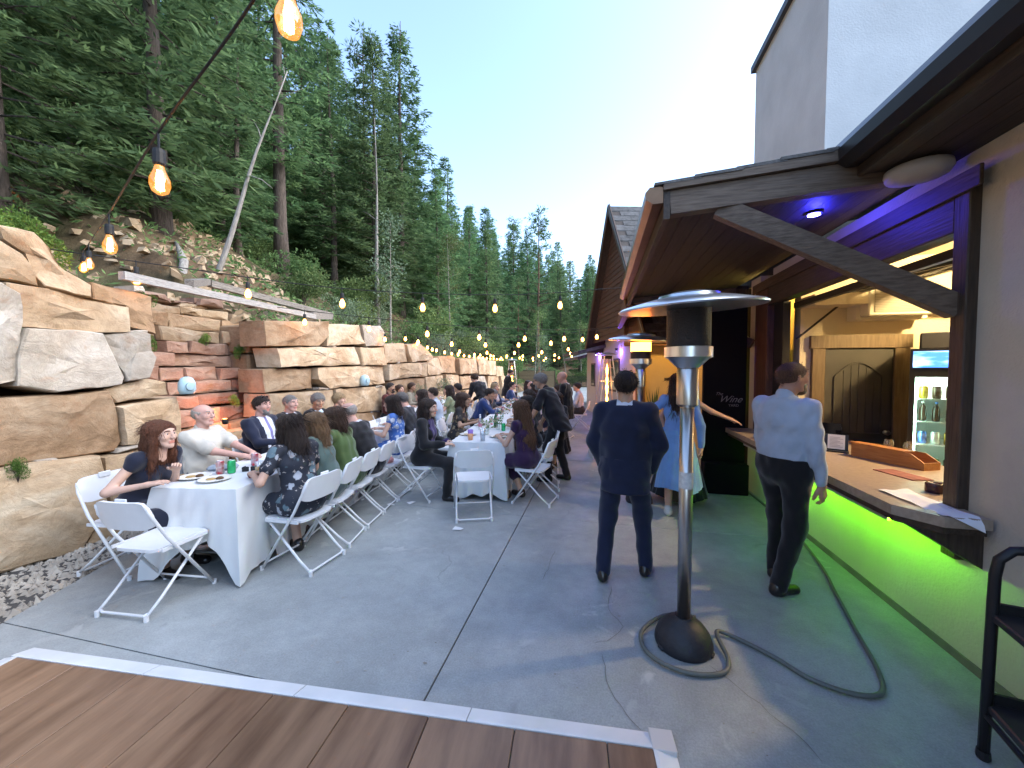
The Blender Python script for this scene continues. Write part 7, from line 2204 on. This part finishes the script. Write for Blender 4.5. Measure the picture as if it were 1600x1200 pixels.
def conifer(seed, H=12.0, R0=2.1, start=.12, dens=1.0, sparse=0.0, m=M_NEED, pw=.85, bark=M_BARK, r0=.17, droop=.25):
    rg = np.random.default_rng(seed); B, D, L, Wd = [], [], [], []
    limbs = []
    z = start * H
    while z < H * .985:
        t = (z - start * H) / (H * (1 - start))
        rad = R0 * ((1 - t) ** pw) * (.35 + .65 * min(1, t / .12)) * rg.uniform(.75, 1.15) + .10
        nb = rg.integers(4, 7)
        a0 = rg.uniform(0, 6.28)
        for b in range(nb):
            if rg.random() < sparse: continue
            a = a0 + b * 2 * math.pi / nb + rg.uniform(-.35, .35); r = rad * rg.uniform(.6, 1.15)
            up = .25 * t - droop * (1 - t) + rg.uniform(-.08, .08)
            dirh = np.array([math.cos(a), math.sin(a), 0]); lat = np.array([-math.sin(a), math.cos(a), 0])
            npts = max(4, int(r * 9 * dens))
            if t < .55 and b % 2 == 0: limbs.append(((0, 0, z), tuple(dirh * r * .75 + np.array([0, 0, z + up * r * .8])), .025 * r0 / .17))
            ts = rg.uniform(.12, 1.0, npts) ** .8
            for q in ts:
                p = dirh * r * q + np.array([0, 0, z + up * r * q + .10 * r * q * q])
                for k in range(7):
                    sd = rg.uniform(-1, 1)
                    d = dirh * rg.uniform(.35, 1.0) + lat * sd * 1.0 + np.array([0, 0, rg.uniform(-.45, .22)]); d /= np.linalg.norm(d)
                    B.append(p + lat * rg.normal(0, .09) + dirh * rg.normal(0, .07) + np.array([0, 0, rg.normal(0, .05)])); D.append(d); L.append(rg.uniform(.16, .36) * (.65 + .35 * (1 - t))); Wd.append(rg.uniform(.03, .075))
        z += rg.uniform(.26, .42) * H / 12 * (1 - .25 * t)
    V, Q = kites(np.array(B), np.array(D), np.array(L), np.array(Wd), rg)
    return trunk_mesh(H, r0, bark, seed, limbs=limbs), np_mesh("crown_src", V, Q, m)
def pine(seed, H=14.0, R0=2.0, bark=M_BARKR):
    """Open-crowned pine: clumps of needles on bare limbs, upper half only."""
    rg = np.random.default_rng(seed); B, D, L, Wd = [], [], [], []; limbs = []
    for i in range(46):
        t = rg.uniform(.42, 1.0); z = H * t; a = rg.uniform(0, 6.28); r = R0 * (1.08 - t) ** .6 * rg.uniform(.4, 1.1)
        c = np.array([math.cos(a) * r, math.sin(a) * r, z + .2 * r]); limbs.append(((0, 0, z - .15 * r), tuple(c * .98), .03))
        n = 60
        u = rg.normal(0, 1, (n, 3)); u /= np.linalg.norm(u, axis=1)[:, None]
        rr_ = rg.uniform(.15, .55)
        for d in u:
            B.append(c + d * rr_ * rg.uniform(.1, .8) * np.array([1.2, 1.2, .6])); D.append((d + np.array([0, 0, .3])) / np.linalg.norm(d + np.array([0, 0, .3]))); L.append(rg.uniform(.16, .34)); Wd.append(rg.uniform(.04, .09))
    V, Q = kites(np.array(B), np.array(D), np.array(L), np.array(Wd), rg)
    return trunk_mesh(H, .16, bark, seed, limbs=limbs), np_mesh("crown_src", V, Q, M_PINE)
def bush(seed, R_=1.0, Hh=1.2, n=2600, m=M_LEAF, leaf=.085, stems=7):
    rg = np.random.default_rng(seed)
    lumps = [(np.array([rg.uniform(-.6, .6) * R_, rg.uniform(-.6, .6) * R_, rg.uniform(.25, .85) * Hh]), rg.uniform(.25, .5) * R_) for _ in range(11)]
    B, D, L, Wd = [], [], [], []
    for i in range(n):
        c, r = lumps[rg.integers(len(lumps))]; u = rg.normal(0, 1, 3); u /= np.linalg.norm(u)
        p = c + u * r * rg.uniform(.55, 1.05) ** .5; 
        if p[2] < 0: p[2] *= -.3
        B.append(p); d = u + rg.normal(0, .6, 3) + np.array([0, 0, -.1]); D.append(d / np.linalg.norm(d)); L.append(leaf * rg.uniform(.6, 1.4)); Wd.append(leaf * rg.uniform(.35, .7))
    V, Q = kites(np.array(B), np.array(D), np.array(L), np.array(Wd), rg)
    mb = MB()
    for c, r in lumps[:stems]: mb.tube([(0, 0, -.1), tuple(c * np.array([.4, .4, .5])), tuple(c)], [.022, .016, .006], 5)
    o = mb.build("s", M_BARK); me = o.data; bpy.data.objects.remove(o)
    return me, np_mesh("crown_src", V, Q, m)
def aspen(seed, H=7.0, m=M_LEAF, R0=1.1):
    rg = np.random.default_rng(seed); B, D, L, Wd = [], [], [], []; limbs = []
    for i in range(34):
        t = rg.uniform(.38, 1.0); a = rg.uniform(0, 6.28); r = R0 * (1.12 - t) ** .5 * rg.uniform(.3, 1.0); c = np.array([math.cos(a) * r, math.sin(a) * r, H * t]); limbs.append(((0, 0, H * t - .4 * r), tuple(c), .014))
        for k in range(48):
            u = rg.normal(0, 1, 3); u /= np.linalg.norm(u); B.append(c + u * rg.uniform(.1, .45)); D.append(u); L.append(rg.uniform(.06, .12)); Wd.append(rg.uniform(.05, .09))
    V, Q = kites(np.array(B), np.array(D), np.array(L), np.array(Wd), rg)
    return trunk_mesh(H, .055, M_ASPEN, seed, .05, 7, limbs), np_mesh("crown_src", V, Q, m)

CONS = [conifer(1, R0=2.6, start=.05, dens=1.1), conifer(2, R0=2.3, start=.07, sparse=.03), conifer(3, R0=3.1, start=.05, pw=.78, dens=1.1), conifer(4, R0=2.4, start=.16, sparse=.05), conifer(5, R0=2.0, start=.06, dens=1.25)]
PINES = [pine(11), pine(12, H=12, R0=1.7)]
BUSHES = [bush(21), bush(22, Hh=.9, m=M_LEAFG, leaf=.07), bush(23, Hh=1.5, leaf=.10), bush(24, R_=.8, m=M_LEAFB, leaf=.07, n=3200)]
ASPENS = [aspen(31), aspen(32, 6.0, M_LEAFG, .9)]
def plant(kind, x, y, s, label, cat="tree", group=None, rz=None, tilt=(0, 0), name="conifer_tree", dz=0.0, sxy=1.0):
    tm, cm = kind
    o = empty(name, (x, y, terrain_z(x, y) - .05 + dz), rz if rz is not None else rng.uniform(0, 6.28))
    o.rotation_euler = (tilt[0], tilt[1], o.rotation_euler[2]); o.scale = (s * sxy, s * sxy, s)
    t = bpy.data.objects.new("trunk" if cat == "tree" else "stem", tm); COL.objects.link(t); t.parent = o
    if cm is not None:
        c = bpy.data.objects.new("crown" if cat == "tree" else "foliage", cm); COL.objects.link(c); c.parent = o
    tag(o, label, cat, group)
    return o
PLACED = []
def spaced(x, y, d):
    return all((x - a) ** 2 + (y - b) ** 2 > d * d for a, b in PLACED)
big = conifer(41, H=15.5, R0=2.7, start=.24, dens=1.1, r0=.22, sparse=.05)
plant(big, -10.3, 10.8, 1.0, "tall dark conifer with a thick bare lower trunk above the timber frame"); PLACED.append((-10.3, 10.8))
NAMED = [(CONS[0], -9.6, 15.2, 1.02, "tall full conifer standing highest against the sky past the bare trunk"),
         (CONS[3], -10.9, 14.2, .86, "conifer just behind the tall full one, slightly shorter"),
         (PINES[0], -6.3, 39.5, 1.28, "tall open-crowned pine above the far fence"),
         (CONS[2], -11.9, 41.0, 1.28, "broad conifer rising on the skyline beyond the string lights"),
         (PINES[1], 1.2, 46.0, 1.25, "pine crown showing above the gabled roof"),
         (CONS[4], -8.6, 19.5, .78, "slender conifer above the middle of the stone wall"),
         (CONS[1], -9.4, 22.5, .95, "loose conifer behind the middle string lights"),
         (CONS[0], -8.2, 27.5, .86, "dense conifer above the far end of the stone wall"),
         (CONS[4], -12.9, 8.0, 1.05, "slim conifer with reddish trunk above the broken stump"),
         (CONS[3], -12.6, 7.0, .95, "thin conifer with curved trunk beside the reddish one"),
         (CONS[2], -20.0, 9.5, 1.25, "large conifer with brown trunk high on the near slope"),
         (CONS[0], -16.0, 8.2, 1.15, "dense conifer behind the slim reddish one"),
         (CONS[2], -14.0, 12.2, 1.05, "broad conifer beside the thick bare trunk"),
         (CONS[1], -9.6, 8.6, .55, "young conifer with layered branches behind the dead leaning trunk")]
for k, x, y, s, lab in NAMED:
    plant(k, x, y, s, lab); PLACED.append((x, y))
def in_view(x, y, m=1.25):
    yw = R(12.95); d = -math.sin(yw) * x + math.cos(yw) * y; r_ = math.cos(yw) * x + math.sin(yw) * y
    return d > 2 and abs(r_ / d) < 1.333 * m
rt = random.Random(99); cnt = 0; tries = 0
while cnt < 290 and tries < 16000:
    tries += 1
    y = rt.uniform(3, 120) if rt.random() < .5 else rt.uniform(3, 40); x = wall_x(min(y, 30)) - 4.2 - rt.random() ** 1.8 * 60
    if y > 44 and rt.random() < .5: x = rt.uniform(-35, 14)
    if not in_view(x, y) : continue
    dist = math.hypot(x, y)
    if x > -9.2 and y < 26 and rt.random() < .7: continue
    if not spaced(x, y, 1.5 + dist * .022): continue
    PLACED.append((x, y)); cnt += 1
    k = rt.choice(CONS + CONS + CONS + PINES); s = rt.uniform(.72, 1.22) * (1.0 if dist < 55 else 1.35)
    near = dist < 32
    plant(k, x, y, s, "dark green conifer crowded among others on the near slope" if near else "small distant conifer in the wooded slope", group="conifers on the near slope" if near else "conifers on the far slope", sxy=rt.uniform(.85, 1.15))
# aspens with pale stems
for i, (x, y, s, lab) in enumerate([(-5.3, 31.0, .95, "pale slender aspen above the plank fence"), (-5.0, 32.5, .8, "second pale aspen beside the plank fence"), (-7.0, 17.2, .8, "thin aspen with a grey stem over the stone wall"), (-6.8, 11.6, .72, "leafy aspen sapling leaning over the wall"), (-1.9, 40.0, .95, "aspen beyond the black railing"), (-8.3, 29.0, 1.0, "aspen with a pale crooked stem near the far heater"), (-3.4, 41.0, .9, "young aspen behind the railing end")]):
    plant(ASPENS[i % 2], x, y, s, lab, name="aspen_tree", tilt=(rt.uniform(-.08, .08), rt.uniform(-.08, .08)))
# grey standing stem and the leaning dead trunk
gs = trunk_mesh(8.5, .10, M_DEAD, 61, .02, 9, [((0, 0, 4.5), (.7, .2, 5.0), .02), ((0, 0, 5.5), (-.6, .3, 5.9), .02)])
plant((gs, None), -7.9, 12.6, .9, "straight grey dead stem behind the stone wall", name="dead_tree")
dl = trunk_mesh(4.6, .062, M_DEAD, 62, .03, 9, [((0, 0, 2.2), (.55, .1, 2.05), .018), ((0, 0, 3.0), (-.5, .1, 3.5), .015), ((0, 0, 3.9), (.6, 0, 4.3), .014), ((0, 0, 4.6), (-.4, .2, 5.0), .012)])
plant((dl, None), -7.75, 6.45, 1.0, "leaning grey dead trunk with broken branches above the wall", name="dead_tree", tilt=(R(-10), R(13)), rz=0)
# bushes on the bank and along the wall top
BL = [(-6.2, 2.9, .55, 3, "bright green bush spilling over the top of the near stones"), (-5.75, 2.45, .45, 3, "bright green bush at the frame edge above the near stones"), (-7.0, 2.6, .6, 3, "bright bush uphill of the near stones"),
      (-7.6, 8.6, .75, 0, "leafy bush behind the rear timber"), (-8.4, 9.4, .8, 2, "taller bush below the thick bare trunk"), (-7.3, 10.0, .8, 1, "grey-green bush right of the rear timber end"), (-7.0, 13.6, .8, 0, "bush over the wall near the grey dead stem"),
      (-6.7, 15.0, .9, 1, "grey-green bush over the middle of the wall"), (-7.6, 16.5, 1.2, 2, "large leafy bush over the middle of the wall"), (-6.9, 19.0, 1.1, 0, "rounded bush near the far wall top"), (-7.6, 21.5, 1.3, 1, "pale rounded bush above the far wall"),
      (-7.0, 24.0, 1.2, 2, "bush at the far end of the wall"), (-6.5, 27.0, 1.3, 0, "bush beside the far flame heater"), (-8.6, 25.0, 1.5, 1, "pale broad bush up the slope from the far heater"), (-4.6, 38.5, 1.3, 2, "bush behind the plank fence"), (-6.9, 38.0, 1.4, 1, "pale bush behind the plank fence end"), (-2.4, 39.0, 1.3, 0, "bush behind the black railing"), (-.8, 40.0, 1.3, 2, "bush behind the railing near the building")]
for x, y, s, k, lab in BL:
    plant(BUSHES[k], x, y, s, lab, "bush", name="bush")
c2 = 0
while c2 < 85:
    y = rt.uniform(4, 34); x = wall_x(y) - rt.uniform(2.4, 13)
    if not in_view(x, y, 1.1) or (x > -8.5 and y < 6.8): continue
    c2 += 1
    plant(rt.choice(BUSHES[:3]), x, y, rt.uniform(.6, 1.3), "undergrowth bush scattered on the wooded slope", "bush", "undergrowth bushes on the slope", name="bush")
# small green tufts growing out of the waterfall stones
for i, (x, y, z, s, lab) in enumerate([(-5.10, 3.36, 2.42, .17, "green tuft hanging at the top corner of the waterfall"), (-5.08, 3.38, 2.02, .14, "green tuft low on the waterfall side"), (-5.80, 4.62, 2.14, .14, "green moss tuft on the middle of the waterfall"), (-5.62, 5.02, 1.98, .15, "hanging green tuft on the waterfall near the side stones"), (-5.30, 4.62, 1.26, .12, "green tuft at the foot of the waterfall"), (-4.80, 2.2, .88, .12, "green weed sprouting on the stone by the frame edge"), (-4.9, 9.8, .9, .35, "leafy plant growing at the wall foot behind the guests"), (-5.0, 11.8, 1.0, .38, "second leafy plant at the wall foot behind the guests")]):
    o = plant(BUSHES[3 if i < 6 else 1], x, y, s, lab, "plant", name="green_tuft"); o.location.z = z - .12; o.scale = (s * .8, s * .8, s * 1.3)
# undergrowth, one uncountable mass
rg = np.random.default_rng(5); B, D, L, Wd = [], [], [], []
n_u = 0
while n_u < 42000:
    y = rg.uniform(2.0, 38); x = wall_x(y) - .8 - rg.random() ** 1.5 * 26
    if not in_view(x, y, 1.1): continue
    bank = (x > -8.2 and y < 7.5)
    if mnoise.noise(Vector((x * .5, y * .5, 1.7))) < (.12 if bank else -.5): continue
    if bank and 3.2 < y < 5.4 and x > -6.8: continue
    z = terrain_z(x, y); hgt = rg.uniform(.02, .35)
    B.append((x, y, z + hgt * rg.random())); d = rg.normal(0, 1, 3); d[2] = abs(d[2]) * .7; D.append(d / np.linalg.norm(d)); L.append(rg.uniform(.06, .20)); Wd.append(rg.uniform(.02, .07)); n_u += 1
V, Q = kites(np.array(B), np.array(D), np.array(L), np.array(Wd), rg)
o = bpy.data.objects.new("undergrowth", np_mesh("undergrowth", V, Q, M_LEAF)); COL.objects.link(o)
tag(o, "low leafy undergrowth covering the slope behind the wall", "undergrowth", None, "stuff")
# rubble on the eroded bank
rv = MB(); rk = random.Random(8)
for _ in range(800):
    y = rk.uniform(2.4, 8.8); x = wall_x(y) - .7 - rk.random() ** 1.2 * 4.6
    if 3.3 < y < 5.2 and x > -6.7: continue
    s = rk.uniform(.02, .085) * (1 if rk.random() < .92 else 2.0)
    z = terrain_z(x, y) + s * .1
    fl_ = rk.uniform(.3, .9); tu, tv = rk.uniform(-.2, .7), rk.uniform(-.5, .5); a = rk.random() * 3.14; ca, sa = math.cos(a), math.sin(a)
    q = []
    for (u, v_, w_) in [(-1, -1, -1), (1, -1, -1), (1, 1, -1), (-1, 1, -1), (-.8, -.8, 1), (.8, -.7, 1), (.75, .8, 1), (-.8, .7, 1)]:
        u += rk.uniform(-.55, .55); v_ += rk.uniform(-.55, .55); w_ += rk.uniform(-.4, .4)
        u, v_, w_ = u * s * 1.3, v_ * s * .8, w_ * s * fl_
        q.append((x + u * ca - v_ * sa, y + u * sa + v_ * ca, z + w_ + tu * u + tv * v_))
    rv.add(q, [(0, 3, 2, 1), (4, 5, 6, 7), (0, 1, 5, 4), (1, 2, 6, 5), (2, 3, 7, 6), (3, 0, 4, 7)])
o = rv.build("rubble", ST_TAN); tag(o, "loose broken rock and rubble on the eroded bank above the wall", "rubble", None, "stuff")
# broken stump with orange heartwood
stp = empty("broken_stump", (-10.4, 5.0, terrain_z(-10.4, 5.0) + .05)); stp.scale = (.62, .62, .62); tag(stp, "dark broken tree stump with orange heartwood on the bank", "stump")
MB().tube([(.55, .05, -.75), (.28, 0, -.2), (.0, 0, .35), (-.22, .0, .85), (-.30, .05, 1.15)], [.10, .20, .26, .24, .12], 10).build("stump_wood", mat("dark_rotten_wood", (.035, .02, .014), .9, col2=(.09, .055, .038), scale=7, bump=.9, bscale=14), stp, smooth=True)
MB().tube([(.20, -.17, .18), (.08, -.22, .48), (-.05, -.20, .78)], [.06, .13, .05], 8).build("heartwood", mat("orange_heartwood", (.30, .11, .03), .8, col2=(.18, .06, .02), scale=9, bump=.5), stp, smooth=True)
for i in range(5):
    a = i * .9
    MB().tube([(.1, 0, -.1), (.5 * math.cos(a), .4 * math.sin(a) - .2, -.35), (.9 * math.cos(a + .2), .8 * math.sin(a) - .4, -.75)], [.05, .03, .008], 6).build("root", MATS["dark_rotten_wood"], stp, smooth=True)
o = MB().tube([(-6.9, 4.9, terrain_z(-6.9, 4.9) + .05), (-7.6, 5.7, terrain_z(-7.6, 5.7) + .12), (-8.6, 6.3, terrain_z(-8.6, 6.3) + .08)], [.08, .07, .03], 8).build("fallen_log", M_DEAD, smooth=True); tag(o, "grey fallen log lying on the bank behind the waterfall", "log")

# ================================================================ STRING LIGHTS
M_BULB = mat("bulb_filament", (1, .8, .5), .4, emit=(1.0, .50, .14), estr=26)
M_BULBG = glass_mat("bulb_amber_glass", (1.0, .82, .58), .10, .05)
_n, _l = M_BULBG.node_tree.nodes, M_BULBG.node_tree.links          # faint emission added to the glass, standing in for the bulb's halo
_o = next(q for q in _n if q.type == 'OUTPUT_MATERIAL'); _s = _o.inputs[0].links[0].from_socket
_e = _n.new("ShaderNodeEmission"); _e.inputs[0].default_value = (1.0, .40, .07, 1); _e.inputs[1].default_value = .11
_a = _n.new("ShaderNodeAddShader"); _l.new(_s, _a.inputs[0]); _l.new(_e.outputs[0], _a.inputs[1]); _l.new(_a.outputs[0], _o.inputs[0])
M_CABLE = mat("black_cable", (.012, .012, .012), .6)
def bulb_meshes():
    a = MB().lathe([(.017, 0), (.019, -.012), (.019, -.05), (.015, -.058)], n=12).build("s", M_CABLE); s = a.data; bpy.data.objects.remove(a)
    a = MB().lathe([(.013, -.058), (.018, -.075), (.030, -.105), (.031, -.125), (.024, -.148), (.010, -.158)], n=16, cap0=False).build("g", M_BULBG, smooth=True); g = a.data; bpy.data.objects.remove(a)
    mb = MB()
    for k in range(4):
        an = k * 1.571; x, y = .008 * math.cos(an), .008 * math.sin(an)
        mb.tube([(x * .6, y * .6, -.075), (x * 1.3, y * 1.3, -.14)], .0042, 6)
    a = mb.build("f", M_BULB); f = a.data; bpy.data.objects.remove(a)
    a = MB().lathe([(.010, -.07), (.022, -.095), (.026, -.12), (.016, -.142)], n=12).build("f2", mat("bulb_glow", (1, .8, .5), .4, emit=(1.0, .46, .10), estr=10), smooth=True); f2 = a.data; bpy.data.objects.remove(a)
    return s, g, f, f2
B_S, B_G, B_F, B_F2 = bulb_meshes()
def string_lights(pts, bulbs, label, near=False, drop=.06):
    """Cable through pts; bulbs at listed fractions of its length (or a spacing in metres)."""
    P = catmull(pts, 12); o = empty("light_string", pts[0]); tag(o, label, "string lights", "strings of warm bulbs over the patio")
    Lc = [0.0]
    for a, b in zip(P, P[1:]): Lc.append(Lc[-1] + (b - a).length)
    mb = MB().tube(P, 0.0055 if not near else .0042, 6); c = mb.build("cable", M_CABLE, o, smooth=True); c.matrix_parent_inverse = Matrix.Translation(-Vector(pts[0]))
    T = Lc[-1]
    pos = [b * T for b in bulbs] if isinstance(bulbs, (list, tuple)) else [bulbs * (i + .5) for i in range(int(T / bulbs))]
    for d in pos:
        i = max(1, next((k for k, v in enumerate(Lc) if v >= d), len(Lc) - 1)); t = (d - Lc[i - 1]) / max(1e-6, Lc[i] - Lc[i - 1]); p = P[i - 1].lerp(P[i], t)
        s = bpy.data.objects.new("bulb", B_G); COL.objects.link(s); s.parent = o; s.location = p - Vector(pts[0]) - Vector((0, 0, drop + .0)); s.scale = (1, 1, 1) if near else (1.25, 1.25, 1.25)
        for nm, me in (("socket", B_S), ("filament", B_F if near else B_F2)):
            q = bpy.data.objects.new(nm, me); COL.objects.link(q); q.parent = s
        w = MB().tube([p, p - Vector((0, 0, drop + .005))], .004, 5).build("drop_wire", M_CABLE, s); w.matrix_parent_inverse = Matrix.Translation(-p + Vector((0, 0, drop)))
string_lights([(.55, .30, 3.05), (-.76, .84, 2.75), (-1.53, 1.08, 2.55), (-2.62, 1.58, 2.55), (-4.4, 2.5, 2.80), (-5.9, 3.3, 3.05), (-6.6, 3.9, 3.25)], [.178, .282, .426, .67, .77, .82, .88], "nearest string of glowing bulbs sagging overhead towards the stump", True, .06)
string_lights([(-6.3, 2.6, 3.05), (-4.74, 3.26, 2.85), (-3.22, 4.43, 2.75), (-1.33, 5.48, 2.79), (.26, 6.40, 3.0), (.40, 6.7, 3.0)], 1.02, "string of warm bulbs from the near bank to the canopy corner")
string_lights([(-5.2, 5.2, 2.72), (-3.9, 6.0, 2.60), (-2.2, 7.2, 2.52), (-.6, 8.6, 2.58), (.55, 9.9, 2.78)], 1.0, "string of warm bulbs from the timber frame to the entrance bay")
string_lights([(-5.4, 8.2, 2.65), (-3.4, 8.6, 2.50), (-1.4, 9.3, 2.52), (.6, 10.0, 2.80)], .8, "string of warm bulbs over the middle of the tables")
string_lights([(-5.5, 11.0, 2.55), (-3.6, 11.4, 2.42), (-1.6, 11.9, 2.45), (.1, 12.6, 2.75)], .85, "string of warm bulbs crossing before the gabled building")
string_lights([(-5.6, 13.8, 2.55), (-3.8, 14.3, 2.42), (-1.8, 14.9, 2.45), (-.35, 15.3, 2.65)], .62, "string of warm bulbs crossing past the far tables")
string_lights([(-5.8, 17.2, 2.6), (-3.8, 17.8, 2.45), (-2.0, 18.2, 2.45), (-.9, 18.6, 2.6)], .62, "string of warm bulbs second from the far end")
string_lights([(-5.9, 21.5, 2.6), (-4.0, 22.0, 2.45), (-2.2, 22.5, 2.45), (-1.2, 23.0, 2.6)], .62, "string of warm bulbs farthest along the patio")
string_lights([(-5.05, 9.0, 2.75), (-5.2, 12.0, 2.5), (-5.45, 17.0, 2.45), (-5.7, 23.0, 2.5)], .75, "string of warm bulbs running along the top of the stone wall")
for i, (x, y, h) in enumerate([(-5.75, 8.2, 2.8), (-5.85, 11.0, 2.7), (-5.95, 13.8, 2.7), (-6.1, 17.2, 2.75), (-6.25, 21.5, 2.8)]):
    pass
# orange lamp low in the waterfall
wl_ = empty("waterfall_lamp", (wall_x(4.4) - .12, 4.30, .98)); tag(wl_, "small orange lamp on a ledge of the waterfall", "lamp")
MB().lathe([(.03, -.04), (.04, .0), (.034, .035)], n=12).build("housing", M_BLACK, wl_)
MB().lathe([(.028, .036), (.01, .04)], n=12).build("lens", mat("orange_lens", (1, .4, .1), .4, emit=(1, .28, .05), estr=5), wl_)
lo_ = lamp("lamp", (-.10, .05, .12), 2.2, (1.0, .24, .06), .04); lo_.parent = wl_
